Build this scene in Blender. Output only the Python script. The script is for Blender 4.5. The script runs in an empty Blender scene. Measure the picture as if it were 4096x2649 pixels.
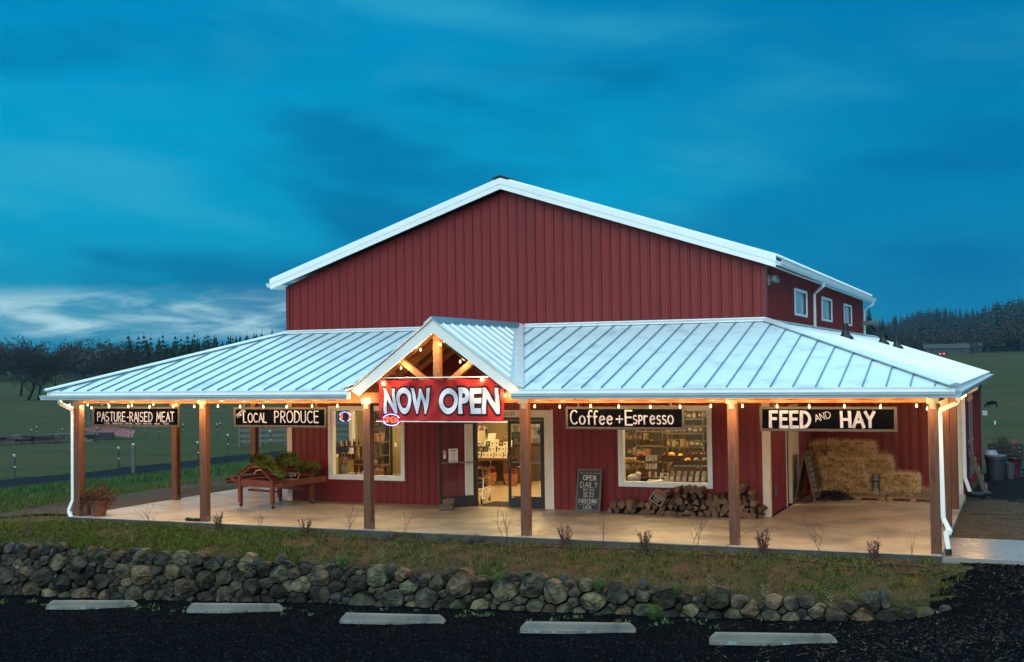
import bpy, bmesh, math, random
import numpy as np
from mathutils import Vector, Matrix, Euler
R = math.radians
SC = bpy.context.scene
COL = SC.collection
random.seed(7); rng = np.random.default_rng(7)

# ---------------------------------------------------------------- camera
cd = bpy.data.cameras.new("camera"); cam = bpy.data.objects.new("camera", cd); COL.objects.link(cam)
cd.sensor_width = 36.0; cd.lens = 4862.1 / 4096 * 36.0; cd.clip_start = 0.1; cd.clip_end = 6000
_y, _p, _r = R(22.685), R(1.662), R(0.79)
_f = Vector((-math.sin(_y) * math.cos(_p), math.cos(_y) * math.cos(_p), math.sin(_p)))
_rt = Vector((math.cos(_y), math.sin(_y), 0)); _up = _rt.cross(_f)
_X = math.cos(_r) * _rt - math.sin(_r) * _up; _U = math.sin(_r) * _rt + math.cos(_r) * _up
cam.matrix_world = Matrix(((_X.x, _U.x, -_f.x, 17.275), (_X.y, _U.y, -_f.y, -26.461), (_X.z, _U.z, -_f.z, 3.326), (0, 0, 0, 1)))
SC.camera = cam
SC.render.resolution_x, SC.render.resolution_y = 1024, 662

# ---------------------------------------------------------------- view, sky, soft dusk light
vs = SC.view_settings
SC.display_settings.display_device = 'sRGB'
vs.view_transform = 'Standard'; vs.look = 'None'; vs.exposure = 0.0; vs.gamma = 1.0; vs.use_curve_mapping = False
SC.cycles.max_bounces = 8; SC.cycles.transparent_max_bounces = 16; SC.cycles.sample_clamp_indirect = 4.0
SC.cycles.use_denoising = True; SC.cycles.use_light_tree = True

world = bpy.data.worlds.new("World"); SC.world = world; world.use_nodes = True
def sky():
    nt = world.node_tree; N = nt.nodes; L = nt.links; N.clear()
    out = N.new('ShaderNodeOutputWorld'); bg = N.new('ShaderNodeBackground'); L.new(bg.outputs[0], out.inputs[0])
    tc = N.new('ShaderNodeTexCoord'); sp = N.new('ShaderNodeSeparateXYZ'); L.new(tc.outputs['Generated'], sp.inputs[0])
    def m(op, a, b=None, c=None, clamp=False):
        n = N.new('ShaderNodeMath'); n.operation = op; n.use_clamp = clamp
        for i, v in enumerate((a, b, c)):
            if v is None: continue
            if isinstance(v, (int, float)): n.inputs[i].default_value = v
            else: L.new(v, n.inputs[i])
        return n.outputs[0]
    def mix(f, a, b, typ='MIX'):
        n = N.new('ShaderNodeMix'); n.data_type = 'RGBA'; n.blend_type = typ; n.clamp_factor = True
        for s, v in ((0, f), (6, a), (7, b)):
            if isinstance(v, (int, float)): n.inputs[s].default_value = v
            elif isinstance(v, tuple): n.inputs[s].default_value = (*v, 1)
            else: L.new(v, n.inputs[s])
        return n.outputs[2]
    x, y, z = sp.outputs
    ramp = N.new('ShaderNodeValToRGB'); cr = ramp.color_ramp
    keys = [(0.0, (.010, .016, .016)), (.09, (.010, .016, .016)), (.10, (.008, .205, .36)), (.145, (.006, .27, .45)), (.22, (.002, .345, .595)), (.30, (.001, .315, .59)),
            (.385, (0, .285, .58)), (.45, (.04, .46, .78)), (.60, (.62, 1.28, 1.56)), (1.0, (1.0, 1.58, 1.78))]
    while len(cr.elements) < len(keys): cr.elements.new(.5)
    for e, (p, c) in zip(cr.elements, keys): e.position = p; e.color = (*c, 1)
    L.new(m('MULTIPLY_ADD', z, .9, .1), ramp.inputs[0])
    # cloud layer seen in perspective
    zz = m('ADD', m('MAXIMUM', z, 0.0), .14)
    cv = N.new('ShaderNodeCombineXYZ'); L.new(m('DIVIDE', x, zz), cv.inputs[0]); L.new(m('DIVIDE', y, zz), cv.inputs[1])
    def noise(scale, det, rough, w=0.0, dist=0.0):
        n = N.new('ShaderNodeTexNoise'); n.inputs['Scale'].default_value = scale; n.inputs['Detail'].default_value = det
        n.inputs['Roughness'].default_value = rough; n.inputs['Distortion'].default_value = dist
        mp = N.new('ShaderNodeMapping'); mp.inputs['Location'].default_value = (w, w * .7, w * .3); L.new(cv.outputs[0], mp.inputs[0]); L.new(mp.outputs[0], n.inputs['Vector'])
        return n.outputs[0]
    def mr(v, a, b, c, d):
        n = N.new('ShaderNodeMapRange'); n.interpolation_type = 'SMOOTHSTEP'; L.new(v, n.inputs[0])
        for i, q in enumerate((a, b, c, d)): n.inputs[i + 1].default_value = q
        return n.outputs[0]
    n1 = noise(.50, 5, .5, 3.1, .5); n2 = noise(1.7, 7, .6, 9.4, .8)
    col = mix(mr(n1, .40, .68, 0, .42), ramp.outputs[0], (.0, .11, .31))
    col = mix(mr(n2, .50, .78, 0, .14), col, (.06, .40, .62))
    # long soft layers of cloud, darker to the right, lighter to the left
    side = m('ADD', m('MULTIPLY', x, .92), m('MULTIPLY', y, .39))
    cv3 = N.new('ShaderNodeCombineXYZ'); L.new(m('MULTIPLY_ADD', side, 3.1, 1.7), cv3.inputs[0]); L.new(m('MULTIPLY_ADD', z, 13.0, m('MULTIPLY', side, 1.5)), cv3.inputs[1]); L.new(m('MULTIPLY', y, 1.2), cv3.inputs[2])
    n4 = N.new('ShaderNodeTexNoise'); n4.inputs['Scale'].default_value = 1.0; n4.inputs['Detail'].default_value = 5; n4.inputs['Roughness'].default_value = .46; n4.inputs['Distortion'].default_value = .15; L.new(cv3.outputs[0], n4.inputs['Vector'])
    low = mr(z, .32, .55, 1, 0)
    col = mix(m('MULTIPLY', mr(n4.outputs[0], .34, .50, .62, 0), low), col, (0, .125, .315))
    col = mix(m('MULTIPLY', mr(n4.outputs[0], .52, .70, 0, .55), low), col, (.035, .41, .60))
    col = mix(mr(side, -.05, .45, 0, .38), col, (0, .14, .365))
    # bright break in the cloud low on the left
    az = m('ADD', m('MULTIPLY', x, -.62), m('MULTIPLY', y, .785))
    ga = mr(az, .955, .999, 0, 1)
    ge = m('MULTIPLY', mr(z, .020, .036, 0, 1), mr(z, .046, .072, 1, 0))
    cv2 = N.new('ShaderNodeCombineXYZ'); L.new(m('MULTIPLY', side, 12.0), cv2.inputs[0]); L.new(m('MULTIPLY', z, 58.0), cv2.inputs[1])
    n3 = N.new('ShaderNodeTexNoise'); n3.inputs['Scale'].default_value = 1.0; n3.inputs['Detail'].default_value = 7; n3.inputs['Roughness'].default_value = .58; n3.inputs['Distortion'].default_value = .5
    L.new(cv2.outputs[0], n3.inputs['Vector'])
    st = mr(n3.outputs[0], .38, .70, 0.10, 1)
    patch = m('MULTIPLY', m('MULTIPLY', ga, ge), st)
    col = mix(m('MULTIPLY', patch, 1.0), col, (.50, .76, .82))
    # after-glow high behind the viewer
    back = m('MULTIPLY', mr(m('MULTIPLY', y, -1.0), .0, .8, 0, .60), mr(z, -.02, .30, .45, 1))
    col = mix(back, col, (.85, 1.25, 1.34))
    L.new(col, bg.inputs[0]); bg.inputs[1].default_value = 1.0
sky()
sl = bpy.data.lights.new("dusk_sun", 'SUN'); so = bpy.data.objects.new("dusk_sun", sl); COL.objects.link(so)
sl.energy = 1.45; sl.angle = R(45); sl.color = (.93, 1.0, 1.0)
so.rotation_euler = (R(62), 0, R(6))     # low soft light from behind the viewer

# ---------------------------------------------------------------- materials
MATS = {}
def mat(name, c, c2=None, rough=.6, metal=0.0, ns=5.0, stretch=(1, 1, 1), bump=0.0, bs=60.0, bst=None, rnd=0.0, isl=0.0, spec=.5,
        rot=(0, 0, 0), det=6, lo=.35, hi=.65, c3=None, ns3=2.0, lo3=.5, hi3=.62, rvar=0.0, trans=0.0, coat=0.0, sss=None, emit=None, es=0.0):
    if name in MATS: return MATS[name]
    m = bpy.data.materials.new(name); m.use_nodes = True; nt = m.node_tree; N = nt.nodes; L = nt.links
    b = N['Principled BSDF']; tc = N.new('ShaderNodeTexCoord')
    mp = N.new('ShaderNodeMapping'); mp.inputs['Scale'].default_value = stretch; mp.inputs['Rotation'].default_value = rot
    L.new(tc.outputs['Object'], mp.inputs[0])
    src = mp.outputs[0]
    oi = None
    if rnd or isl:
        oi = N.new('ShaderNodeObjectInfo')
        ad = N.new('ShaderNodeVectorMath'); ad.operation = 'ADD'; L.new(src, ad.inputs[0])
        sc = N.new('ShaderNodeVectorMath'); sc.operation = 'SCALE'; sc.inputs[0].default_value = (37, 51, 23); L.new(oi.outputs['Random'], sc.inputs['Scale'])
        L.new(sc.outputs[0], ad.inputs[1]); src = ad.outputs[0]
    def noise(s, d, r=.6):
        n = N.new('ShaderNodeTexNoise'); n.inputs['Scale'].default_value = s; n.inputs['Detail'].default_value = d; n.inputs['Roughness'].default_value = r
        L.new(src, n.inputs['Vector']); return n.outputs[0]
    def mrange(v, a, bb, o1=0., o2=1.):
        n = N.new('ShaderNodeMapRange'); L.new(v, n.inputs[0])
        for i, q in enumerate((a, bb, o1, o2)): n.inputs[i + 1].default_value = q
        return n.outputs[0]
    def mix(f, a, bb, typ='MIX'):
        n = N.new('ShaderNodeMix'); n.data_type = 'RGBA'; n.blend_type = typ
        for s, v in ((0, f), (6, a), (7, bb)):
            if isinstance(v, (int, float)): n.inputs[s].default_value = v
            elif isinstance(v, tuple): n.inputs[s].default_value = (*v[:3], 1)
            else: L.new(v, n.inputs[s])
        return n.outputs[2]
    if c2 is None: c2 = tuple(q * .78 for q in c)
    nz = noise(ns, det)
    col = mix(mrange(nz, lo, hi), c, c2)
    if c3 is not None: col = mix(mrange(noise(ns3, 5), lo3, hi3), col, c3)
    def vary(col, sock, amt):
        mm = N.new('ShaderNodeMath'); mm.operation = 'MULTIPLY_ADD'; L.new(sock, mm.inputs[0]); mm.inputs[1].default_value = amt * 2; mm.inputs[2].default_value = 1 - amt
        cx = N.new('ShaderNodeCombineXYZ')
        for i in range(3): L.new(mm.outputs[0], cx.inputs[i])
        return mix(1.0, col, cx.outputs[0], 'MULTIPLY')
    if rnd: col = vary(col, oi.outputs['Random'], rnd)
    if isl:
        g = N.new('ShaderNodeNewGeometry'); col = vary(col, g.outputs['Random Per Island'], isl)
    L.new(col, b.inputs['Base Color'])
    b.inputs['Roughness'].default_value = rough; b.inputs['Metallic'].default_value = metal
    b.inputs['Specular IOR Level'].default_value = spec
    if rvar: L.new(mrange(nz, lo, hi, max(.02, rough - rvar), min(1, rough + rvar)), b.inputs['Roughness'])
    if coat: b.inputs['Coat Weight'].default_value = coat
    if trans: b.inputs['Transmission Weight'].default_value = trans
    if emit: b.inputs['Emission Color'].default_value = (*emit, 1); b.inputs['Emission Strength'].default_value = es
    if bump:
        bn = N.new('ShaderNodeTexNoise'); bn.inputs['Scale'].default_value = bs; bn.inputs['Detail'].default_value = 4
        if bst:
            mp2 = N.new('ShaderNodeMapping'); mp2.inputs['Scale'].default_value = bst; L.new(tc.outputs['Object'], mp2.inputs[0]); L.new(mp2.outputs[0], bn.inputs['Vector'])
        else: L.new(src, bn.inputs['Vector'])
        bb = N.new('ShaderNodeBump'); bb.inputs['Strength'].default_value = bump; bb.inputs['Distance'].default_value = .02
        L.new(bn.outputs[0], bb.inputs['Height']); L.new(bb.outputs[0], b.inputs['Normal'])
    MATS[name] = m
    return m
def emis(name, c, s, transparent=False):
    m = bpy.data.materials.new(name); m.use_nodes = True; nt = m.node_tree; N = nt.nodes; N.clear()
    o = N.new('ShaderNodeOutputMaterial'); e = N.new('ShaderNodeEmission'); e.inputs[0].default_value = (*c, 1); e.inputs[1].default_value = s
    if transparent:
        t = N.new('ShaderNodeBsdfTransparent'); a = N.new('ShaderNodeAddShader'); nt.links.new(e.outputs[0], a.inputs[0]); nt.links.new(t.outputs[0], a.inputs[1]); nt.links.new(a.outputs[0], o.inputs[0])
    else: nt.links.new(e.outputs[0], o.inputs[0])
    return m
def glass_mat(name, tint=(.95, .97, .97), ior=1.45):
    # thin pane: straight-through light with a Fresnel reflection
    m = bpy.data.materials.new(name); m.use_nodes = True; nt = m.node_tree; N = nt.nodes; N.clear()
    o = N.new('ShaderNodeOutputMaterial'); g = N.new('ShaderNodeBsdfGlossy'); g.inputs['Roughness'].default_value = .02
    t = N.new('ShaderNodeBsdfTransparent'); t.inputs[0].default_value = (*tint, 1)
    f = N.new('ShaderNodeFresnel'); f.inputs[0].default_value = ior
    x = N.new('ShaderNodeMixShader'); nt.links.new(f.outputs[0], x.inputs[0]); nt.links.new(t.outputs[0], x.inputs[1]); nt.links.new(g.outputs[0], x.inputs[2]); nt.links.new(x.outputs[0], o.inputs[0])
    return m

# ---------------------------------------------------------------- mesh helpers
class MB:
    """collects shapes and links them as one mesh object"""
    def __init__(s): s.v = []; s.f = []; s.mi = []; s.cur = 0; s.smooth = []; s.sm = False
    def add(s, vs, fs):
        o = len(s.v); s.v.extend([tuple(q) for q in vs])
        for f in fs: s.f.append(tuple(i + o for i in f)); s.mi.append(s.cur); s.smooth.append(s.sm)
        return s
    def box(s, x0, x1, y0, y1, z0, z1):
        return s.add([(x0, y0, z0), (x1, y0, z0), (x1, y1, z0), (x0, y1, z0), (x0, y0, z1), (x1, y0, z1), (x1, y1, z1), (x0, y1, z1)],
                     [(3, 2, 1, 0), (4, 5, 6, 7), (0, 1, 5, 4), (1, 2, 6, 5), (2, 3, 7, 6), (3, 0, 4, 7)])
    def obox(s, c, size, M=None):
        a, b, d = [q / 2 for q in size]; c = Vector(c)
        P = [(-a, -b, -d), (a, -b, -d), (a, b, -d), (-a, b, -d), (-a, -b, d), (a, -b, d), (a, b, d), (-a, b, d)]
        if M is None: M = Matrix.Identity(3)
        return s.add([c + M @ Vector(p) for p in P], [(3, 2, 1, 0), (4, 5, 6, 7), (0, 1, 5, 4), (1, 2, 6, 5), (2, 3, 7, 6), (3, 0, 4, 7)])
    def bar(s, p, q, w, h, up=(0, 0, 1)):
        p, q = Vector(p), Vector(q); d = (q - p); n = d.length; d.normalize(); u = Vector(up)
        sx = d.cross(u)
        if sx.length < 1e-4: sx = d.cross(Vector((1, 0, 0)))
        sx.normalize(); u = sx.cross(d)
        M = Matrix((d, -sx, u)).transposed()
        return s.obox((p + q) / 2, (n, w, h), M)
    def prism(s, poly, p, q, up=(0, 0, 1)):
        """poly: (side, up) outline swept from p to q"""
        p, q = Vector(p), Vector(q); d = (q - p).normalized(); u = Vector(up); sx = d.cross(u).normalized(); u = sx.cross(d); n = len(poly)
        vs = [p + sx * a + u * b for a, b in poly] + [q + sx * a + u * b for a, b in poly]
        return s.add(vs, [tuple(range(n))[::-1], tuple(range(n, 2 * n))] + [(i, (i + 1) % n, n + (i + 1) % n, n + i) for i in range(n)])
    def poly(s, pts): return s.add(pts, [tuple(range(len(pts)))])
    def slab(s, pts, d):
        """polygon given thickness along vector d"""
        n = len(pts); d = Vector(d); P = [Vector(p) for p in pts]
        return s.add(P + [p + d for p in P], [tuple(range(n)), tuple(range(n, 2 * n))[::-1]] + [(i, n + i, n + (i + 1) % n, (i + 1) % n) for i in range(n)])
    def tube(s, pts, r, n=6, closed=False, cap=True):
        pts = [Vector(p) for p in pts]; m = len(pts); rs = r if isinstance(r, (list, tuple)) else [r] * m; vs = []; fs = []
        prev = None
        for i, p in enumerate(pts):
            a = pts[(i - 1) % m] if (i or closed) else p; b = pts[(i + 1) % m] if (i < m - 1 or closed) else p
            t = (b - a).normalized() if (b - a).length > 1e-9 else Vector((0, 0, 1))
            if prev is None:
                u = t.cross(Vector((0, 0, 1)));  u = u if u.length > 1e-3 else t.cross(Vector((1, 0, 0)))
            else: u = prev - t * prev.dot(t)
            u.normalize(); prev = u; w = t.cross(u)
            for k in range(n):
                an = 2 * math.pi * k / n; vs.append(p + (u * math.cos(an) + w * math.sin(an)) * rs[i])
        for i in range(m if closed else m - 1):
            j = (i + 1) % m
            for k in range(n): fs.append((i * n + k, i * n + (k + 1) % n, j * n + (k + 1) % n, j * n + k))
        if cap and not closed: fs.append(tuple(range(n))[::-1]); fs.append(tuple((m - 1) * n + k for k in range(n)))
        return s.add(vs, fs)
    def lathe(s, prof, c=(0, 0, 0), n=14, M=None, cap=True):
        c = Vector(c); vs = []; fs = []; m = len(prof)
        for r, z in prof:
            for k in range(n):
                a = 2 * math.pi * k / n; p = Vector((r * math.cos(a), r * math.sin(a), z))
                vs.append(c + (M @ p if M else p))
        for i in range(m - 1):
            for k in range(n): fs.append((i * n + k, i * n + (k + 1) % n, (i + 1) * n + (k + 1) % n, (i + 1) * n + k))
        if cap: fs.append(tuple(range(n))[::-1]); fs.append(tuple((m - 1) * n + k for k in range(n)))
        return s.add(vs, fs)
    def ball(s, c, r, n=10, m=7, sc=(1, 1, 1)):
        prof = [(max(1e-4, r * math.sin(math.pi * i / m)), -r * math.cos(math.pi * i / m)) for i in range(m + 1)]
        M = Matrix.Diagonal(Vector(sc)); return s.lathe(prof, c, n, M, cap=False)
    def build(s, name, m, parent=None, world=False, bevel=0.0):
        me = bpy.data.meshes.new(name); v = s.v
        if world and parent is not None:
            l = parent.location; g = parent.parent
            while g: l = l + g.location; g = g.parent
            v = [(a - l.x, b - l.y, c - l.z) for a, b, c in v]
        me.from_pydata(v, [], s.f)
        for q in (m if isinstance(m, (list, tuple)) else [m]): me.materials.append(q)
        me.polygons.foreach_set('material_index', s.mi); me.polygons.foreach_set('use_smooth', s.smooth)
        bm = bmesh.new(); bm.from_mesh(me); bmesh.ops.recalc_face_normals(bm, faces=bm.faces)
        if bevel: bmesh.ops.bevel(bm, geom=bm.edges[:], offset=bevel, segments=1, affect='EDGES', clamp_overlap=True)
        bm.to_mesh(me); bm.free(); me.update()
        return link(name, me, parent)
def link(name, me, parent=None):
    o = bpy.data.objects.new(name, me); COL.objects.link(o)
    if parent is not None: o.parent = parent
    return o
def tag(o, label, cat, group=None):
    o['label'] = label; o['category'] = cat
    if group: o['group'] = group
    return o
def thing(name, label, cat, loc=(0, 0, 0), rz=0.0, group=None):
    o = bpy.data.objects.new(name, None); COL.objects.link(o); o.location = loc; o.rotation_euler = (0, 0, rz); o.empty_display_size = .2
    return tag(o, label, cat, group)
def structure(o): o['kind'] = 'structure'; return o
def stuff(o): o['kind'] = 'stuff'; return o
def dup(root, loc=None, rz=None, label=None, scale=None, rot=None):
    c = root.copy(); COL.objects.link(c)
    if loc is not None: c.location = loc
    if rz is not None: c.rotation_euler.z = rz
    if rot is not None: c.rotation_euler = rot
    if scale is not None: c.scale = scale if isinstance(scale, tuple) else (scale,) * 3
    if label: c['label'] = label
    for ch in root.children:
        d = ch.copy(); COL.objects.link(d); d.parent = c
        for g in ch.children:
            e = g.copy(); COL.objects.link(e); e.parent = d
    return c
def np_mesh(name, V, F, m, parent=None, smooth=False):
    """quick mesh from numpy: V (n,3), F (k,3 or 4)"""
    me = bpy.data.meshes.new(name); k = F.shape[1]
    me.vertices.add(len(V)); me.vertices.foreach_set('co', np.ascontiguousarray(V, np.float32).ravel())
    me.loops.add(F.size); me.loops.foreach_set('vertex_index', np.ascontiguousarray(F, np.int32).ravel())
    me.polygons.add(len(F)); me.polygons.foreach_set('loop_start', np.arange(0, F.size, k, dtype=np.int32))
    try: me.polygons.foreach_set('loop_total', np.full(len(F), k, np.int32))
    except Exception: pass
    me.update(calc_edges=True); me.validate()
    if smooth: me.polygons.foreach_set('use_smooth', np.ones(len(F), bool))
    for q in (m if isinstance(m, (list, tuple)) else [m]): me.materials.append(q)
    return link(name, me, parent)
def skin(name, V, E, rad, m, parent=None, sub=2):
    """one continuous body grown round a skeleton of joints"""
    me = bpy.data.meshes.new(name + '_bones'); me.from_pydata(V, E, []); o = bpy.data.objects.new(name, me); COL.objects.link(o)
    md = o.modifiers.new('s', 'SKIN'); md.use_smooth_shade = True
    for v, r in zip(me.skin_vertices[0].data, rad): v.radius = r if isinstance(r, tuple) else (r, r)
    me.skin_vertices[0].data[0].use_root = True
    s2 = o.modifiers.new('u', 'SUBSURF'); s2.levels = s2.render_levels = sub
    dg = bpy.context.evaluated_depsgraph_get(); dg.update(); mm = bpy.data.meshes.new_from_object(o.evaluated_get(dg))
    bpy.data.objects.remove(o); mm.materials.clear(); mm.materials.append(m)
    return link(name, mm, parent)
def tris(P, Q, W):
    """thin triangles: base at P with half width vectors W, tips at Q"""
    n = len(P); V = np.empty((n * 3, 3)); V[0::3] = P - W; V[1::3] = P + W; V[2::3] = Q
    return V, np.arange(n * 3).reshape(n, 3)
def rvec(n):
    v = rng.normal(size=(n, 3)); return v / np.linalg.norm(v, axis=1)[:, None]

# ---------------------------------------------------------------- brush letters (strokes on a 0..1 grid)
def arc(cx, cy, rx, ry, a0, a1, n=9): return [(cx + rx * math.cos(R(a0 + (a1 - a0) * i / n)), cy + ry * math.sin(R(a0 + (a1 - a0) * i / n))) for i in range(n + 1)]
GL = {
 'A': [[(0, 0), (.3, 1)], [(.3, 1), (.6, 0)], [(.12, .36), (.48, .36)]], 'B': [[(0, 0), (0, 1)], [(0, 1)] + arc(.2, .76, .26, .24, 90, -90) + [(0, .52)], arc(.2, .26, .32, .26, 90, -90) + [(0, 0)]],
 'C': [arc(.34, .5, .34, .5, 50, 310, 14)], 'D': [[(0, 0), (0, 1)], [(0, 1)] + arc(.12, .5, .46, .5, 90, -90, 12) + [(0, 0)]], 'E': [[(0, 0), (0, 1)], [(0, 1), (.46, 1)], [(0, .53), (.4, .53)], [(0, 0), (.48, 0)]],
 'F': [[(0, 0), (0, 1)], [(0, 1), (.46, 1)], [(0, .54), (.4, .54)]], 'G': [arc(.34, .5, .34, .5, 50, 350, 14) + [(.36, .42)]], 'H': [[(0, 0), (0, 1)], [(.5, 0), (.5, 1)], [(0, .5), (.5, .5)]],
 'I': [[(.03, 0), (.03, 1)]], 'K': [[(0, 0), (0, 1)], [(.48, 1), (0, .45)], [(.15, .6), (.52, 0)]], 'L': [[(0, 1), (0, 0)], [(0, 0), (.44, 0)]], 'M': [[(0, 0), (.08, 1)], [(.08, 1), (.34, .3)], [(.34, .3), (.6, 1)], [(.6, 1), (.68, 0)]],
 'N': [[(0, 0), (0, 1)], [(0, 1), (.5, 0)], [(.5, 0), (.5, 1)]], 'O': [arc(.34, .5, .34, .5, 90, 450, 18)], 'P': [[(0, 0), (0, 1)], [(0, 1)] + arc(.18, .74, .28, .26, 90, -90) + [(0, .48)]],
 'R': [[(0, 0), (0, 1)], [(0, 1)] + arc(.18, .75, .28, .25, 90, -90) + [(0, .5)], [(.16, .5), (.5, 0)]], 'S': [arc(.24, .74, .23, .26, 40, 260, 9) + arc(.24, .25, .25, .25, 90, -140, 10)],
 'T': [[(0, 1), (.56, 1)], [(.28, 1), (.28, 0)]], 'U': [[(0, 1), (0, .3)] + arc(.25, .27, .25, .27, 180, 360) + [(.5, 1)]], 'V': [[(0, 1), (.27, 0)], [(.27, 0), (.54, 1)]], 'W': [[(0, 1), (.2, 0)], [(.2, 0), (.38, .8)], [(.38, .8), (.56, 0)], [(.56, 0), (.76, 1)]],
 'Y': [[(0, 1), (.26, .48)], [(.52, 1), (.26, .48)], [(.26, .48), (.26, 0)]],
 'o': [arc(.24, .3, .24, .3, 90, 450, 14)], 'f': [arc(.3, .78, .17, .2, 50, 180, 6) + [(.13, 0)], [(0, .56), (.32, .56)]], 'e': [[(.03, .32), (.44, .36)] + arc(.24, .3, .22, .3, 10, 320, 12)],
 's': [arc(.17, .45, .15, .15, 40, 260, 7) + arc(.17, .15, .17, .15, 90, -140, 8)], 'p': [[(0, .6), (0, 0)], arc(.12, .42, .2, .18, 110, -120, 9)], 'r': [[(0, .6), (0, 0)], arc(.2, .38, .2, .2, 170, 60, 6)],
 '0': [arc(.25, .5, .25, .5, 90, 450, 14)], '1': [[(.05, .82), (.18, 1), (.18, 0)]], '5': [[(.44, 1), (.08, 1), (.05, .56)] + arc(.2, .3, .26, .3, 110, -140, 9)], '6': [arc(.4, .62, .36, .38, 80, 180, 6) + arc(.26, .28, .23, .28, 170, -190, 12)],
 '8': [arc(.24, .76, .19, .24, 90, 450, 12), arc(.24, .26, .24, .26, 90, 450, 12)], '$': [arc(.24, .74, .22, .2, 40, 260, 8) + arc(.24, .28, .24, .22, 90, -140, 8), [(.24, 1.05), (.24, -.05)]],
 '-': [[(.05, .45), (.3, .45)]], '+': [[(0, .42), (.5, .42)], [(.25, .67), (.25, .15)]], '.': [[(.04, .38), (.1, .42)]], '/': [[(0, 0), (.35, 1)]], ' ': []}
GW = {' ': .34, 'I': .1, '-': .36, '.': .16, 'M': .68, 'W': .76, 'f': .34, 'r': .36, 's': .34, 'p': .34, 'o': .5, 'e': .46, '1': .24, 'O': .68, 'C': .6, 'G': .66, 'D': .58}
def text_width(t, h, xs=1.0, gap=.2): return sum((GW.get(c, .52) + gap) * h * xs for c in t) - gap * h * xs
def letters(mb, t, x, z, h, w, xs=1.0, gap=.2, y=0.0, slant=0.0, jit=.012, rot=0.0, width=None):
    """paint text in the x-z plane facing -y, base line at (x, z)"""
    if width: xs *= width / text_width(t, h, xs, gap)
    ca, sa = math.cos(rot), math.sin(rot); cx = 0.0; lay = 0
    for ch in t:
        dz = random.uniform(-jit, jit) * h; tilt = random.uniform(-.03, .03) if jit else 0
        for st in GL.get(ch, []):
            pts = [Vector((cx + px * h * xs + (slant + tilt) * pz * h, pz * h + dz)) for px, pz in st]
            lay += 1; vs = []; n = len(pts)
            for i, p in enumerate(pts):
                t_ = (pts[min(i + 1, n - 1)] - pts[max(i - 1, 0)]); t_ = t_.normalized() if t_.length > 1e-9 else Vector((1, 0))
                e = Vector((0, 0))
                if i == 0: e = -t_ * w * .35
                if i == n - 1: e = t_ * w * .35
                nn = Vector((-t_.y, t_.x)) * w * .5 * (1 + (random.uniform(-.12, .12) if jit else 0))
                for q in (p + e + nn, p + e - nn): vs.append((x + q.x * ca - q.y * sa, y - .00012 * lay, z + q.x * sa + q.y * ca))
            mb.add(vs, [(2 * i, 2 * i + 1, 2 * i + 3, 2 * i + 2) for i in range(n - 1)])
        cx += (GW.get(ch, .52) + gap) * h * xs
    return cx
def text_mesh(t, size, offset=0.0, res=6):
    cu = bpy.data.curves.new('t', 'FONT'); cu.body = t; cu.size = size; cu.offset = offset; cu.resolution_u = res; cu.fill_mode = 'FRONT'
    o = bpy.data.objects.new('t', cu); COL.objects.link(o); dg = bpy.context.evaluated_depsgraph_get(); dg.update()
    me = bpy.data.meshes.new_from_object(o.evaluated_get(dg)); bpy.data.objects.remove(o)
    V = np.empty(len(me.vertices) * 3); me.vertices.foreach_get('co', V); F = [tuple(p.vertices) for p in me.polygons]
    bpy.data.meshes.remove(me); return V.reshape(-1, 3), F

# ================================================================ MATERIAL SET
RED = mat('red_siding', (.195, .0078, .0078), (.155, .0062, .0064), rough=.45, ns=2.2, stretch=(4, 4, .25), bump=.06, bs=8, spec=.45, c3=(.105, .005, .0058), ns3=1.6, lo3=.52, hi3=.80)  # vertical darker streaks put a pattern of shadows into the colour
WHITE = mat('white_trim', (.86, .89, .88), (.80, .84, .83), rough=.38, ns=2.5, stretch=(1, 1, 1), spec=.5)
CREAM = mat('cream_trim', (.74, .68, .55), (.66, .60, .48), rough=.5, ns=4)
GUTTER = mat('gutter_white', (.50, .62, .66), (.42, .54, .59), rough=.3, ns=3, spec=.6)
ROOFM = mat('galvanised_roof', (.74, .84, .88), (.66, .78, .84), rough=.48, metal=.25, ns=1.6, stretch=(1, 1, 1), c3=(.46, .53, .59), ns3=1.8, lo3=.52, hi3=.76, rvar=.07)
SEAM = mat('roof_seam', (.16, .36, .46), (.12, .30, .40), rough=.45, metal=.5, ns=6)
CAPM = mat('roof_cap', (.80, .85, .86), (.70, .76, .78), rough=.4, metal=.35, ns=4)
WOOD = mat('cedar_post', (.138, .054, .027), (.075, .028, .014), rough=.62, ns=5, stretch=(6, 6, .55), bump=.25, bs=22, bst=(6, 6, .5), c3=(.055, .018, .009), ns3=1.7, lo3=.57, hi3=.72)
GABW = mat('gable_timber', (.36, .17, .07), (.26, .11, .042), rough=.6, ns=5, stretch=(3, 3, 3), bump=.2, bs=22)
BEAM = mat('fir_beam', (.19, .060, .009), (.11, .032, .005), rough=.6, ns=5, stretch=(.55, 6, 6), bump=.2, bs=22, bst=(.5, 6, 6))
RAFT = mat('rafter_wood', (.30, .12, .042), (.19, .07, .025), rough=.65, ns=5, stretch=(3, .5, 3))
CONC = mat('concrete', (.50, .42, .30), (.36, .30, .22), rough=.42, ns=1.3, bump=.08, bs=90, c3=(.22, .195, .16), ns3=.8, lo3=.46, hi3=.68, rvar=.12, det=9)  # darker patches: stains, plus contrast of window light put into the colour
CONCE = mat('slab_edge', (.052, .056, .054), (.03, .033, .032), rough=.8, ns=4, bump=.2, bs=40)
STEEL = mat('zinc_steel', (.22, .22, .215), (.16, .16, .155), rough=.5, metal=.5, ns=9)
BLACKM = mat('black_metal', (.012, .012, .013), (.018, .018, .02), rough=.4, ns=4)
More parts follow.
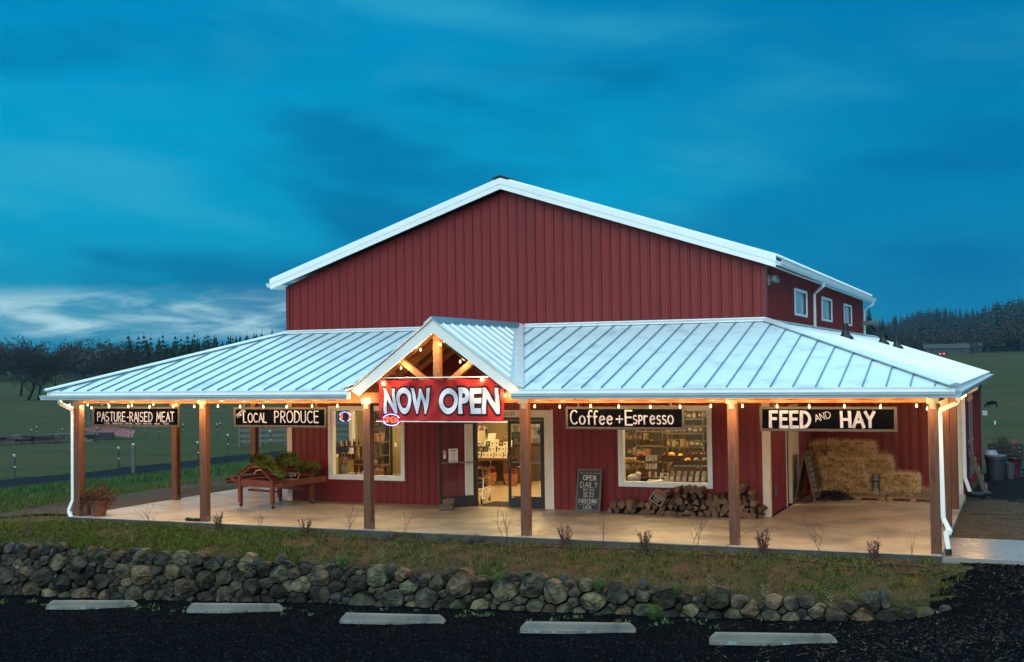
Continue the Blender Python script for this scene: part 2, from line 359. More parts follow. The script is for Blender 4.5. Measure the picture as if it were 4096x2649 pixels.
CHALK = mat('chalkboard', (.0011, .0014, .0026), (.0018, .0021, .0036), rough=.9, ns=3, spec=.0)
GREYW = mat('weathered_wood', (.13, .125, .135), (.085, .082, .09), rough=.75, ns=6, stretch=(.7, 4, 4), bump=.2, bs=30)
PAINT = mat('white_paint', (.19, .22, .34), (.10, .12, .20), rough=.7, ns=9, stretch=(1, 1, .4))
CHALKW = mat('chalk_white', (.62, .61, .56), (.40, .39, .36), rough=.9, ns=22)
GLASS = glass_mat('window_glass')
INW = mat('interior_plaster', (.34, .27, .14), (.29, .23, .12), rough=.8, ns=2)
FLOOR = mat('polished_floor', (.42, .33, .20), (.34, .26, .16), rough=.28, ns=1.2)
DARKW = mat('dark_wood', (.12, .045, .020), (.07, .026, .012), rough=.5, ns=5, stretch=(.6, 5, 5))
CARTW = mat('cart_redwood', (.20, .050, .024), (.13, .030, .015), rough=.5, ns=5, stretch=(1, 1, 1), bump=.1, bs=30)

# ================================================================ THE BARN
W = 12.19; PY = -4.34; EY = -4.74; EZ = 2.885; JZ = 4.25; XL = -3.44; XR = 16.23; LB = 17.78; LP = 21.0; HY = 5.75
SL = (JZ - EZ) / (-EY)
barn = thing('barn', 'big red metal-sided farm store with white roof edges and a wraparound porch', 'barn', (W / 2, 0, 0))
def zroof(x): return 7.493 - .332 * abs(x - W / 2)          # underside of the main roof
def ribs(mb, x0, x1, pitch, zlo, zhi, y, nrm=-1, w=.03, d=.02, skip=()):
    n = int((x1 - x0) / pitch)
    for i in range(n + 1):
        x = x0 + pitch * (i + .5)
        if x > x1 - .04: break
        lo, hi = (zlo(x) if callable(zlo) else zlo), (zhi(x) if callable(zhi) else zhi)
        seg = [(lo, hi)]
        for a, b, c, d_ in skip:
            if a < x < b:
                ns = []
                for p, q in seg:
                    if c > p: ns.append((p, min(q, c)))
                    if d_ < q: ns.append((max(p, d_), q))
                seg = ns
        for p, q in seg:
            if q - p < .03: continue
            mb.add([(x - w, y, p), (x - w * .45, y + nrm * d, p), (x + w * .45, y + nrm * d, p), (x + w, y, p), (x - w, y, q), (x - w * .45, y + nrm * d, q), (x + w * .45, y + nrm * d, q), (x + w, y, q)],
                   [(0, 1, 5, 4), (1, 2, 6, 5), (2, 3, 7, 6)])
W1 = (1.255, 3.258, .635, 2.315); W2 = (8.868, 10.884, .645, 2.325); DR = (5.17, 7.0, 0, 2.125)
def front_wall():
    mb = MB(); t = .16
    zs = 2.6
    xs = [(0, W1[0], 0, zs), (W1[0], W1[1], 0, W1[2]), (W1[0], W1[1], W1[3], zs), (W1[1], DR[0], 0, zs), (DR[0], DR[1], DR[3], zs), (DR[1], W2[0], 0, zs), (W2[0], W2[1], 0, W2[2]), (W2[0], W2[1], W2[3], zs), (W2[1], W, 0, zs)]
    for a, b, c, d in xs: mb.box(a, b, 0, t, c, d)
    mb.slab([(0, 0, zs), (W, 0, zs), (W, 0, zroof(W)), (W / 2, 0, zroof(W / 2)), (0, 0, zroof(0))], (0, t, 0))
    ribs(mb, .06, W, .19, .01, zs, 0, -1, .026, .017, [(W1[0] - .1, W1[1] + .1, W1[2] - .1, W1[3] + .1), (W2[0] - .1, W2[1] + .1, W2[2] - .1, W2[3] + .1), (DR[0] - .2, DR[1] + .2, -1, 2.31)])
    ribs(mb, .02, W, .2305, JZ + .03, lambda x: zroof(x) - .02, 0, -1, .034, .026)
    return mb
front_wall().build('front_wall', RED, barn, world=True)
def side_wall(x, y0, y1, z0, z1, nrm, holes=(), pitch=.2305, t=.14, w=.034, d=.026, name='side_wall'):
    mb = MB(); ys = sorted({y0, y1, *[h[0] for h in holes], *[h[1] for h in holes]}); xa, xb = (x - t, x) if nrm > 0 else (x, x + t)
    for a, b in zip(ys, ys[1:]):
        m_ = (a + b) / 2; hh = [h for h in holes if h[0] < m_ < h[1]]
        if not hh: mb.box(xa, xb, a, b, z0, z1)
        for h in hh:
            if h[2] > z0: mb.box(xa, xb, a, b, z0, h[2])
            if h[3] < z1: mb.box(xa, xb, a, b, h[3], z1)
    r = MB(); ribs(r, y0, y1, pitch, z0 + .01, z1 - .01, 0, 1, w, d, [(h[0] - .08, h[1] + .08, h[2] - .08, h[3] + .08) for h in holes])
    mb.add([(x + nrm * b, a, c) for a, b, c in r.v], r.f)
    return mb.build(name, RED, barn, world=True)
SW = [(3.72, 5.40, 4.54, 5.09), (8.10, 9.90, 4.54, 5.09), (12.62, 14.40, 4.54, 5.09)]
side_wall(W, .16, LB, 2.6, zroof(W), 1, SW)
DO = (2.03, 3.70, 0, 2.3)
side_wall(W, .16, HY, 0, 2.6, 1, [DO], pitch=.17)
SWL = (1.95, 3.1, .95, 2.35)
side_wall(0, .16, LB, 0, zroof(0), -1, [SWL])
mb = MB(); mb.slab([(0, LB, 0), (W, LB, 0), (W, LB, zroof(W)), (W / 2, LB, zroof(W / 2)), (0, LB, zroof(0))], (0, -.14, 0)); mb.build('back_wall', RED, barn, world=True)
# enclosed lean-to behind the hay
mb = MB(); mb.box(W + .03, 15.85, HY, HY + .12, 0, 3.0); ribs(mb, W + .06, 15.8, .2305, .01, 3.0, HY, -1, .036, .028); mb.build('alcove_wall', RED, barn, world=True)
side_wall(15.85, HY + .12, LP, -.8, 2.85, 1, t=.12, name='lean_to_wall')
mb = MB(); mb.box(12.25, 15.73, LP - .1, LP, -.8, 3.0); mb.build('lean_to_back_wall', RED, barn, world=True)

# --- main roof
mb = MB(); OV = .298; OY = -.332; RT = .231
def rake(side):
    m = MB(); s = side
    e = (W / 2 + s * (W / 2 + OV), 5.37); r = (W / 2, 7.493)
    m.slab([(e[0], OY, e[1]), (r[0], OY, r[1]), (r[0], OY, r[1] + RT), (e[0], OY, e[1] + RT)], (0, .04, 0))
    m.slab([(e[0] + s * .012, OY - .014, e[1] + RT * .52), (r[0], OY - .014, r[1] + RT * .52), (r[0], OY - .014, r[1] + RT + .02), (e[0] + s * .012, OY - .014, e[1] + RT + .02)], (0, .012, 0))
    if s > 0:
        x = 9.0; z = zroof(x); m.slab([(x, OY - .017, z - .0), (x + .012, OY - .017, z - .004), (x + .03, OY - .017, z + RT + .014), (x + .018, OY - .017, z + RT + .018)], (0, .002, 0))
    return m
for s in (-1, 1): rake(s).build('rake_board', WHITE, barn, world=True)
for s in (-1, 1):
    m = MB(); e = (W / 2 + s * (W / 2 + OV), 5.37 + RT); r = (W / 2, 7.493 + RT); dz = .03
    m.slab([(e[0], OY, e[1]), (r[0], OY, r[1]), (r[0], LB + .33, r[1]), (e[0], LB + .33, e[1])], (0, 0, dz))
    k = int((LB + .6) / .2305)
    for i in range(k):
        y = OY + .1 + i * .2305
        m.prism([(-.035, 0), (-.014, .032), (.014, .032), (.035, 0)], (e[0] + s * .03, y, e[1] + dz - .008), (r[0], y, r[1] + dz))
    m.build('main_roof', [CAPM], barn, world=True)
    m = MB()   # soffit
    m.slab([(e[0] - s * .01, OY + .04, 5.372), (e[0] - s * .01, LB + .3, 5.372), (W / 2 + s * (W / 2), LB + .3, 5.372 + .332 * OV - .004), (W / 2 + s * (W / 2), OY + .04, 5.372 + .332 * OV - .004)], (0, 0, .02))
    m.build('soffit', WHITE, barn, world=True)
m = MB()
for s in (-1, 1): m.slab([(W / 2, OY - .03, 7.493 + RT + .075), (W / 2 + s * .2, OY - .03, 7.493 + RT + .012), (W / 2 + s * .2, LB + .36, 7.493 + RT + .012), (W / 2, LB + .36, 7.493 + RT + .075)], (0, 0, .02))
m.build('ridge_cap', mat('dark_cap', (.05, .06, .065), rough=.5, metal=.4), barn, world=True)
GP = [(0, 0), (.095, 0), (.105, .035), (.125, .06), (.125, .085), (.135, .09), (.135, .105), (.12, .105), (.115, .07), (.092, .012), (.008, .012), (.008, .105), (0, .105)]   # K-style gutter outline
m = MB(); m.prism([(a, b) for a, b in GP], (W + OV + .005, OY + .02, 5.42), (W + OV + .005, LB + .33, 5.42)); m.build('gutter', WHITE, barn, world=True)
m = MB(); m.prism([(-a, b) for a, b in GP], (-OV - .005, OY + .02, 5.42), (-OV - .005, LB + .33, 5.42)); m.build('gutter', WHITE, barn, world=True)
for y, z0 in ((6.5, 3.98 + .22), (LB - .12, 4.2)):
    m = MB(); m.tube([(W + OV + .06, y - .45 if y < 10 else y, 5.43), (W + OV + .06, y - .45 if y < 10 else y, 5.33), (W + .05, y, 5.14), (W + .05, y, z0)], .042, 8); m.build('downspout', WHITE, barn, world=True)
# upper side windows: frame and pane
PANE_F = mat('frosted_pane', (.42, .50, .52), (.34, .43, .46), rough=.12, ns=1.5, spec=.8)
for a, b, c, d in SW:
    fr = MB(); fr.box(W - .02, W + .035, a - .06, a, c - .06, d + .06); fr.box(W - .02, W + .035, b, b + .06, c - .06, d + .06); fr.box(W - .02, W + .034, a, b, d, d + .06); fr.box(W - .02, W + .034, a, b, c - .06, c)
    f = fr.build('window', WHITE, barn, world=True)
    p = MB(); p.box(W - .06, W - .04, a, b, c, d); p.build('pane', PANE_F, f, world=True)
# twin flood light and vents on the side wall
m = MB(); m.box(W + .025, W + .07, .10, .34, 5.02, 5.24); m.box(W + .07, W + .12, .16, .28, 5.10, 5.16)
fl = m.build('flood_light', STEEL, barn, world=True)
for y in (.1, .34):
    m = MB(); m.lathe([(.03, 0), (.075, .03), (.085, .11), (.078, .115)], (W + .12, y, 5.13), 10, Matrix.Rotation(R(90), 3, 'Y') @ Matrix.Rotation(R(-18), 3, 'Y')); m.build('lamp_head', STEEL, fl, world=True)
m = MB(); Q = Matrix.Rotation(R(90), 3, 'Y'); m.lathe([(.14, 0), (.14, .03), (.075, .04), (.075, .40), (.12, .41), (.12, .44), (.08, .45), (.08, .50), (.14, .51), (.14, .54)], (W + .02, 17.25, 4.66), 14, Q); m.build('side_vent', STEEL, barn, world=True)

# --- porch roof: hipped, with a small gable over the door
GX = 6.38; GZ = 4.30; GS = .739; GY = -4.53
gxl = GX - (GZ - EZ) / GS; gxr = GX + (GZ - EZ) / GS; gap_y = min(-.02, EY + (GZ - EZ) / SL)
def zpl(y): return EZ + SL * (y - EY)
def vy(x):                       # valley line in plan
    return EY + (GZ - GS * abs(x - GX) - EZ) / SL
def hipx(x):
    if x < 0: return EY * (x / XL)
    if x > W: return EY * (x - W) / (XR - W)
    return 0.0
def panel(name, pts, mt=ROOFM, th=.03):
    m = MB(); m.slab(pts, (0, 0, -th)); return m
pm = panel('p', [(XL, EY, EZ), (gxl, EY, EZ), (GX, min(0, vy(GX)), zpl(min(0, vy(GX)))), (GX, 0, JZ), (0, 0, JZ)])
pm2 = panel('p', [(gxr, EY, EZ), (XR, EY, EZ), (W, 0, JZ), (GX, 0, JZ), (GX, min(0, vy(GX)), zpl(min(0, vy(GX))))])
SP = [(-.011, 0), (-.008, .034), (.008, .034), (.011, 0)]
def seams(x0, x1, mb):
    k = math.ceil((x0 - .105) / .3955)
    while .105 + k * .3955 < x1:
        x = .105 + k * .3955; k += 1
        lo = EY + .012; hi = hipx(x) - .03
        if gxl < x < gxr: lo = max(lo, vy(x) + .16)
        if hi - lo < .08: continue
        mb.prism(SP, (x, lo, zpl(lo) - .002), (x, hi, zpl(hi) - .002))
s1 = MB(); seams(XL + .3, GX, s1); s2 = MB(); seams(GX, XR - .3, s2)
f1 = pm.build('porch_roof', ROOFM, barn, world=True); s1.build('standing_seams', SEAM, f1, world=True)
f2 = pm2.build('porch_roof', ROOFM, barn, world=True); s2.build('standing_seams', SEAM, f2, world=True)
SLL = (JZ - EZ) / (-XL); SLR = (JZ - EZ) / (XR - W)
f3 = panel('p', [(XL, EY, EZ), (0, 0, JZ), (0, LB, JZ), (XL, LB, EZ)]).build('porch_roof', ROOFM, barn, world=True)
f4 = panel('p', [(XR, EY, EZ), (XR, LP + .1, EZ), (W, LP + .1, JZ), (W, 0, JZ)]).build('porch_roof', ROOFM, barn, world=True)
s = MB(); y = EY + .55
while y < LP:
    hx = W + (0 if y > 0 else (XR - W) * (y / EY)); s.prism([(a * .6, b * .35) for a, b in SP], (XR - .012, y, EZ), (hx + .04, y, EZ + SLR * (XR - hx - .04))); y += .405
s.build('standing_seams', ROOFM, f4, world=True)
s = MB(); y = EY + .55
while y < LB:
    hx = 0 if y > 0 else XL * (y / EY); s.prism(SP, (XL + .012, y, EZ), (hx - .04, y, EZ + SLL * (hx - .04 - XL))); y += .405
s.build('standing_seams', SEAM, f3, world=True)
# hip caps, flashing along the wall
for a, b in (((XL - .03, EY - .03, EZ), (0, 0, JZ)), ((XR + .03, EY - .03, EZ), (W, 0, JZ))):
    m = MB(); d = Vector(b) - Vector(a); m.prism([(-.13, .012), (-.13, .035), (0, .07), (.13, .035), (.13, .012)], a, tuple(Vector(b) + d.normalized() * .03)); m.build('hip_cap', CAPM, barn, world=True)
m = MB()
for a, b in ((0, GX - .18), (GX + .18, W)): m.slab([(a, -.16, zpl(-.16) + .02), (b, -.16, zpl(-.16) + .02), (b, -.04, JZ + .02), (a, -.04, JZ + .02)], (0, 0, .035)); m.box(a, b, -.04, -.028, JZ + .0, JZ + .07)
m.build('wall_flashing', CAPM, barn, world=True)
m = MB(); m.slab([(W + .03, .05, JZ + .01), (W + .03, LP, JZ + .01), (W + .17, LP, JZ - .035), (W + .17, .05, JZ - .035)], (0, 0, .03)); m.build('wall_flashing', CAPM, barn, world=True)
# porch gable roof
for sgn in (-1, 1):
    ex = GX + sgn * (GZ - EZ) / GS; m = MB()
    ya = min(-.01, vy(GX))
    m.slab([(GX, GY - .05, GZ), (ex, GY - .05, EZ + .0), (ex, GY + .02, EZ + .0), (GX, ya, GZ)], (0, 0, .025))
    g = m.build('gable_roof', ROOFM, barn, world=True)
    s = MB(); y = GY + .12
    while y < ya - .2:
        # from the ridge cap down to the valley
        xv = GX + sgn * (GZ - zpl(y)) / GS
        n0 = GX + sgn * .16; n1 = xv - sgn * .16
        if (n1 - n0) * sgn > .1: s.prism(SP, (n1, y, GZ - GS * abs(n1 - GX) + .022), (n0, y, GZ - GS * .16 + .022))
        y += .405
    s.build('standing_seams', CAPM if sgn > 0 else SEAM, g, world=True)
    m = MB(); a = (ex, EY - .0, EZ + .01); b = (GX, ya, GZ + .0)
    m.slab([Vector(a) + Vector((sgn * .13, 0, .012)), Vector(b) + Vector((sgn * .13, 0, .0)), Vector(b) + Vector((-sgn * .03, 0, .03)), Vector(a) + Vector((-sgn * .05, 0, .06))], (0, 0, .014)); m.build('valley_flashing', CAPM, barn, world=True)
    m = MB(); fx = GX + sgn * 1.728
    m.slab([(GX, GY, 4.023), (fx, GY, 2.762), (fx + sgn * .185, GY, 2.868), (GX, GY, GZ - .02)], (0, .045, 0)); m.build('gable_rake', WHITE, barn, world=True)
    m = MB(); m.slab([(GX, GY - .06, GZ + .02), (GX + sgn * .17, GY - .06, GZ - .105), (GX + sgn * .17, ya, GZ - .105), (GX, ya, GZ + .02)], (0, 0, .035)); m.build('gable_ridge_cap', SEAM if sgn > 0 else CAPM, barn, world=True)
    m = MB()  # plank ceiling and rafters inside the gable
    zc = lambda x: GZ - GS * abs(x - GX) - .03
    m.slab([(GX, GY + .05, zc(GX)), (ex - sgn * .05, GY + .05, zc(ex - sgn * .05)), (ex - sgn * .05, GY + .12, zc(ex - sgn * .05)), (GX, ya - .15, zc(GX))], (0, 0, .012)); m.build('gable_ceiling', RAFT, barn, world=True)
    for y in np.arange(GY + .45, ya - .4, .6):
        xv = GX + sgn * (GZ - zpl(y)) / GS; m = MB(); m.bar((GX + sgn * .03, y, zc(GX) - .10), (xv, y, zc(xv) - .10), .045, .14); m.build('rafter', RAFT, barn, world=True)
# king post and struts
m = MB(); m.box(GX - .085, GX + .055, -4.36, -4.22, 2.88, 4.06); m.build('king_post', GABW, barn, world=True)
for sgn in (-1, 1): m = MB(); m.bar((GX + sgn * .14, -4.29, 2.95), (GX + sgn * .86, -4.29, 3.50), .11, .11); m.build('gable_strut', GABW, barn, world=True)
# gutters and fascia
for a, b in ((-3.43, 4.575), (8.20, 16.25)):
    m = MB(); m.prism([(p, q) for p, q in GP], (a, EY + .0, 2.697), (b, EY + .0, 2.697)); m.box(a - .004, a, EY - .12, EY, 2.70, 2.80); m.box(b, b + .004, EY - .12, EY, 2.70, 2.80); g = m.build('gutter', GUTTER, barn, world=True)
    m = MB(); m.box(a, b, EY + .002, EY + .03, 2.70, EZ - .035); m.build('fascia', WHITE, barn, world=True)
m = MB(); m.prism([(p, q) for p, q in GP], (XR, EY - .1, 2.70), (XR, LP + .1, 2.70))
for y in np.arange(EY + .2, LP, .42): m.box(XR + .002, XR + .12, y, y + .03, 2.795, 2.808)
m.build('gutter', GUTTER, barn, world=True)
m = MB(); m.box(XR - .03, XR - .002, EY, LP + .1, 2.70, EZ - .035); m.build('fascia', WHITE, barn, world=True)
m = MB(); m.prism([(-p, q) for p, q in GP], (XL, EY - .1, 2.70), (XL, LB, 2.70)); m.build('gutter', GUTTER, barn, world=True)
m = MB(); m.box(XL + .002, XL + .03, EY, LB, 2.70, EZ - .035); m.build('fascia', WHITE, barn, world=True)
# beams, rafters, posts
m = MB(); m.box(-3.03, 15.95, PY - .005, PY + .16, 2.6, 2.83); m.build('porch_beam', BEAM, barn, world=True, bevel=.006)
BEAMY = mat('side_beam', (.25, .082, .014), (.15, .045, .008), rough=.6, ns=5, stretch=(6, .55, 6), bump=.2, bs=22, bst=(6, .5, 6))
for x in (-2.94, 15.85): m = MB(); m.box(x - .08, x + .08, PY + .165, 9.6 if x < 0 else HY, 2.6, 2.83); m.build('porch_beam', BEAMY, barn, world=True)
m = MB()
for pts in ([(XL + .1, EY + .1, 0), (gxl, EY + .1, 0), (GX, -.02, 0), (0, -.02, 0)], [(gxr, EY + .1, 0), (XR - .1, EY + .1, 0), (W, -.02, 0), (GX, -.02, 0)]):
    m.slab([(x, y, zpl(y) - .06) for x, y, _ in pts], (0, 0, -.015))
m.slab([(XR - .1, EY + .1, EZ - .05), (XR - .1, LP, EZ - .05), (W + .02, LP, JZ - .08), (W + .02, 0, JZ - .08)], (0, 0, -.015)); m.slab([(XL + .1, EY + .1, EZ - .05), (XL + .1, LB, EZ - .05), (-.02, LB, JZ - .08), (-.02, 0, JZ - .08)], (0, 0, -.015))
m.build('porch_ceiling', RAFT, barn, world=True)
posts = [(x, PY) for x in (-2.94, .599, 4.726, 8.244, 12.365, 15.859)] + [(-2.94, -.84), (-2.94, 2.66), (15.845, -.667), (15.845, 2.41)]
for i, (x, y) in enumerate(posts):
    m = MB(); m.box(x - .085, x + .085, y, y + .17, .012, 2.6); p = m.build('post', WOOD, barn, world=True, bevel=.008)
    m = MB(); m.box(x - .092, x + .092, y - .007, y + .177, 0, .012); m.box(x + .0852, x + .09, y + .02, y + .10, .012, .13); m.build('post_base', STEEL, p, world=True)
    if y < -4:
        m = MB(); m.box(x - .105, x + .105, PY - .013, PY - .006, 2.585, 2.70); m.box(x - .05, x + .05, PY - .012, PY - .0055, 2.49, 2.584); m.build('post_bracket', STEEL, p, world=True)
# downspouts on the corner posts and the lean-to corner
DS = WHITE
def spout(pts, w=.075, d=.06, end=None):
    m = MB()
    for p, q in zip(pts, pts[1:]): m.bar(p, q, d, w, up=(1, 0, 0) if abs((Vector(q) - Vector(p)).normalized().z) > .6 else (0, 0, 1))
    o = m.build('downspout', DS, barn, world=True)
    if end: e = MB(); e.lathe([(.055, 0), (.055, .10), (.05, .10)], end, 10); e.build('drain_pipe', BLACKM, o, world=True)
spout([(16.27, -4.30, 2.72), (16.26, -4.30, 2.60), (15.965, -4.30, 2.47), (15.985, -4.30, .62), (16.10, -4.32, .38), (16.02, -4.36, .40), (16.06, -4.38, .11)], end=(16.06, -4.38, .0))
spout([(-3.48, -4.3, 2.72), (-3.46, -4.3, 2.6), (-3.08, -4.3, 2.46), (-3.08, -4.3, .36), (-3.19, -4.32, .12), (-3.10, -4.34, -.03)])
spout([(16.26, 5.4, 2.72), (16.24, 5.5, 2.62), (15.93, 5.72, 2.45), (15.93, 5.72, .42), (16.06, 5.66, .02)], w=.085)
# corner trims
m = MB(); m.box(-.028, .11, -.028, 0, 0, 2.6); m.box(-.028, 0, 0, .12, 0, 2.6); m.build('corner_trim', CREAM, barn, world=True)
m = MB(); m.box(W - .13, W + .027, -.027, 0, 0, 2.6); m.box(W, W + .027, 0, .14, 0, 2.6); m.build('corner_trim', CREAM, barn, world=True)
m = MB(); m.box(15.70, 15.885, HY - .028, HY, 0, 2.75); m.box(15.85, 15.885, HY, HY + .1, -.1, 2.6); m.build('corner_trim', CREAM, barn, world=True)
m = MB(); m.box(15.852, 15.90, HY + .1, LP, 2.42, 2.66); m.build('wall_trim', WHITE, barn, world=True)
REDT = mat('red_corner', (.15, .0068, .0072), rough=.4)
m = MB(); m.box(-.03, .07, -.03, 0, JZ + .02, zroof(0) - .03); m.box(W - .07, W + .032, -.032, 0, JZ + .02, zroof(W) - .03); m.box(W + .026, W + .032, 0, .1, JZ + .02, zroof(W) - .03); m.build('upper_corner_trim', REDT, barn, world=True)
# shop windows
def shop_window(o):
    x0, x1, z0, z1 = o; m = MB(); t = .075
    for a, b, c, d in ((x0 - t, x0, z0 - t, z1 + t), (x1, x1 + t, z0 - t, z1 + t), (x0, x1, z1, z1 + t), (x0, x1, z0 - t, z0)): m.box(a, b, -.035, 0.0, c, d)
    t = .04
    for a, b, c, d in ((x0, x0 + t, z0, z1), (x1 - t, x1, z0, z1), (x0 + t, x1 - t, z1 - t, z1), (x0 + t, x1 - t, z0, z0 + t)): m.box(a, b, -.012, .15, c, d)
    f = m.build('window', WHITE, barn, world=True, bevel=.003)
    g = MB(); g.poly([(x0 + t, .05, z0 + t), (x1 - t, .05, z0 + t), (x1 - t, .05, z1 - t), (x0 + t, .05, z1 - t)]); g.build('pane', GLASS, f, world=True)
shop_window(W1); shop_window(W2)
y0, y1, z0, z1 = SWL; m = MB()
for a, b, c, d in ((y0, y0 + .05, z0, z1), (y1 - .05, y1, z0, z1), (y0 + .05, y1 - .05, z1 - .05, z1), (y0 + .05, y1 - .05, z0, z0 + .05)): m.box(-.02, .16, a, b, c, d)
f = m.build('window', WHITE, barn, world=True); g = MB(); g.poly([(.07, y0, z0), (.07, y1, z0), (.07, y1, z1), (.07, y0, z1)]); g.build('pane', GLASS, f, world=True)
# entrance: trim, frame, two glazed leaves, house number
m = MB(); m.box(DR[1], 7.18, -.03, 0, 0, 2.125); m.box(4.99, DR[0], -.03, 0, 0, 2.125); m.box(4.99, 7.18, -.03, 0, 2.125, 2.293); m.build('door_trim', CREAM, barn, world=True)
for a in (4.955, 7.182): m = MB(); m.box(a, a + .033, -.024, 0, 0, 2.31); m.build('door_edge_trim', WHITE, barn, world=True)
m = MB(); m.box(DR[0], DR[0] + .05, 0, .15, 0, 2.125); m.box(DR[1] - .05, DR[1], 0, .15, 0, 2.125); m.box(DR[0] + .05, DR[1] - .05, 0, .15, 2.06, 2.125); fr = m.build('door_frame', BLACKM, barn, world=True)
V, F = text_mesh('23137', .118, .001); V[:, 0] *= 1.0; wN = V[:, 0].max(); V = np.c_[6.262 - wN + V[:, 0], np.full(len(V), -.0335), 2.165 + V[:, 1]]
m = MB(); m.add(V, F); m.build('house_number', BLACKM, barn, world=True)
def leaf(hx, sgn, ang, name='door'):
    e = bpy.data.objects.new('door', None)
    m = MB(); w = .885; x = lambda a: sgn * a
    def bx(a, b, c, d, mb=m, ya=-.022, yb=.022): mb.box(min(x(a), x(b)), max(x(a), x(b)), ya, yb, c, d)
    bx(0, .065, .008, 2.05); bx(w - .065, w, .008, 2.05); bx(.065, w - .065, 1.97, 2.05); bx(.065, w - .065, .008, .27)
    o = m.build('door', BLACKM, barn); o.location = (hx - W / 2, .03, 0); o.rotation_euler = (0, 0, ang)
    g = MB(); g.poly([(x(.065), 0, .27), (x(w - .065), 0, .27), (x(w - .065), 0, 1.97), (x(.065), 0, 1.97)]); g.build('pane', GLASS, o)
    h = MB(); h.tube([(x(w - .05), -.06, 1.22), (x(w - .05), -.06, .93)], .012, 8); h.bar((x(w - .05), -.06, 1.21), (x(w - .05), 0, 1.21), .018, .018); h.bar((x(w - .05), -.06, .94), (x(w - .05), 0, .94), .018, .018); h.build('handle', STEEL, o)
    h = MB(); h.bar((x(.03), .05, 1.06), (x(w - .03), .05, 1.06), .03, .028); h.build('push_bar', STEEL, o)
    h = MB(); h.box(*(sorted((x(w - .14), x(w - .08)))), -.0235, -.0225, .235, .255); h.build('maker_plate', WHITE, o)
    return o
dl = leaf(5.22, 1, R(-141)); drr = leaf(6.95, -1, 0)
# notices on the open leaf (they face out of the glass)
PAP = mat('paper', (.72, .72, .74), rough=.8)
m = MB(); m.box(.44, .67, .012, .014, 1.07, 1.39); n_ = m.build('notice', PAP, dl)
m = MB(); INK = mat('ink', (.05, .05, .06), rough=.8)
for i, (wd, z) in enumerate(((.13, 1.335), (.07, 1.28), (.045, 1.255), (.05, 1.215), (.04, 1.195), (.04, 1.16), (.15, 1.105), (.13, 1.095))): m.box(.555 - wd / 2, .555 + wd / 2, .0142, .0147, z, z + (.018 if i == 0 else .006))
m.build('print', INK, n_)
m = MB(); m.box(.735, .80, .012, .0135, 1.16, 1.35); n_ = m.build('sticker', PAP, dl)
m = MB(); m.box(.742, .793, .0137, .0142, 1.30, 1.335); m.build('print', mat('blue_print', (.05, .12, .4)), n_); m = MB(); m.box(.742, .793, .0137, .0142, 1.25, 1.28); m.build('print', mat('red_print', (.5, .04, .03)), n_)
# side door of the alcove
m = MB(); m.box(W - .10, W - .04, 2.03, 2.09, 0, 2.3); m.box(W - .10, W - .04, 2.56, 2.62, 0, 2.3); m.box(W - .10, W - .04, 2.09, 2.56, 2.2, 2.3)
for z in (0.01, .72, 1.45): m.box(W - .10, W - .04, 2.09, 2.56, z, z + .07)
sd = m.build('side_door', BLACKM, barn, world=True); g = MB(); g.poly([(W - .07, 2.09, 0), (W - .07, 2.56, 0), (W - .07, 2.56, 2.2), (W - .07, 2.09, 2.2)]); g.build('pane', GLASS, sd, world=True)
m = MB(); m.box(W - .05, W + .03, 2.62, 3.70, 0, 2.32); m.build('sliding_panel', CREAM, barn, world=True)
m = MB(); m.box(W + .002, W + .035, 1.97, 2.03, 0, 2.3); m.build('door_jamb', WHITE, barn, world=True)
m = MB(); m.box(W + .027, W + .055, .51, .66, .40, .62); ou = m.build('power_outlet', STEEL, barn, world=True); m = MB(); m.box(W + .055, W + .058, .55, .62, .44, .58); m.build('cover', BLACKM, ou, world=True)
# track and pipes on the lean-to wall
for y, z0, z1 in ((9.2, .1, 2.36), (10.6, .1, 2.36)):
    m = MB(); m.tube([(15.93, y, z0), (15.93, y, z1)], .035, 8); m.box(15.88, 15.99, y - .05, y + .05, 1.05, 1.13); m.box(15.88, 15.99, y - .05, y + .05, 2.2, 2.28); m.build('conduit', STEEL, barn, world=True)
m = MB(); m.tube([(15.90, LP - .05, -.6), (15.90, LP - .05, 2.6)], .04, 8); m.build('downspout', STEEL, barn, world=True)
# shop shell
m = MB(); m.box(.16, W - .16, .162, 9.6, -.05, .001); m.build('shop_floor', FLOOR, barn, world=True)
m = MB(); m.box(.16, W - .16, .162, 9.6, 3.0, 3.05); m.build('shop_ceiling', mat('ceiling_paint', (.6, .55, .42), rough=.9), barn, world=True)
for q in ((.16, W - .16, 9.6, 9.7), (W - .26, W - .16, .195, 2.0), (W - .26, W - .16, 3.75, 9.6), (.16, 1.22, .162, .19), (3.29, 5.15, .162, .19), (7.03, 8.83, .162, .19), (10.92, 12.0, .162, .19), (.16, .22, .195, 1.95), (.16, .22, 3.1, 9.6)): m = MB(); m.box(*q, 0, 3); m.build('shop_wall', INW, barn, world=True)
for q in ((0, .95), (2.35, 3)): m = MB(); m.box(.16, .22, 1.95, 3.1, *q); m.build('shop_wall', INW, barn, world=True)
m = MB(); m.box(.95, 1.22, 3.30, 3.42, 0, 2.3); m.box(.95, 1.22, 3.42, 5.4, 0, 2.3); m.build('cooler', BLACKM, barn, world=True)
m = MB(); m.box(1.24, 2.4, 3.25, 3.40, 0, 3.0); m.build('shop_partition_or_backdrop', INW, barn, world=True)
m = MB(); m.box(6.6, 12.0, 5.75, 5.85, 0, 2.7); m.build('shop_partition_or_backdrop', mat('added_dark_backdrop', (.045, .035, .022), rough=.8), barn, world=True)  # added dark panel, makes the lit room behind the shelves read as dark
m = MB(); m.box(1.30, 1.37, 3.232, 3.248, 1.15, 1.28); m.build('light_switch', WHITE, barn, world=True)
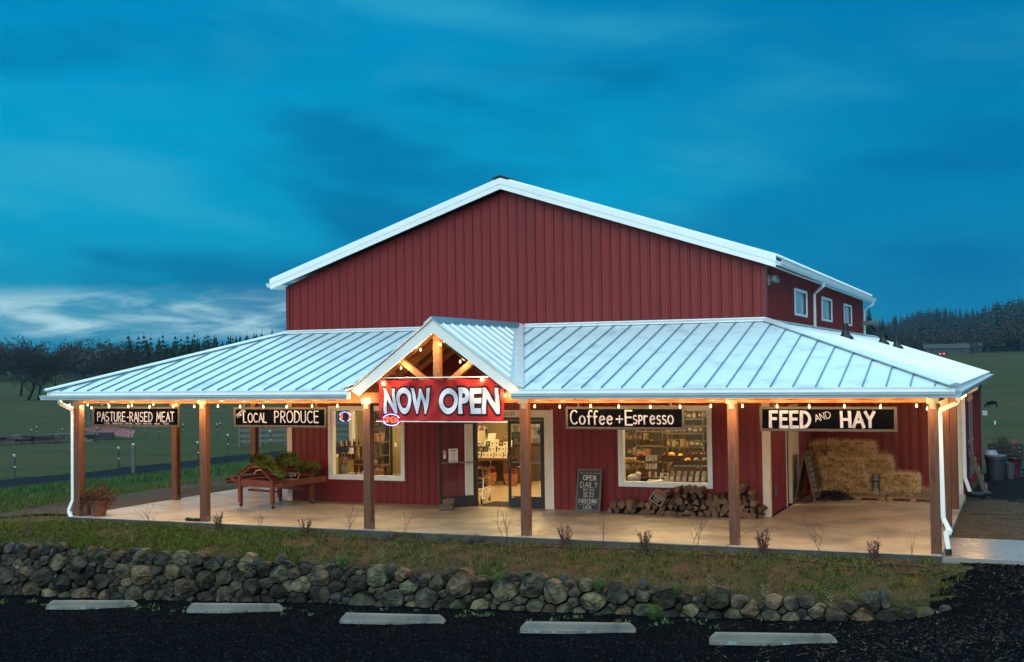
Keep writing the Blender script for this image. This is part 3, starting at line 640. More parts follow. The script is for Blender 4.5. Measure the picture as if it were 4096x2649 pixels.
# roof vents
for x, y, z in ((13.07, 6.2, 3.93), (13.25, 13.7, 3.87), (13.67, 13.75, 3.73)):
    m = MB(); m.lathe([(.20, -.06), (.19, .04), (.12, .10), (.085, .20), (.075, .21), (.075, .40), (.06, .40)], (x, y, z), 14); m.build('roof_vent', BLACKM, barn, world=True)

# --- slab and walk
m = MB()
for a, b, c, d in ((-3.08, .60, -4.45, 18), (.618, 4.74, -4.45, -.005), (4.758, 8.28, -4.45, -.005), (8.298, 12.24, -4.45, -.005), (12.258, 15.95, -4.45, -2.2), (12.258, 15.95, -2.185, .6), (12.258, 15.95, .615, 3.4), (12.258, 15.95, 3.415, HY)):
    if a < 0: m.box(a, -.005, -.003, 12, -.25, 0); m.box(a, b, c, -.005, -.25, 0)
    else: m.box(a, b, c, d, -.25, 0)
structure(m.build('porch_slab', CONC))
m = MB(); m.box(-3.09, 15.95, -4.456, -4.452, -.3, -.012); structure(m.build('slab_edge', CONCE))
m = MB(); m.box(15.96, 30, -4.44, -1.95, -.25, -.03); structure(m.build('walkway', mat('wet_concrete', (.27, .265, .255), (.21, .205, .20), spec=.35, rough=.27, ns=.9, rvar=.12, bump=.05, bs=50)))

# ================================================================ TERRAIN
def interp(v, a, b): return np.interp(v, a, b)
def sstep(v, a, b): t = np.clip((v - a) / (b - a), 0, 1); return t * t * (3 - 2 * t)
ZLX = [-60, -20, -3, 0, 4, 8, 11, 13.6, 15.8, 18, 22, 60]; ZLZ = [-4, -2.4, -1.52, -1.42, -1.2, -1.02, -.92, -.82, -.68, -.34, -.16, -.12]
WX = [-60, -3, 4, 7, 11, 16, 60]; WY = [-6.2, -6.30, -6.55, -6.75, -6.85, -6.98, -7.0]     # front foot line of the stone wall
def wall_y(x): return interp(x, WX, WY)
def hgt(x, y):
    x = np.asarray(x, float); y = np.asarray(y, float)
    dx = np.maximum(np.maximum(-3.1 - x, x - 15.95), 0); dy = np.maximum(np.maximum(-4.5 - y, y - 21.2), 0); s = np.hypot(dx, dy)
    hl = interp(s, [0, .5, 2, 8, 22, 40, 85, 150, 330, 600, 900, 1500], [-.11, -.11, -.16, -.72, -1.85, -1.97, -3.6, -4.2, -4.4, 2.0, 12, 22])
    hr = interp(y, [-5, 4, 10, 16, 22, 40, 99, 240, 420, 567, 640, 760, 860, 1200], [-.11, -.1, -.30, -.57, -.85, -1.7, -4.6, -6.5, -1.0, 5.6, 7.5, 18, 24, 27])
    a = np.degrees(np.arctan2(17.3 - x, y + 26.5))
    w = sstep(a, 12, 32)
    h = hr * (1 - w) + hl * w
    # front: planted bed, wall step, car park
    wy = wall_y(x); t = np.clip((-4.45 - y) / (-4.45 - (wy + .66)), 0, 1)
    bed = -.11 - (.36 + .06 * sstep(-x, -6, 3)) * t ** 1.2 - .05 * np.maximum(-3.1 - x, 0)
    lot = interp(x, ZLX, ZLZ)
    k = sstep(-y, -(wy + .68), -(wy + .50)); front = bed * (1 - k) + lot * k
    rt = -.11 + (lot + .11) * sstep(-y, 4.9, 8.5)
    front = np.where(x > 16.0, rt, front); q = sstep(x, 15.3, 17.0); front = np.where((x > 15.3) & (x < 17.0), (bed * (1 - k) + lot * k) * (1 - q) + rt * q, front)
    h = np.where(y < -4.45, front, h)
    under = (x > -3.0) & (x < 15.85) & (y > -4.4) & (y < 20.5)
    return np.where(under, -.22, h)
def sheet(name, xs, ys, m, off=0.0, keep=None, smooth=True, rough=0.0):
    X, Y = np.meshgrid(xs, ys); Z = hgt(X, Y) + off
    if rough: Z = Z + rough * (np.sin(X * 3.1 + Y * 1.7) * np.cos(Y * 2.6 - X * .9) + .6 * np.sin(X * 7.3 + 1) * np.sin(Y * 6.1)) * .5
    V = np.stack([X.ravel(), Y.ravel(), Z.ravel()], 1); nx, ny = len(xs), len(ys)
    i = np.arange(nx * ny).reshape(ny, nx); F = np.stack([i[:-1, :-1], i[:-1, 1:], i[1:, 1:], i[1:, :-1]], -1).reshape(-1, 4)
    if keep is not None:
        c = V[F].mean(1); F = F[keep(c[:, 0], c[:, 1])]
        u, inv = np.unique(F, return_inverse=True); V = V[u]; F = inv.reshape(F.shape)
    return np_mesh(name, V, F, m, smooth=smooth)
def axis(fine0, fine1, step, lo, hi, g=1.12):
    a = list(np.arange(fine0, fine1 + 1e-6, step)); s = step
    while a[-1] < hi: s *= g; a.append(a[-1] + s)
    s = step; b = []; v = fine0
    while v > lo: s *= g; v -= s; b.append(v)
    return np.array(b[::-1] + a)
FIELD = mat('field_grass', (.028, .040, .006), (.052, .048, .012), rough=.9, ns=.45, lo=.40, hi=.60, bump=.9, bs=3.5, stretch=(.6, 1.6, 1), c3=(.070, .048, .020), ns3=.05, lo3=.47, hi3=.66, spec=.1, det=9)
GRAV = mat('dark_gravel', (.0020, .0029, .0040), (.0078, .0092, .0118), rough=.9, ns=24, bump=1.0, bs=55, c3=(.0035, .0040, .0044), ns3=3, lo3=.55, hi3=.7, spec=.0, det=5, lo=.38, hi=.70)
DRIVE = mat('drive_gravel', (.009, .0095, .013), (.016, .0165, .021), rough=.9, ns=6, bump=.8, bs=18, spec=.05)
BED = mat('bed_soil', (.066, .044, .022), (.022, .016, .009), rough=.85, ns=2.4, bump=.8, bs=22, c3=(.022, .030, .008), ns3=.9, lo3=.46, hi3=.60, spec=.2, det=8)
BEDG = mat('mossy_soil', (.020, .026, .007), (.042, .032, .015), rough=.9, ns=2.0, bump=.8, bs=22, spec=.15, det=8)
MULCH = mat('bark_mulch', (.115, .058, .038), (.045, .022, .015), rough=.9, ns=16, bump=1.0, bs=30, c3=(.045, .05, .02), ns3=.8, lo3=.55, hi3=.66, spec=.15)
STRAWG = mat('strawy_ground', (.085, .062, .036), (.040, .031, .022), rough=.9, ns=3, stretch=(1, 3, 1), bump=.8, bs=24, c3=(.020, .020, .021), ns3=1.0, lo3=.5, hi3=.64, spec=.15)
gx = axis(-6, 20, .4, -1100, 1100); gy = axis(-9, 8, .22, -60, 1500, 1.07)
structure(sheet('ground', gx, gy, FIELD, -.02))
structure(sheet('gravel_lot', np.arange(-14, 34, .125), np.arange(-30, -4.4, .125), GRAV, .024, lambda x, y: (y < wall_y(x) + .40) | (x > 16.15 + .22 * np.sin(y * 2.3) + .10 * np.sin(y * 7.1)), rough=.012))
structure(sheet('gravel_yard', np.arange(16.0, 40, .5), np.concatenate([np.arange(-1.9, 8, .4), np.arange(8, 30, 1.0)]), mat('yard_gravel', (.008, .0095, .012), (.022, .023, .026), rough=.9, ns=16, bump=1, bs=40, spec=.02), .022, lambda x, y: (y < 26 + .3 * np.sin(x * 2)) , rough=.012))
structure(sheet('strawy_ground', np.arange(15.96, 26, .3), np.arange(-1.95, 6.6, .3), STRAWG, .05, lambda x, y: y < 5.6 + .6 * np.sin(x * 1.7)))
structure(sheet('planting_bed', np.arange(3.0, 17.4, .2), np.arange(-6.9, -4.44, .12), BED, .004, lambda x, y: (y > wall_y(x) + .52) & (x < 17.2), rough=.05))
structure(sheet('grassy_bank', np.arange(-14, 3.05, .2), np.arange(-6.9, -4.44, .12), BEDG, .012, lambda x, y: y > wall_y(x) + .52, rough=.05))
structure(sheet('mulch_border', np.arange(-12.0, -3.05, .25), np.arange(-3.4, 18, .3), MULCH, .03, lambda x, y: x > -8.2 - .6 * np.sin(y * .8) - .07 * y, rough=.04))
# dark farm track on the left, 54-70 m from the viewer
TYI = [-20, 0, 6, 12, 15.6, 23, 26, 45, 70]; TXI = [-70, -38, -29, -22, -18.5, -17.6, -16.8, -12, -6]
TYO = [-20, 8, 17.5, 25.5, 36, 40, 70]; TXO = [-90, -38, -27.8, -26.8, -26.6, -25.6, -17]
def track_in(y): return interp(y, TYI, TXI)
def track_ok(x, y): return (x < track_in(y) + .25 * np.sin(y * 1.3)) & (x > interp(y, TYO, TXO) + .3 * np.sin(y * .9))
structure(sheet('farm_track', np.arange(-56, -4, .4), np.arange(-8, 66, .4), DRIVE, .08, track_ok))

# ---------------------------------------------------------------- grass
def blades(name, X, Y, h, w, m, lean=.45, kind=True, off=0.0):
    n = len(X); Z = hgt(X, Y) + off
    a = rng.uniform(0, 2 * np.pi, n); H = h * rng.uniform(.5, 1.3, n); P = np.stack([X, Y, Z], 1)
    Wd = np.stack([np.cos(a), np.sin(a), 0 * a], 1) * (w * rng.uniform(.6, 1.3, n))[:, None]
    L1 = rng.normal(size=(n, 2)) * (lean * H)[:, None]
    M = P + np.stack([L1[:, 0] * .35, L1[:, 1] * .35, H * .6], 1); Q = P + np.stack([L1[:, 0], L1[:, 1], H], 1)
    V = np.empty((n * 5, 3)); V[0::5] = P - Wd; V[1::5] = P + Wd; V[2::5] = M + Wd * .7; V[3::5] = M - Wd * .7; V[4::5] = Q
    b = np.arange(n)[:, None] * 5
    T = np.concatenate([b + [0, 1, 2], b + [0, 2, 3], b + [3, 2, 4]]); o = np_mesh(name, V, T, m)
    if kind: stuff(o)
    return o
GR1 = mat('grass_blades', (.050, .090, .011), (.075, .080, .015), rough=.7, ns=.8, isl=.6, spec=.2)
GR2 = mat('lush_grass', (.035, .090, .020), (.055, .105, .028), rough=.7, ns=.6, isl=.35, spec=.2)
GR3 = mat('dry_grass', (.115, .088, .042), (.070, .058, .026), rough=.8, ns=.9, isl=.3, spec=.2)
def clumps(n, x0, x1, y0, y1, per, sp, dens=None):
    cx = rng.uniform(x0, x1, n); cy = rng.uniform(y0, y1, n)
    if dens is not None: k = rng.uniform(size=n) < dens(cx, cy); cx, cy = cx[k], cy[k]
    X = np.repeat(cx, per) + rng.normal(size=len(cx) * per) * sp; Y = np.repeat(cy, per) + rng.normal(size=len(cy) * per) * sp
    return X, Y
pat = lambda x, y: .5 + .5 * np.sin(x * 1.9 + 1.3 * np.sin(y * 2.1)) * np.sin(y * 3.3 + x * .7)
X, Y = clumps(3400, -9, 16.3, -6.45, -4.55, 18, .06, lambda x, y: np.clip(1.15 - (x + 3) / 10.5, .30, 1) * (.25 + .9 * pat(x, y)))
k = (Y < -4.47) & (Y > wall_y(X) + .54); blades('bed_grass', X[k], Y[k], .080, .0088, GR1)
X, Y = clumps(1700, 2, 16.3, -6.45, -4.55, 16, .07, lambda x, y: .9 - .8 * pat(x, y)); k = (Y < -4.47) & (Y > wall_y(X) + .54); blades('dry_bed_grass', X[k], Y[k], .045, .0075, GR3, .9)
X = rng.uniform(-10, 4.0, 34000); Y = rng.uniform(-6.3, -4.5, 34000); k = (pat(X, Y) > .18) & (Y > wall_y(X) + .54); blades('bank_grass', X[k], Y[k], .080, .0090, GR1)
X, Y = clumps(60, -3, 16, -4.62, -4.47, 14, .05); blades('slab_edge_tufts', X, Y, .11, .0055, GR1)
X = rng.uniform(-12, -3.2, 16000); Y = rng.uniform(-4.6, 12, 16000); k = (np.sin(X * 1.1) * np.cos(Y * .9 + X * .5) > .45) | (Y < -3.4); blades('side_grass', X[k], Y[k], .10, .006, GR1)
# long grass between mulch and track
n = 42000; Y = rng.uniform(0, 40, n); X = track_in(Y) + rng.gamma(1.7, 2.4, n) + .6; k = (X < -8.6 - .04 * Y) & (X > -40); blades('long_grass', X[k], Y[k], .22, .014, GR2, .38)
n = 16000; X = rng.uniform(-22, -7.6, n); Y = rng.uniform(-4, 8, n); k = X > track_in(Y) + .8; blades('verge_grass', X[k], Y[k], .13, .009, GR1, .45)
X, Y = clumps(160, 16.5, 24, 24, 31, 40, .18); blades('tall_grass_patch', X, Y, .5, .016, GR2, .3)
# loose straw lying about on the right
n = 3200; X = np.r_[rng.uniform(15.98, 20, n), rng.uniform(8, 17, 500), rng.uniform(13, 22, 500)]; Y = np.r_[rng.uniform(-1.9, 6, n), rng.uniform(-4.9, -4.5, 500), rng.uniform(-10, -5, 500)]
a = rng.uniform(0, 6.28, len(X)); L_ = rng.uniform(.04, .14, len(X)); P = np.stack([X, Y, hgt(X, Y) + .055], 1); Q = P + np.stack([np.cos(a) * L_, np.sin(a) * L_, rng.uniform(-.01, .03, len(X))], 1)
V, T = tris(P, Q, np.stack([-np.sin(a), np.cos(a), 0 * a], 1) * .0055); stuff(np_mesh('loose_straw', V, T, mat('yellow_straw', (.22, .16, .08), (.13, .095, .045), rough=.85, isl=.4)))
# pebbles of the dark gravel
PEB = mat('gravel_stones', (.0035, .0045, .0062), (.0140, .0150, .0175), rough=.85, ns=3, isl=.8, spec=.03)
def pebbles(name, X, Y, r0, r1, off=.02):
    n = len(X); r = rng.uniform(r0, r1, n); P = np.stack([X, Y, hgt(X, Y) + off + r * .3], 1)
    O = np.array([(1, 0, 0), (-1, 0, 0), (0, 1, 0), (0, -1, 0), (0, 0, 1), (0, 0, -1)], float); T = np.array([(0, 2, 4), (2, 1, 4), (1, 3, 4), (3, 0, 4), (2, 0, 5), (1, 2, 5), (3, 1, 5), (0, 3, 5)])
    V = P[:, None, :] + (O[None] + rng.normal(size=(n, 6, 3)) * .22) * r[:, None, None] * np.array([1, 1, .7]); F = (np.arange(n)[:, None, None] * 6 + T[None]).reshape(-1, 3)
    return stuff(np_mesh(name, V.reshape(-1, 3), F, PEB))
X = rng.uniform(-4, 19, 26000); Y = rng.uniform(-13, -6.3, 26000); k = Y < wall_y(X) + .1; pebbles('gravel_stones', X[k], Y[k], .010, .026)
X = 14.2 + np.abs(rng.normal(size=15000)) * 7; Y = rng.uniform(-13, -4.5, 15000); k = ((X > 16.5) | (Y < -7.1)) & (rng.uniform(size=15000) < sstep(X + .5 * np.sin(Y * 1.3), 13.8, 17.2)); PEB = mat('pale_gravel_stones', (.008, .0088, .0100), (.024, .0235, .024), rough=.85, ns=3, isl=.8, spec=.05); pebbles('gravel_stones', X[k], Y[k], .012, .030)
X = rng.uniform(5, 16.2, 500); Y = rng.uniform(-6.6, -4.5, 500); k = Y > wall_y(X) + .54; pebbles('soil_crumbs', X[k], Y[k], .008, .024)
# weeds at the wall foot
WEED = mat('weed_leaf', (.045, .095, .02), (.07, .12, .03), rough=.7, ns=3, isl=.3)
X, Y = clumps(75, -3, 13, -7.6, -6.7, 8, .04, lambda x, y: y < wall_y(x) + .02); k = Y < wall_y(X) + .05; blades('wall_foot_weeds', X[k], Y[k], .05, .014, WEED, .6, off=.03)

# ================================================================ FAR LANDSCAPE
BARKM = mat('oak_bark', (.018, .015, .012), (.012, .010, .009), rough=.9, ns=3, spec=.1)
TWIG = mat('bare_twigs', (.034, .026, .019), (.024, .019, .015), rough=.9, ns=.4, isl=.3, spec=.1)
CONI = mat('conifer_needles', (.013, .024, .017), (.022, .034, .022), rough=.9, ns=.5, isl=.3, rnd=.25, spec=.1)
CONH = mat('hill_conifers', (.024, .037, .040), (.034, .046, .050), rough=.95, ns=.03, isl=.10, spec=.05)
BUSHY = mat('bare_brush', (.058, .044, .034), (.040, .034, .028), rough=.9, ns=.3, isl=.35, spec=.1)
def oak_meshes(seed, H=14.5, spread=7.5, ntw=3800):
    g = np.random.default_rng(seed); mb = MB(); tips = []
    def grow(p, d, L, r, lv):
        pts = [p]; rs = [r]; q = p; dd = d
        for i in range(3):
            dd = (dd + Vector(g.normal(size=3) * .17) + Vector((0, 0, .05))).normalized(); q = q + dd * (L / 3); pts.append(q); rs.append(r * (1 - .18 * (i + 1)))
        mb.tube(pts, rs, 5 if lv < 2 else 4, cap=False)
        if lv >= 2:
            for s in pts[1:]: tips.append((s, dd))
        if lv >= 5: return
        nb = 3 if lv < 4 else 2
        if lv == 0: nb = 5
        for k in range(nb):
            a = g.uniform(0, 6.28); tilt = g.uniform(.45, 1.05) if lv else g.uniform(.55, 1.15)
            u = dd.orthogonal().normalized(); w = dd.cross(u); nd = (dd * math.cos(tilt) + (u * math.cos(a) + w * math.sin(a)) * math.sin(tilt)); nd.z += .12; nd.normalize()
            st = pts[-1] if k < nb - 1 or lv else pts[2]
            grow(st, nd, L * g.uniform(.66, .86) * (1.12 if lv == 0 else 1), rs[-1] * g.uniform(.55, .75), lv + 1)
    grow(Vector((0, 0, -.3)), Vector((0, 0, 1)), H * .27, H * .030, 0)
    tp = np.array([t[0] for t in tips]); i = g.integers(0, len(tp), ntw); P = tp[i] + g.normal(size=(ntw, 3)) * .25
    D = g.normal(size=(ntw, 3)) + np.array([0, 0, .35]); D /= np.linalg.norm(D, axis=1)[:, None]; D *= g.uniform(.4, 1.5, ntw)[:, None]
    Wv = np.cross(D, g.normal(size=(ntw, 3))); Wv = Wv / np.linalg.norm(Wv, axis=1)[:, None] * .028
    return mb, tris(P, P + D, Wv)
def make_oak(seed, name='oak_tree', **k):
    mb, (V, T) = oak_meshes(seed, **k); r = thing(name, 'bare oak', 'tree')
    mb.build('trunk', BARKM, r); np_mesh('crown', V, T, TWIG, r); return r
oaks = [make_oak(s) for s in (3, 11, 23)]
spots = [(-243, 239, 0, 1.16, 'tall bare oak with a leaning open crown in the left field'), (-240.5, 240.5, 1, 1.1, 'slim bare oak close behind the tall leaning one'), (-237, 243, 2, 1.05, 'bare oak with a short trunk right of the slim one'),
         (-226, 262, 0, 1.22, 'broad rounded bare oak nearest the porch roof'), (-256, 236, 1, 1.18, 'bare oak cut by the left edge of the field view'), (-268, 262, 2, 1.1, 'bare oak far back at the left woodland edge'), (-236, 285, 1, 1.0, 'bare oak before the woodland between the two big ones')]
used = set()
for x, y, i, s, l in spots:
    r = oaks[i]
    if i in used: r = dup(r)
    used.add(i); r.location = (x, y, float(hgt(x, y))); r.scale = (s, s, s); r.rotation_euler.z = x * 1.7; r['label'] = l; r['group'] = 'bare oaks in the left field'
def conifer_arrays(g, H, Rm, layers=12, spikes=12):
    P, Q, Wv = [], [], []
    for i in range(layers):
        t = i / (layers - 1); z = H * (.10 + .88 * t); r = Rm * (1 - t) ** .85 + .12
        n = max(4, int(spikes * (1 - .5 * t)))
        a = g.uniform(0, 6.28) + np.arange(n) * 2 * np.pi / n + g.normal(size=n) * .2; rr = r * g.uniform(.7, 1.2, n)
        P.append(np.stack([0 * a, 0 * a, z + H * .05 + 0 * a], 1)); Q.append(np.stack([np.cos(a) * rr, np.sin(a) * rr, z - H * .035 * g.uniform(.3, 1.6, n)], 1)); Wv.append(np.stack([-np.sin(a), np.cos(a), 0 * a], 1) * (r * 2.4 / n))
    P, Q, Wv = map(np.concatenate, (P, Q, Wv))
    # triangle: wide at the outside, narrow at the trunk
    V = np.empty((len(P) * 4, 3)); V[0::4] = P; V[1::4] = Q * .72 + P * .28 - Wv; V[2::4] = Q; V[3::4] = Q * .72 + P * .28 + Wv
    return V, np.arange(len(P) * 4).reshape(-1, 4)
def make_conifer(seed, H=16, Rm=2.6):
    g = np.random.default_rng(seed); r = thing('conifer_tree', 'conifer', 'tree'); V, F = conifer_arrays(g, H, Rm, 16, 13); np_mesh('crown', V, F, CONI, r)
    m = MB(); m.tube([(0, 0, -.5), (0, 0, H * .5), (0, 0, H * .97)], [H * .018, H * .012, .03], 5); m.build('trunk', BARKM, r); return r
con = [make_conifer(s, 16 + s % 3, 2.3 + .3 * (s % 4)) for s in (1, 2, 3, 4)]; used = set()
for k in range(110):       # dark stand of conifers behind the left porch roof
    t = (k % 55) / 54; x = -264 + 50 * t + rng.normal() * .8; y = 312 + 18 * t + rng.uniform(-3, 3) + (9 if k > 54 else 0); i = k % 4; r = con[i]
    if i in used: r = dup(r)
    used.add(i); z = float(hgt(x, y)) - .5; s = (12.2 + 1.6 * t + rng.normal() * .9 - z) / 17.0; r.location = (x, y, z); r.scale = (s * 1.7, s * 1.7, s); r.rotation_euler.z = k * 2.1
    r['label'] = 'dark conifer in the stand behind the left end of the porch roof'; r['group'] = 'conifers behind the left porch roof'
for x, y, s, l in ((-26, 366, 1.32, 'dark conifer beside the far upper corner of the barn'), (-22.5, 371, 1.12, 'second dark conifer beside the far corner of the barn, lower one')):
    r = dup(con[1], (x, y, float(hgt(x, y)) - 1), 1.0, l, (s * 1.5, s * 1.5, s)); del r['group']
def wood(name, pts, mode, m, hr=(13, 19)):
    VV, FF = [], []; o = 0
    for x, y in pts:
        H = rng.uniform(*hr) * (1 + .28 * math.sin(x * .031 + 1) + .14 * math.sin(x * .11))
        if mode == 'con': V, F = conifer_arrays(rng, H, H * rng.uniform(.16, .25), 9, 9)
        else:
            n = 130; c = rvec(n) * rng.uniform(.45, 1, n)[:, None] * np.array([H * .36, H * .36, H * .36]) + np.array([0, 0, H * .60]); D = rvec(n) * rng.uniform(.8, 1.7, n)[:, None] + np.array([0, 0, .4]); Wv = np.cross(D, rvec(n)); Wv *= .34 / (np.linalg.norm(Wv, axis=1)[:, None] + .3)
            V = np.empty((n * 4, 3)); V[0::4] = c - D; V[1::4] = c - Wv; V[2::4] = c + D; V[3::4] = c + Wv; F = np.arange(n * 4).reshape(-1, 4)
            V = np.concatenate([V, [(-.22, 0, -1), (.22, 0, -1), (.12, 0, H * .6), (-.12, 0, H * .6)]]); F = np.concatenate([F, [[4 * n, 4 * n + 1, 4 * n + 2, 4 * n + 3]]])
        VV.append(V + np.array([x, y, float(hgt(x, y)) - .5])); FF.append(F + o); o += len(V)
    return stuff(np_mesh(name, np.concatenate(VV), np.concatenate(FF), m))
def at_angle(px, d):             # bearing from the viewer, metres away
    a = R(22.685) + math.atan((2048 - px) / 4862); k = d / math.cos(math.atan((2048 - px) / 4862)); return 17.3 - k * math.sin(a), -26.5 + k * math.cos(a)
pts = [at_angle(rng.uniform(-1100, 1250), rng.uniform(500, 590)) for _ in range(360)]; wood('left_woodland', pts, 'bare', BUSHY, (11, 15))
pts = [at_angle(rng.uniform(-1100, 1250), rng.uniform(590, 720)) for _ in range(430)]; wood('left_forest', pts, 'con', CONI, (11, 16))
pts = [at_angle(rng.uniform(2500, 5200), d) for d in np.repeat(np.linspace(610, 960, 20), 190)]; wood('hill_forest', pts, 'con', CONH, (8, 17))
pts = [at_angle(rng.uniform(3000, 5200), rng.uniform(585, 640)) for _ in range(200)]; wood('hedgerow_trees', pts, 'bare', BUSHY, (8, 13))
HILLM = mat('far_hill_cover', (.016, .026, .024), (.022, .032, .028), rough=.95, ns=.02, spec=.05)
def far_hill():
    g = np.linspace(-200, 1500, 60); V = []; F = []
    for i, px in enumerate(g):
        for j, (d, z) in enumerate(((1500, -5), (1700, 15 + 19 * math.exp(-((px - 1060) / 210) ** 2) + 2 * math.sin(px * .021)), (2200, 14))): x, y = at_angle(px, d); V.append((x, y, z))
    for i in range(len(g) - 1):
        for j in range(2): F.append((i * 3 + j, i * 3 + 3 + j, i * 3 + 4 + j, i * 3 + 1 + j))
    structure(np_mesh('far_hill', np.array(V, float), np.array(F), HILLM, smooth=True))
far_hill()
# far houses at the foot of the hill
HW = mat('house_wall', (.05, .053, .057), (.04, .043, .046), rough=.8); HRF = mat('house_roof', (.035, .038, .043), rough=.8); HGL = mat('house_window', (.03, .035, .04), rough=.2)
def house(px, d, w, h, label):
    x, y = at_angle(px, d); r = thing('farm_house', label, 'house', (x, y, float(hgt(x, y)) - .3), R(8), 'houses under the wooded hill')
    m = MB(); m.box(-w / 2, w / 2, 0, 7, 0, h); wl = m.build('wall', HW, r); m = MB(); m.slab([(-w / 2 - .4, -.5, h), (w / 2 + .4, -.5, h), (w / 2 + .4, 3.5, h + 2), (-w / 2 - .4, 3.5, h + 2)], (0, 0, .2)); m.slab([(-w / 2 - .4, 7.5, h), (w / 2 + .4, 7.5, h), (w / 2 + .4, 3.5, h + 2), (-w / 2 - .4, 3.5, h + 2)], (0, 0, .2)); m.build('roof', HRF, r)
    for k in range(3): m = MB(); m.box(-w / 2 + w * (k + .5) / 3 - .5, -w / 2 + w * (k + .5) / 3 + .5, -.05, 0, 1, h - .6); m.build('window', HGL, r)
house(3785, 572, 20, 3.2, 'long low grey house by the field edge under the hill'); house(3870, 596, 13, 3.5, 'pale small house half hidden by bare trees'); house(610, 520, 15, 3.4, 'pale farm house beyond the broad rounded oak'); house(3566, 830, 9, 4, 'small house high up on the wooded hillside')
# tail lights of a parked truck by the far house
x, y = at_angle(3766, 556); tr = thing('pickup_truck', 'distant dark pickup truck with two red tail lights lit', 'truck', (x, y, float(hgt(x, y))), R(5))
m = MB(); m.box(-1, 1, 0, 5.2, .5, 1.1); m.box(-.95, .95, 1.9, 3.7, 1.1, 1.85); m.build('body', BLACKM, tr, bevel=.08)
for sx in (-.85, .85):
    m = MB(); m.box(sx - .22, sx + .22, -.03, 0, .75, 1.15); m.build('tail_light', MATS.setdefault('tail', emis('tail_light_red', (1, .05, .03), 14)), tr)
    for yy in (.9, 4.2): m = MB(); m.lathe([(.2, -.12), (.38, -.12), (.38, .12), (.2, .12)], (sx, yy, .38), 12, Matrix.Rotation(R(90), 3, 'Y')); m.build('wheel', BLACKM, tr)

# ================================================================ STONE WALL
STONE = None
def stone_mat():
    m = mat('field_stone', (.128, .112, .074), (.044, .038, .028), rough=.85, ns=4.5, bump=1.0, bs=22, c3=(.026, .026, .027), ns3=2.4, lo3=.50, hi3=.58, rnd=.45, spec=.25, det=9)
    nt = m.node_tree; N = nt.nodes; L = nt.links; b = N['Principled BSDF']; old = b.inputs['Base Color'].links[0].from_socket
    oi = N.new('ShaderNodeObjectInfo'); r = N.new('ShaderNodeValToRGB'); e = r.color_ramp.elements; e[0].position = 0; e[0].color = (.70, .78, .70, 1); e[1].position = 1; e[1].color = (1.1, 1.05, .88, 1)
    q = e.new(.35); q.color = (1.15, .92, .78, 1); q = e.new(.6); q.color = (.42, .44, .46, 1); q = e.new(.8); q.color = (1.30, 1.28, 1.08, 1); r.color_ramp.interpolation = 'CONSTANT'
    wn = N.new('ShaderNodeTexWhiteNoise'); wn.noise_dimensions = '1D'; L.new(oi.outputs['Random'], wn.inputs['W']); L.new(wn.outputs['Value'], r.inputs[0])
    x = N.new('ShaderNodeMix'); x.data_type = 'RGBA'; x.blend_type = 'MULTIPLY'; x.inputs[0].default_value = 1; L.new(old, x.inputs[6]); L.new(r.outputs[0], x.inputs[7]); L.new(x.outputs[2], b.inputs['Base Color'])
    return m
STONE = stone_mat()
wall = thing('stone_wall', 'low dry-laid wall of rough brown and grey field stones above the car park', 'stone wall', (6.5, -6.6, -1.0))
def wall_top(x): return interp(x, [-8, -3, 0, 4, 7, 9, 11, 13, 14.5, 16.2], [-.52, -.47, -.46, -.46, -.47, -.45, -.47, -.50, -.50, -.46]) + .05 * math.sin(x * 5.1) + .04 * math.sin(x * 11.7)
def pack():
    g = random.Random(5); S = []
    def fits(x, z, a, b, tol):
        for X, Z, A, B in S:
            if abs(x - X) < a + A and ((x - X) / (a + A)) ** 2 + ((z - Z) / (b + B)) ** 2 < tol: return False
        return True
    for a0, a1, tries, tol in ((.19, .29, 900, .92), (.14, .21, 2200, .92), (.10, .16, 6500, .86), (.05, .09, 6000, .84)):
        for _ in range(tries):
            x = g.uniform(-6.0, 16.15); a = g.uniform(a0, a1); b = a * g.uniform(.46, .88)
            zb = float(interp(x, ZLX, ZLZ)); zt = wall_top(x); H = zt - zb
            if b > H * .36: a *= .66; b *= .66
            z = g.uniform(zb + b * .2, max(zb + b * .3, zt - b * .9))
            if fits(x, z, a, b, tol): S.append((x, z, a, b))
    return S
def cells(S):
    """weighted cells: each stone takes the room between its neighbours"""
    out = []; KX = .72      # stones lie flatter than they are wide
    P = [(x * KX, z, (a * KX + b) / 2) for x, z, a, b in S]
    for i, (x, z, r) in enumerate(P):
        R_ = r * 1.75; poly = [(x + R_ * math.cos(t), z + R_ * math.sin(t)) for t in np.linspace(0, 6.2832, 13)[:-1]]
        for j, (X, Z, Rj) in enumerate(P):
            dx, dz = X - x, Z - z; d2 = dx * dx + dz * dz
            if i == j or d2 > (R_ + Rj * 2.2) ** 2: continue
            d = math.sqrt(d2); t = (d2 + r * r - Rj * Rj) / (2 * d); nx, nz = dx / d, dz / d; out_ = []
            for k in range(len(poly)):
                p, q = poly[k], poly[(k + 1) % len(poly)]; sp = (p[0] - x) * nx + (p[1] - z) * nz - t; sq = (q[0] - x) * nx + (q[1] - z) * nz - t
                if sp <= 0: out_.append(p)
                if sp * sq < 0: u = sp / (sp - sq); out_.append((p[0] + (q[0] - p[0]) * u, p[1] + (q[1] - p[1]) * u))
            poly = out_
            if len(poly) < 3: break
        if len(poly) < 3: continue
        out.append([(p / KX, q) for p, q in poly])
    return out
from mathutils import noise as mnoise
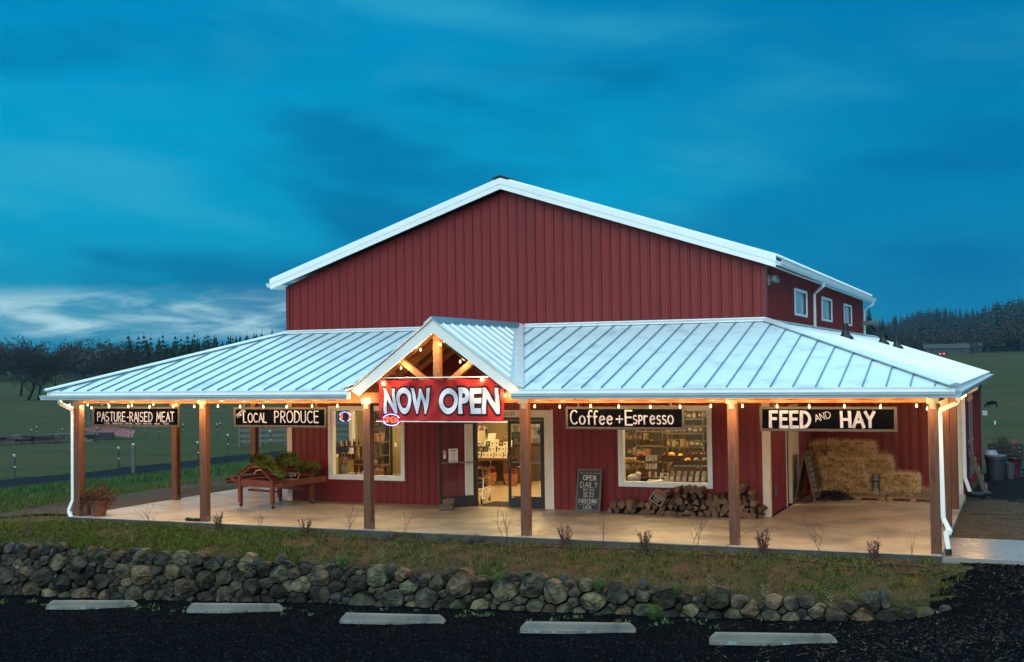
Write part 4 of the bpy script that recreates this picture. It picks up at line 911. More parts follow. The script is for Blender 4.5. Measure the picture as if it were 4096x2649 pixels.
def stone_arrays(poly, g):
    cx = sum(p[0] for p in poly) / len(poly); cz = sum(p[1] for p in poly) / len(poly)
    per = sum(math.hypot(poly[k][0] - poly[k - 1][0], poly[k][1] - poly[k - 1][1]) for k in range(len(poly))); size = math.sqrt(abs(sum(poly[k - 1][0] * poly[k][1] - poly[k][0] * poly[k - 1][1] for k in range(len(poly)))) / 2)
    if size < .035: return None
    pts = []
    for k in range(len(poly)):     # resample, then soften the corners
        p, q = poly[k - 1], poly[k]; n = max(1, int(math.hypot(q[0] - p[0], q[1] - p[1]) / (per / 26)))
        pts += [(p[0] + (q[0] - p[0]) * i / n, p[1] + (q[1] - p[1]) * i / n) for i in range(n)]
    for _ in range(g.choice([0, 1, 1])): pts = [tuple((pts[k - 1][c] + 4 * pts[k][c] + pts[(k + 1) % len(pts)][c]) / 6 for c in (0, 1)) for k in range(len(pts))]
    sh = g.uniform(.86, .95); off = Vector((g.uniform(0, 60), g.uniform(0, 60), 0)); dep = size * g.uniform(.34, .55); pr = g.uniform(-.03, .05)
    pl = [(g.uniform(-1.5, 1.5), g.uniform(-1.5, 1.5), g.uniform(.45, .95)) for _ in range(g.randint(4, 6))]
    y0 = lambda z: float(wall_y(cx)) + .22 + (z - float(interp(cx, ZLX, ZLZ))) * .22 - pr
    rings = [(1.0, -1.1), (1.0, .0), (.99, .48), (.95, .76), (.86, .92), (.66, .98), (.42, 1.0), (.2, 1.02)]; V = []; n = len(pts); rad = size * .56
    for sc, h in rings:
        for p in pts:
            x = cx + (p[0] - cx) * sc * sh; z = cz + (p[1] - cz) * sc * sh; u, w = (x - cx) / rad, (z - cz) / rad
            hh = min([h] + [c + a_ * u * .62 + b_ * w * .62 for a_, b_, c in pl]) if h > 0 else h
            q = Vector((x * 5, z * 5, hh)) + off; e = mnoise.noise(q) * .055 + mnoise.noise(q * 3.3) * .030 + mnoise.noise(q * 8) * .014
            k = (1 if h > 0 else 0); V.append((x + e * .35 * k, y0(cz) - hh * dep - e * k * (.5 + size), z + mnoise.noise(q + Vector((9, 0, 0))) * .012 * k))
    V.append((cx, y0(cz) - min([1.02] + [c for _, _, c in pl]) * dep, cz)); F = []
    for i in range(len(rings) - 1): F += [(i * n + k, i * n + (k + 1) % n, (i + 1) * n + (k + 1) % n, (i + 1) * n + k) for k in range(n)]
    b = (len(rings) - 1) * n; F += [(b + k, b + (k + 1) % n, len(V) - 1) for k in range(n)]; F.append(tuple(range(n))[::-1])
    return size * (1 if cx > -3.3 else .02), (cx, y0(cz), cz), V, F
sg = random.Random(9); ST = [q for q in (stone_arrays(p, sg) for p in cells(pack())) if q]; ST.sort(key=lambda q: -q[0])
for size, c, V, F in ST[:100]:
    m = MB(); m.add([(a - c[0], b - c[1], d - c[2]) for a, b, d in V], F); o = m.build('stone', STONE, wall); o.location = Vector(c) - wall.location
m = MB()
for size, c, V, F in ST[100:]: m.add(V, F)
stuff(m.build('small_stones', mat('small_field_stone', (.075, .066, .046), (.028, .025, .020), rough=.9, ns=4, bump=.8, bs=16, isl=.6, c3=(.03, .031, .033), ns3=2, spec=.2), wall, world=True))
m = MB(); n = 60; xs = np.linspace(-6.2, 16.2, n)
for a, b in zip(xs, xs[1:]):
    q = lambda x: [(x, wall_y(x) + .40, float(interp(x, ZLX, ZLZ)) - .3), (x, wall_y(x) + .50, wall_top(x) - .12), (x, wall_y(x) + .75, wall_top(x) - .05)]
    A, B = q(a), q(b); m.add([*A, *B], [(0, 3, 4, 1), (1, 4, 5, 2)])
m.build('earth_core', mat('dark_earth', (.014, .012, .010), rough=1, ns=6, bump=.5, bs=20, spec=.05), wall, world=True)

# ================================================================ WHEEL STOPS
WSM = mat('cast_concrete', (.175, .168, .152), (.135, .130, .118), rough=.85, ns=4, bump=.25, bs=60, c3=(.085, .084, .080), ns3=2.6, lo3=.50, hi3=.72)
CHIP = mat('blue_paint_chips', (.22, .33, .36), (.18, .28, .31), rough=.7, ns=20)
def wheel_stop(x0, y0, x1, y1, z, label, seed):
    dx, dy = x1 - x0, y1 - y0; r = thing('wheel_stop', label, 'wheel stop', ((x0 + x1) / 2, (y0 + y1) / 2 + .07, z), math.atan2(dy, dx), 'concrete wheel stops in front of the stone wall'); r.scale = (1, 1.15, 1.38)
    L_ = .915; m = MB(); pr = [(-.078, 0), (-.078, .035), (-.066, .05), (-.052, .105), (-.04, .118), (.04, .118), (.052, .105), (.066, .05), (.078, .035), (.078, 0)]; n = len(pr)
    rows = [(-L_, .42), (-L_ + .012, .55), (-L_ + .085, .97), (-L_ + .10, 1.0), (L_ - .10, 1.0), (L_ - .085, .97), (L_ - .012, .55), (L_, .42)]
    vs = []
    for xx, s in rows: vs += [(xx if h > .04 else (L_ if xx > 0 else -L_) if abs(xx) > L_ - .11 else xx, y * (.72 + .28 * s), min(h, .118 * s)) for y, h in pr]
    fs = [tuple(range(n)), tuple((len(rows) - 1) * n + k for k in range(n))]
    for i in range(len(rows) - 1): fs += [(i * n + k, i * n + (k + 1) % n, (i + 1) * n + (k + 1) % n, (i + 1) * n + k) for k in range(n)]
    m.add(vs, fs); m.build('block', WSM, r)
    g = random.Random(seed); m = MB()
    for k in range(g.randint(9, 15)):
        xx = g.choice([-1, 1]) * g.uniform(.1, .86) if g.random() < .6 else g.uniform(-.85, -.6); w, h = g.uniform(.012, .05), g.uniform(.006, .026); k_ = g.randint(5, 7)
        m.poly([(xx + w * math.cos(6.283 * i / k_) * g.uniform(.6, 1.2), -.0792, .004 + h * .9 + h * math.sin(6.283 * i / k_) * g.uniform(.5, .9)) for i in range(k_)])
    m.build('paint_chips', CHIP, r)
    m = MB()
    for xx in (-.6, .6): m.lathe([(.012, .1185), (.012, .1195)], (xx, 0, 0), 8)
    m.build('pin_hole', BLACKM, r)
for i, (a, b, z, l) in enumerate([((-.80, -7.56), (.92, -6.97), -1.575, 'concrete wheel stop at the far left, nearest the tallest stretch of stone wall'), ((2.75, -7.72), (4.50, -7.20), -1.35, 'concrete wheel stop second from the left, pale paint at its left end'),
        ((6.40, -8.30), (8.19, -7.90), -1.075, 'concrete wheel stop middle one, in front of the open glass door'), ((9.82, -8.50), (11.58, -8.03), -.915, 'concrete wheel stop below the right shop window, with paint chips along its foot'), ((12.95, -8.85), (14.73, -8.37), -.70, 'concrete wheel stop at the right end by the low end of the stone wall')]):
    zz = float(hgt((a[0] + b[0]) / 2, (a[1] + b[1]) / 2)) + .02; wheel_stop(*a, *b, zz, l, i)

# ================================================================ PLANTS IN THE BED
HEA = mat('dried_heather', (.115, .062, .052), (.075, .045, .040), rough=.85, ns=6, isl=.4, spec=.1)
LAV = mat('lavender_grey', (.115, .120, .115), (.085, .092, .082), rough=.85, ns=6, isl=.35, spec=.1)
MUL = mat('mullein_leaf', (.130, .165, .085), (.09, .125, .06), rough=.8, ns=6, isl=.3, spec=.1)
STEMM = mat('thin_twig', (.070, .048, .036), (.05, .036, .028), rough=.8, ns=6)
BRN = mat('dead_leaves', (.115, .048, .026), (.065, .030, .018), rough=.85, ns=7, isl=.5, spec=.1)
def leafy(V_P, D, w): return tris(V_P, V_P + D, w)
def shrub(seed, H=.42, Wd=.17, n=520):
    g = np.random.default_rng(seed); m = MB(); P, Dd = [], []
    for k in range(13):
        a = g.uniform(0, 6.28); sp = g.uniform(.25, 1); e = Vector((math.cos(a) * Wd * sp, math.sin(a) * Wd * sp, H * g.uniform(.65, 1))); b = Vector((math.cos(a) * .03, math.sin(a) * .03, -.03)); mid = (b + e) / 2 + Vector((-e.x * .18, -e.y * .18, 0))
        m.tube([b, mid, e], [.006, .005, .003], 4)
        t = g.uniform(.3, 1.05, n // 13); q = np.array(b)[None] * ((1 - t) ** 2)[:, None] + 2 * np.array(mid)[None] * (t * (1 - t))[:, None] + np.array(e)[None] * (t ** 2)[:, None]
        P.append(q + g.normal(size=q.shape) * .012); d = g.normal(size=q.shape) * .6 + np.array([0, 0, .9]) + np.array([e.x, e.y, 0]) * 2; Dd.append(d / np.linalg.norm(d, axis=1)[:, None] * g.uniform(.03, .065, len(q))[:, None])
    P, Dd = np.concatenate(P), np.concatenate(Dd); Wv = np.cross(Dd, g.normal(size=P.shape)); Wv = Wv / np.linalg.norm(Wv, axis=1)[:, None] * .005
    r = thing('shrub', 'x', 'shrub'); m.build('stems', STEMM, r); V, T = tris(P, P + Dd, Wv); np_mesh('foliage', V, T, HEA, r); return r
def tuft(seed, H=.20, Wd=.13, n=260, m=LAV, name='lavender', cat='plant', w=.004):
    g = np.random.default_rng(seed); a = g.uniform(0, 6.28, n); rr = Wd * g.uniform(.05, 1, n) ** .7; P = np.stack([np.cos(a) * rr * .35, np.sin(a) * rr * .35, 0 * a - .02], 1); Q = np.stack([np.cos(a) * rr, np.sin(a) * rr, H * g.uniform(.55, 1.05, n) * (1 - .4 * (rr / Wd) ** 2)], 1)
    Wv = np.stack([-np.sin(a), np.cos(a), 0 * a], 1) * w; V, T = tris(P, Q, Wv)
    P2 = P + (Q - P) * g.uniform(.4, .95, n)[:, None]; D = g.normal(size=(n, 3)) * .018 + np.array([0, 0, .02]); V2, T2 = tris(P2, P2 + D, Wv * 1.6)
    r = thing(name, 'x', cat); np_mesh('foliage', np.concatenate([V, V2]), np.concatenate([T, T2 + len(V)]), m, r); return r
def rosette(seed, H=.26):
    g = np.random.default_rng(seed); r = thing('mullein_plant', 'x', 'plant'); m = MB(); m.tube([(0, 0, -.03), (.01, 0, H * .5), (0, .01, H)], [.009, .008, .004], 5); m.build('stem', MUL, r); m = MB()
    for k in range(22):
        t = k / 21; a = k * 2.4; L_ = .115 * (1 - .55 * t) * g.uniform(.8, 1.15); z = H * (.08 + .9 * t); up = .25 + .8 * t; c, s = math.cos(a), math.sin(a); f = lambda u, v, zz: (c * u - s * v, s * u + c * v, zz)
        m.add([f(.005, 0, z), f(L_ * .5, -.022, z + L_ * .5 * up), f(L_, 0, z + L_ * .55 * up), f(L_ * .5, .022, z + L_ * .5 * up), f(L_ * .5, 0, z + L_ * .44 * up)], [(0, 1, 4), (1, 2, 4), (2, 3, 4), (3, 0, 4)])
    m.build('leaves', MUL, r); return r
def sapling(seed, H=.6):
    g = random.Random(seed); r = thing('sapling', 'x', 'sapling'); m = MB()
    def br(p, d, L_, rad, lv):
        q = p + d * L_ * .5 + Vector((g.gauss(0, .02), g.gauss(0, .02), 0)); e = q + (d + Vector((g.gauss(0, .15), g.gauss(0, .15), .1))).normalized() * L_ * .5; m.tube([p, q, e], [rad, rad * .8, rad * .45], 4)
        if lv < 2:
            for s in (q, e, q.lerp(e, .5))[: 3 - lv]: br(s, (d + Vector((g.gauss(0, .5), g.gauss(0, .3), .25))).normalized(), L_ * g.uniform(.4, .65), rad * .55, lv + 1)
    for k in range(g.choice([1, 2, 3])): br(Vector((g.gauss(0, .02), g.gauss(0, .02), -.05)), Vector((g.gauss(0, .18), g.gauss(0, .12), 1)).normalized(), H * g.uniform(.5, .75), .007, 0)
    m.build('stem', STEMM, r); return r
def place(r, x, y, s, label, group=None, rz=0.0):
    z = float(hgt(x, y)); wy = float(wall_y(x))
    if wy + .25 < y < wy + .75: z = max(z, wall_top(x) - .06)
    r.location = (x, y, z + .012); r.scale = (s,) * 3; r.rotation_euler.z = rz; r['label'] = label
    if group: r['group'] = group
sh = [shrub(s) for s in (1, 2, 3)]; used = set()
for i, (x, s, l) in enumerate([(1.21, .95, 'dried reddish shrub before the left porch, right of its second post'), (3.42, .85, 'thin dried shrub before the slab below the produce cart'), (9.18, 1.0, 'dried shrub beside the right-hand entrance post'), (10.75, .95, 'bushy dried shrub before the slab below the firewood'),
                               (12.95, 1.2, 'tall dried shrub just right of the post by the firewood'), (14.88, .95, 'dried reddish shrub before the hay alcove, nearest the corner post')]):
    r = sh[i % 3]
    if i >= 3: r = dup(r)
    place(r, x, -4.62 - .05 * (i % 2), s, l, 'dried shrubs along the porch slab', i * 1.3)
for i, (x, y, H, l) in enumerate([(2.25, -4.6, .50, 'bare forked sapling before the produce cart'), (4.42, -4.62, .62, 'leaning bare sapling against the left entrance post'), (8.0, -4.7, .75, 'arching bare sapling beside the right entrance post'), (9.88, -4.6, .78, 'tall bare sapling standing before the OPEN DAILY board'), (11.66, -4.55, .80, 'single bare whip before the firewood stack'),
                                  (13.93, -4.62, .85, 'bare sapling of several stems before the hay alcove'), (15.55, -4.95, .70, 'pair of bare sticks near the corner downspout'), (-.45, -4.75, .62, 'thin bent sapling left of the second porch post'), (-3.45, -5.3, .85, 'thin sapling at the left end of the grassy bank'), (5.83, -4.7, .62, 'straight bare whip midway between the entrance posts')]): place(sapling(40 + i, H), x, y, 1, l)
lv = [tuft(s) for s in (1, 2, 3)]; used = set()
P_ = [(2.43, -6.18), (3.26, -6.12), (3.8, -6.1), (4.26, -6.0), (4.58, -6.12), (4.95, -5.95), (7.6, -6.38), (9.07, -6.36), (9.58, -6.48), (9.85, -6.42), (10.41, -6.4), (10.80, -6.42), (11.28, -6.5), (5.45, -4.72), (6.7, -4.68), (7.2, -4.72), (7.35, -4.66), (15.2, -6.55), (6.35, -6.3)]
for i, (x, y) in enumerate(P_):
    r = lv[i % 3]
    if i >= 3: r = dup(r)
    up = y > -5; place(r, x, y, random.uniform(.85, 1.25), 'grey lavender tuft in the row at the foot of the porch slab' if up else 'grey lavender tuft in the row along the top of the stone wall', 'lavender by the porch slab' if up else 'lavender along the wall top', i)
ms = [rosette(s) for s in (1, 2)]
for i, (x, y, s) in enumerate([(-.4, -5.5, 1.0), (.95, -6.0, .95), (1.92, -5.98, .9), (5.9, -5.88, 1.15), (6.83, -5.92, 1.1), (7.86, -6.08, .9), (12.42, -6.4, 1.1), (13.35, -6.5, 1.25), (14.37, -6.5, 1.1)]):
    r = ms[i % 2]
    if i >= 2: r = dup(r)
    place(r, x, y, s, 'pale green leafy plant with an upright stem on the bed above the stone wall', 'pale leafy plants above the stone wall', i * .9)
gt = tuft(9, .26, .2, 420, WEED, 'grass_tuft', 'grass tuft', .005); first = True
for i, (x, y, s, l) in enumerate([(5.2, -6.15, 1.1, 'bright green tuft on the wall top, the one furthest left'), (8.55, -6.42, .8, 'bright green tuft on the wall top below the entrance'), (10.5, -6.55, .9, 'bright green tuft on the wall top, between two lavenders'), (11.85, -6.5, .9, 'bright green tuft on the wall top, the one furthest right'), (11.6, -7.0, 1.0, 'green tuft growing from the foot of the stone wall')]):
    r = gt if first else dup(gt); first = False; place(r, x, y, s, l, None, i)
    if i == 4: r.location.z = float(hgt(x, y)) + .05
sb = tuft(12, .20, .30, 260, GR3, 'dry_clump', 'plant', .004); place(sb, 13.93, -6.5, 1, 'dry straw coloured clump above the stone wall'); s2 = tuft(13, .22, .28, 300, LAV, 'sage_clump', 'plant', .007); place(s2, 15.05, -6.5, 1, 'low grey-green clump near the right end of the stone wall')
# black drip line
HOSE = mat('black_poly_pipe', (.008, .008, .009), rough=.5)
def hose(name, label, pts, r=.011, cat='hose'):
    gz = lambda x, y: max(float(hgt(x, y)), wall_top(x) - .05) if float(wall_y(x)) + .25 < y < float(wall_y(x)) + .8 else float(hgt(x, y))
    P = [Vector((x, y, gz(x, y) + .025)) for x, y in pts]; Q = []
    for i in range(len(P) - 1):
        for t in np.linspace(0, 1, 8, endpoint=False):
            a = P[max(i - 1, 0)]; b = P[i]; c = P[i + 1]; d = P[min(i + 2, len(P) - 1)]
            p = .5 * ((2 * b) + (c - a) * t + (2 * a - 5 * b + 4 * c - d) * t * t + (3 * b - a - 3 * c + d) * t ** 3); p.z = gz(p.x, p.y) + .03; Q.append(p)
    r_ = thing(name, label, cat, tuple(Q[0])); m = MB(); m.tube(Q, r, 6); m.build('pipe', HOSE, r_, world=True)
    for k in range(4): q = Q[int((k + .5) / 4 * len(Q))]; mm = MB(); mm.lathe([(.011, 0), (.014, .02), (.006, .03)], q, 7); mm.build('emitter', MATS.setdefault('redp', mat('red_plastic', (.4, .03, .02))), r_, world=True)
hose('drip_hose', 'black drip hose running along the wall top', [(-3.2, -5.2), (-1, -5.75), (1.2, -6.1), (3.5, -6.22), (5.2, -6.15), (6.5, -6.22), (8, -6.32), (9.5, -6.45), (11, -6.48), (12.5, -6.45), (14, -6.52), (15.6, -6.4)])
hose('drip_hose', 'black drip hose running along the foot of the porch slab', [(-3.2, -4.75), (0, -4.7), (3, -4.68), (6, -4.75), (9, -4.72), (11.2, -4.62), (11.7, -4.78), (13, -4.72), (14.6, -5.0), (15.2, -4.8), (16.0, -5.0), (15.9, -5.25), (15.2, -5.2)])
# planters with dead annuals on the slab's left corner
TERRA = mat('rust_pot', (.17, .065, .035), (.10, .04, .022), rough=.8, ns=7)
def planter(x, y, r0, h, label, seed, sp):
    r = thing('flower_pot', label, 'planter', (x, y, 0), 0, 'planters at the corner post'); m = MB(); m.lathe([(r0 * .72, 0), (r0, h), (r0 * 1.08, h), (r0 * 1.08, h + .03), (r0 * .92, h + .03), (r0 * .9, h - .04)], n=18); m.build('pot', TERRA, r)
    g = np.random.default_rng(seed); n = 1500; c = rvec(n) * g.uniform(.35, 1, n)[:, None] * np.array([sp, sp * .9, sp * .75]) + np.array([sp * .1, 0, h + .12]); c[:, 2] -= .25 * np.maximum(np.hypot(c[:, 0], c[:, 1]) - r0, 0); k = (c[:, 2] > h - .02) | (np.hypot(c[:, 0], c[:, 1]) > r0 * 1.05); c = c[k]; c = c[c[:, 2] > .03]; n = len(c)
    D = rvec(n) * .035; Wv = np.cross(D, rvec(n)) * .55; V, T = tris(c, c + D, Wv); np_mesh('dead_foliage', V, T, BRN, r)
    m = MB()
    for k in range(16): a = g.uniform(0, 6.28); m.tube([(0, 0, h - .03), (math.cos(a) * sp * .5, math.sin(a) * sp * .5, h + .2), (math.cos(a) * sp * .9, math.sin(a) * sp * .9, h + g.uniform(-.1, .25))], .004, 4)
    m.build('stems', STEMM, r)
planter(-2.46, -4.15, .21, .33, 'rust coloured pot of dead brown flowers in front of the left corner post', 1, .40); planter(-2.86, -4.12, .15, .26, 'smaller rusty pot of dead flowers beside the left downspout', 2, .26)
m = MB(); n = 240; c = rvec(n) * np.array([.2, .07, .03]); D = rvec(n) * .04; V, T = tris(c + np.array([0, 0, .02]), c + D + np.array([0, 0, .03]), np.cross(D, rvec(n)) * .5); r = tag(np_mesh('leaf_litter', V, T, mat('dark_leaves', (.02, .017, .012), isl=.4, rough=.9)), 'heap of dark wet leaves beside the second porch post', 'leaf litter'); r.location = (.30, -4.28, .0)

# ================================================================ SIGNS
CHAINM = STEEL
def hanging_sign(x0, x1, z0, z1, label, paint, tilt=0.0):
    r = thing('hanging_sign', label, 'sign', ((x0 + x1) / 2, -4.285, z1), tilt, 'chalkboard signs hanging from the porch beam'); w = x1 - x0; h = z1 - z0; t = .048
    m = MB(); m.box(-w / 2 + t * .6, w / 2 - t * .6, -.008, .010, -h + t * .6, -t * .6); m.build('board', CHALK, r)
    m = MB()
    for a, b, c, d in ((-w / 2, w / 2, -t, 0), (-w / 2, w / 2, -h, -h + t), (-w / 2, -w / 2 + t, -h + t, -t), (w / 2 - t, w / 2, -h + t, -t)): m.box(a, b, -.021, .021, c, d)
    m.build('frame', mat('sign_frame_wood', (.016, .0155, .017), (.010, .0098, .011), rough=.75, ns=6, stretch=(.7, 4, 4), bump=.2, bs=30), r, bevel=.003)
    for sx in (-.78, .78):
        m = MB(); x = sx * w / 2
        for k in range(3): m.tube([(x + (.010 * math.cos(a) if k % 2 else 0), (0 if k % 2 else .010 * math.cos(a)), .018 + k * .03 + .018 * math.sin(a)) for a in np.linspace(0, 6.28, 9)[:-1]], .0028, 5, closed=True)
        m.build('chain', CHAINM, r)
    q = []; paint(q, w, h)
    for m in q: m.build('lettering', PAINT, r)
    return r
def brush(lst, *a, **k): q = MB(); letters(q, *a, **k); lst.append(q)
def p_meat(m, w, h):
    brush(m, 'PASTURE-RAISED MEAT', -w / 2 + .14, -.335, .205, .026, y=-.0095, width=w - .30)
    brush(m, 'LOCAL . GRASS-FED . ORGANIC . FRESH . NON-GMO . HALAL . PALEO', -w / 2 + .33, -.40, .034, .0065, y=-.0095, width=w - .62)
def p_prod(m, w, h):
    brush(m, 'FRESH', -w / 2 + .11, -.235, .085, .014, y=-.0095, rot=.62, xs=.8)
    brush(m, 'LOCAL', -w / 2 + .25, -.325, .19, .026, y=-.0095, width=.60); brush(m, 'PRODUCE', -w / 2 + 1.05, -.325, .24, .027, y=-.0095, width=1.10)
def p_cof(m, w, h):
    brush(m, 'Coffee', -w / 2 + .10, -.335, .26, .030, y=-.0095, width=.84); brush(m, '+', -w / 2 + 1.02, -.345, .26, .026, y=-.0095); brush(m, 'E', -w / 2 + 1.21, -.345, .27, .032, y=-.0095); brush(m, 'spresso', -w / 2 + 1.36, -.325, .26, .028, y=-.0095, width=.78)
def p_feed(m, w, h):
    brush(m, 'FEED', -w / 2 + .19, -.365, .27, .055, y=-.0095, width=.70); brush(m, 'AND', -w / 2 + 1.00, -.27, .12, .013, y=-.0095, width=.28, rot=.28); brush(m, 'HAY', -w / 2 + 1.45, -.36, .26, .052, y=-.0095, width=.56)
hanging_sign(-2.50, -.045, 2.07, 2.53, 'hanging chalkboard reading PASTURE-RAISED MEAT', p_meat); hanging_sign(1.405, 3.745, 2.083, 2.517, 'hanging chalkboard reading FRESH LOCAL PRODUCE', p_prod)
hanging_sign(9.115, 11.47, 2.095, 2.53, 'hanging chalkboard reading Coffee + Espresso', p_cof); hanging_sign(12.87, 15.26, 2.086, 2.53, 'hanging chalkboard reading FEED AND HAY', p_feed)
# banner
BANR = mat('banner_red', (.44, .022, .026), (.38, .018, .022), rough=.7, ns=1.5, spec=.2)
BW = mat('banner_white', (.72, .72, .80), (.66, .66, .74), rough=.7, ns=2, spec=.2); BK = mat('banner_black', (.012, .012, .018), rough=.7, spec=.2)
bx0, bx1, bz0, bz1 = 5.075, 7.885, 2.245, 3.10
ban = thing('banner', 'red cloth banner reading NOW OPEN stretched across the porch gable', 'banner', ((bx0 + bx1) / 2, -4.43, bz1))
def wav(x, z):
    u = (x - bx0) / (bx1 - bx0); v = (bz1 - z) / (bz1 - bz0)
    pin = abs(math.sin(u * math.pi * 4.5)) ; return -.050 * math.sin(u * 9 + v * 2.2) * v * (1 - v) * 2 - .034 * math.sin(u * 23 - v * 6) * (1 - v * .8) - .016 * math.sin(u * 31 + v * 9) - .018 * pin * max(0, 1 - v * 2.2)
def sag(x, z):
    u = (x - bx0) / (bx1 - bx0); v = (bz1 - z) / (bz1 - bz0); return -.030 * abs(math.sin(u * math.pi * 4.5)) ** 1.5 * max(0, 1 - v * 1.6)
def bshape(x, z): u = (x - bx0) / (bx1 - bx0); return x + (.05 if u < .5 else -.05) * ((bz1 - z) / (bz1 - bz0)) * abs(u - .5) * 1.2, z + sag(x, z)
nx, nz = 150, 46; V = []; F = []
for j in range(nz + 1):
    for i in range(nx + 1):
        x = bx0 + (bx1 - bx0) * i / nx; z = bz1 - (bz1 - bz0) * j / nz; X, Z = bshape(x, z); V.append((X, -4.43 + wav(x, z), Z))
for j in range(nz):
    for i in range(nx): a = j * (nx + 1) + i; F.append((a, a + 1, a + nx + 2, a + nx + 1))
m = MB(); m.sm = True; m.add(V, F); m.build('cloth', BANR, ban, world=True)
def ban_text(t, x0, x1, zb, zt, off, m, name, y):
    V, F = text_mesh(t, 1.0, 0.038); lo = V.min(0); hi = V.max(0)
    if off: V2, F2 = text_mesh(t, 1.0, 0.038 + off)
    else: V2, F2 = V, F
    X = x0 + (V2[:, 0] - lo[0]) / (hi[0] - lo[0]) * (x1 - x0); Z = zb + (V2[:, 1] - lo[1]) / (hi[1] - lo[1]) * (zt - zb)
    bm = bmesh.new(); vs = [bm.verts.new((a, 0, b)) for a, b in zip(X, Z)]
    for f in F2:
        try: bm.faces.new([vs[i] for i in f])
        except ValueError: pass
    for _ in range(4):
        ed = [e for e in bm.edges if e.calc_length() > .09]
        if not ed: break
        bmesh.ops.subdivide_edges(bm, edges=ed, cuts=1); bmesh.ops.triangulate(bm, faces=bm.faces[:])
    for v in bm.verts:
        x, z = v.co.x, v.co.z; X_, Z_ = bshape(x, z); v.co = (X_, -4.43 + wav(x, z) - y, Z_)
    me = bpy.data.meshes.new(name); bm.to_mesh(me); bm.free(); me.materials.append(m); me.transform(Matrix.Translation(-ban.location)); return link(name, me, ban)
for t, a, b in (('NOW', 5.19, 6.27), ('OPEN', 6.46, 7.79)):
    ban_text(t, a, b, 2.385, 2.925, .060, BK, 'letter_outline', .006); ban_text(t, a, b, 2.385, 2.925, 0, BW, 'lettering', .011)
m = MB(); m.tube([(5.0, -4.425, 3.12), (7.92, -4.425, 3.125)], .010, 6); m.build('rod', WHITE, ban, world=True); m = MB(); m.tube([(5.02, -4.435, 2.232), (7.945, -4.435, 2.228)], .011, 6); m.build('rod', WHITE, ban, world=True)
# neon OPEN signs
NR = emis('neon_red', (1.0, .055, .02), 7); NRG = emis('neon_core', (1.0, .35, .16), 5); NB = emis('neon_blue', (.22, .25, 1.0), 7)
def neon(x, y, z, s, rz, label, ho=0, hs=1):
    r = thing('neon_sign', label, 'neon sign', (x, y, z), rz, 'neon signs'); m = MB(); m.lathe([(.20, 0), (.22, .015), (.22, .05), (.2, .06)], (ho, .075, 0), 20, Matrix.Diagonal(Vector((1.0 * s * hs, 1, .62 * s))) @ Matrix.Rotation(R(-90), 3, 'X')) ; m.build('housing', BLACKM, r)
    e = lambda a: (.235 * s * math.cos(R(a)), .0, .135 * s * math.sin(R(a)))
    for a0, a1 in ((20, 160), (200, 340)): m = MB(); m.tube([e(a) for a in np.linspace(a0, a1, 18)], .0085 * s, 6); m.build('border_tube', NB, r)
    x_ = -.205 * s
    for ch in 'OPEN':
        m = MB(); k = .125 * s
        for st in GL[ch]: m.tube([(x_ + px * k * 1.15, -.004, (pz - .5) * k) for px, pz in st], .0085 * s, 6)
        m.build('letter_tube', NR, r); x_ += (.108 if ch != 'E' else .098) * s
    m = MB(); m.tube([(.1 * s, .02, .13 * s), (.1 * s, .03, .30)], .003, 4); m.tube([(-.1 * s, .02, .13 * s), (-.1 * s, .03, .30)], .003, 4); m.build('hanging_wire', STEEL, r)
    m = MB(); m.tube([(.19 * s, .03, -.06 * s), (.28 * s, .02, -.13 * s), (.36 * s, .03, -.10 * s)], .004, 5); m.build('power_cord', BLACKM, r)
neon(5.41, -4.52, 2.268, .84, 0, 'glowing red and blue neon OPEN sign at the lower left corner of the banner'); neon(1.47, .32, 2.11, .85, R(168), 'neon OPEN sign hanging turned away inside the left shop window', -.12, .5)

# ================================================================ STRING LIGHTS
BULB = emis('warm_bulb', (1.0, .78, .34), 2.6, True); SOCK = mat('rubber_socket', (.012, .011, .010), rough=.5)
def bulb_meshes():
    m = MB(); m.sm = True; m.lathe([(.006, .03), (.013, .022), (.024, -.004), (.031, -.030), (.029, -.052), (.017, -.070), (.003, -.076)], n=12); a = m.build('bulb', BULB); m = MB(); m.lathe([(.004, .10), (.005, .075), (.014, .07), (.017, .03), (.013, .022)], n=9); b = m.build('socket', SOCK)
    A, B = a.data, b.data; bpy.data.objects.remove(a); bpy.data.objects.remove(b); return A, B
BM_, SM_ = bulb_meshes()
BL = bpy.data.lights.new('string_bulb', 'POINT'); BL.energy = 34.0; BLG = bpy.data.lights.new('gable_bulb', 'POINT'); BLG.energy = 14.0; BLG.color = (1.0, .56, .20); BLG.shadow_soft_size = .025; BLW = bpy.data.lights.new('string_bulb_outside', 'POINT'); BLW.energy = 4.0; BLW.color = (1.0, .56, .20); BLW.shadow_soft_size = .025; BL.color = (1.0, .56, .20); BL.shadow_soft_size = .025
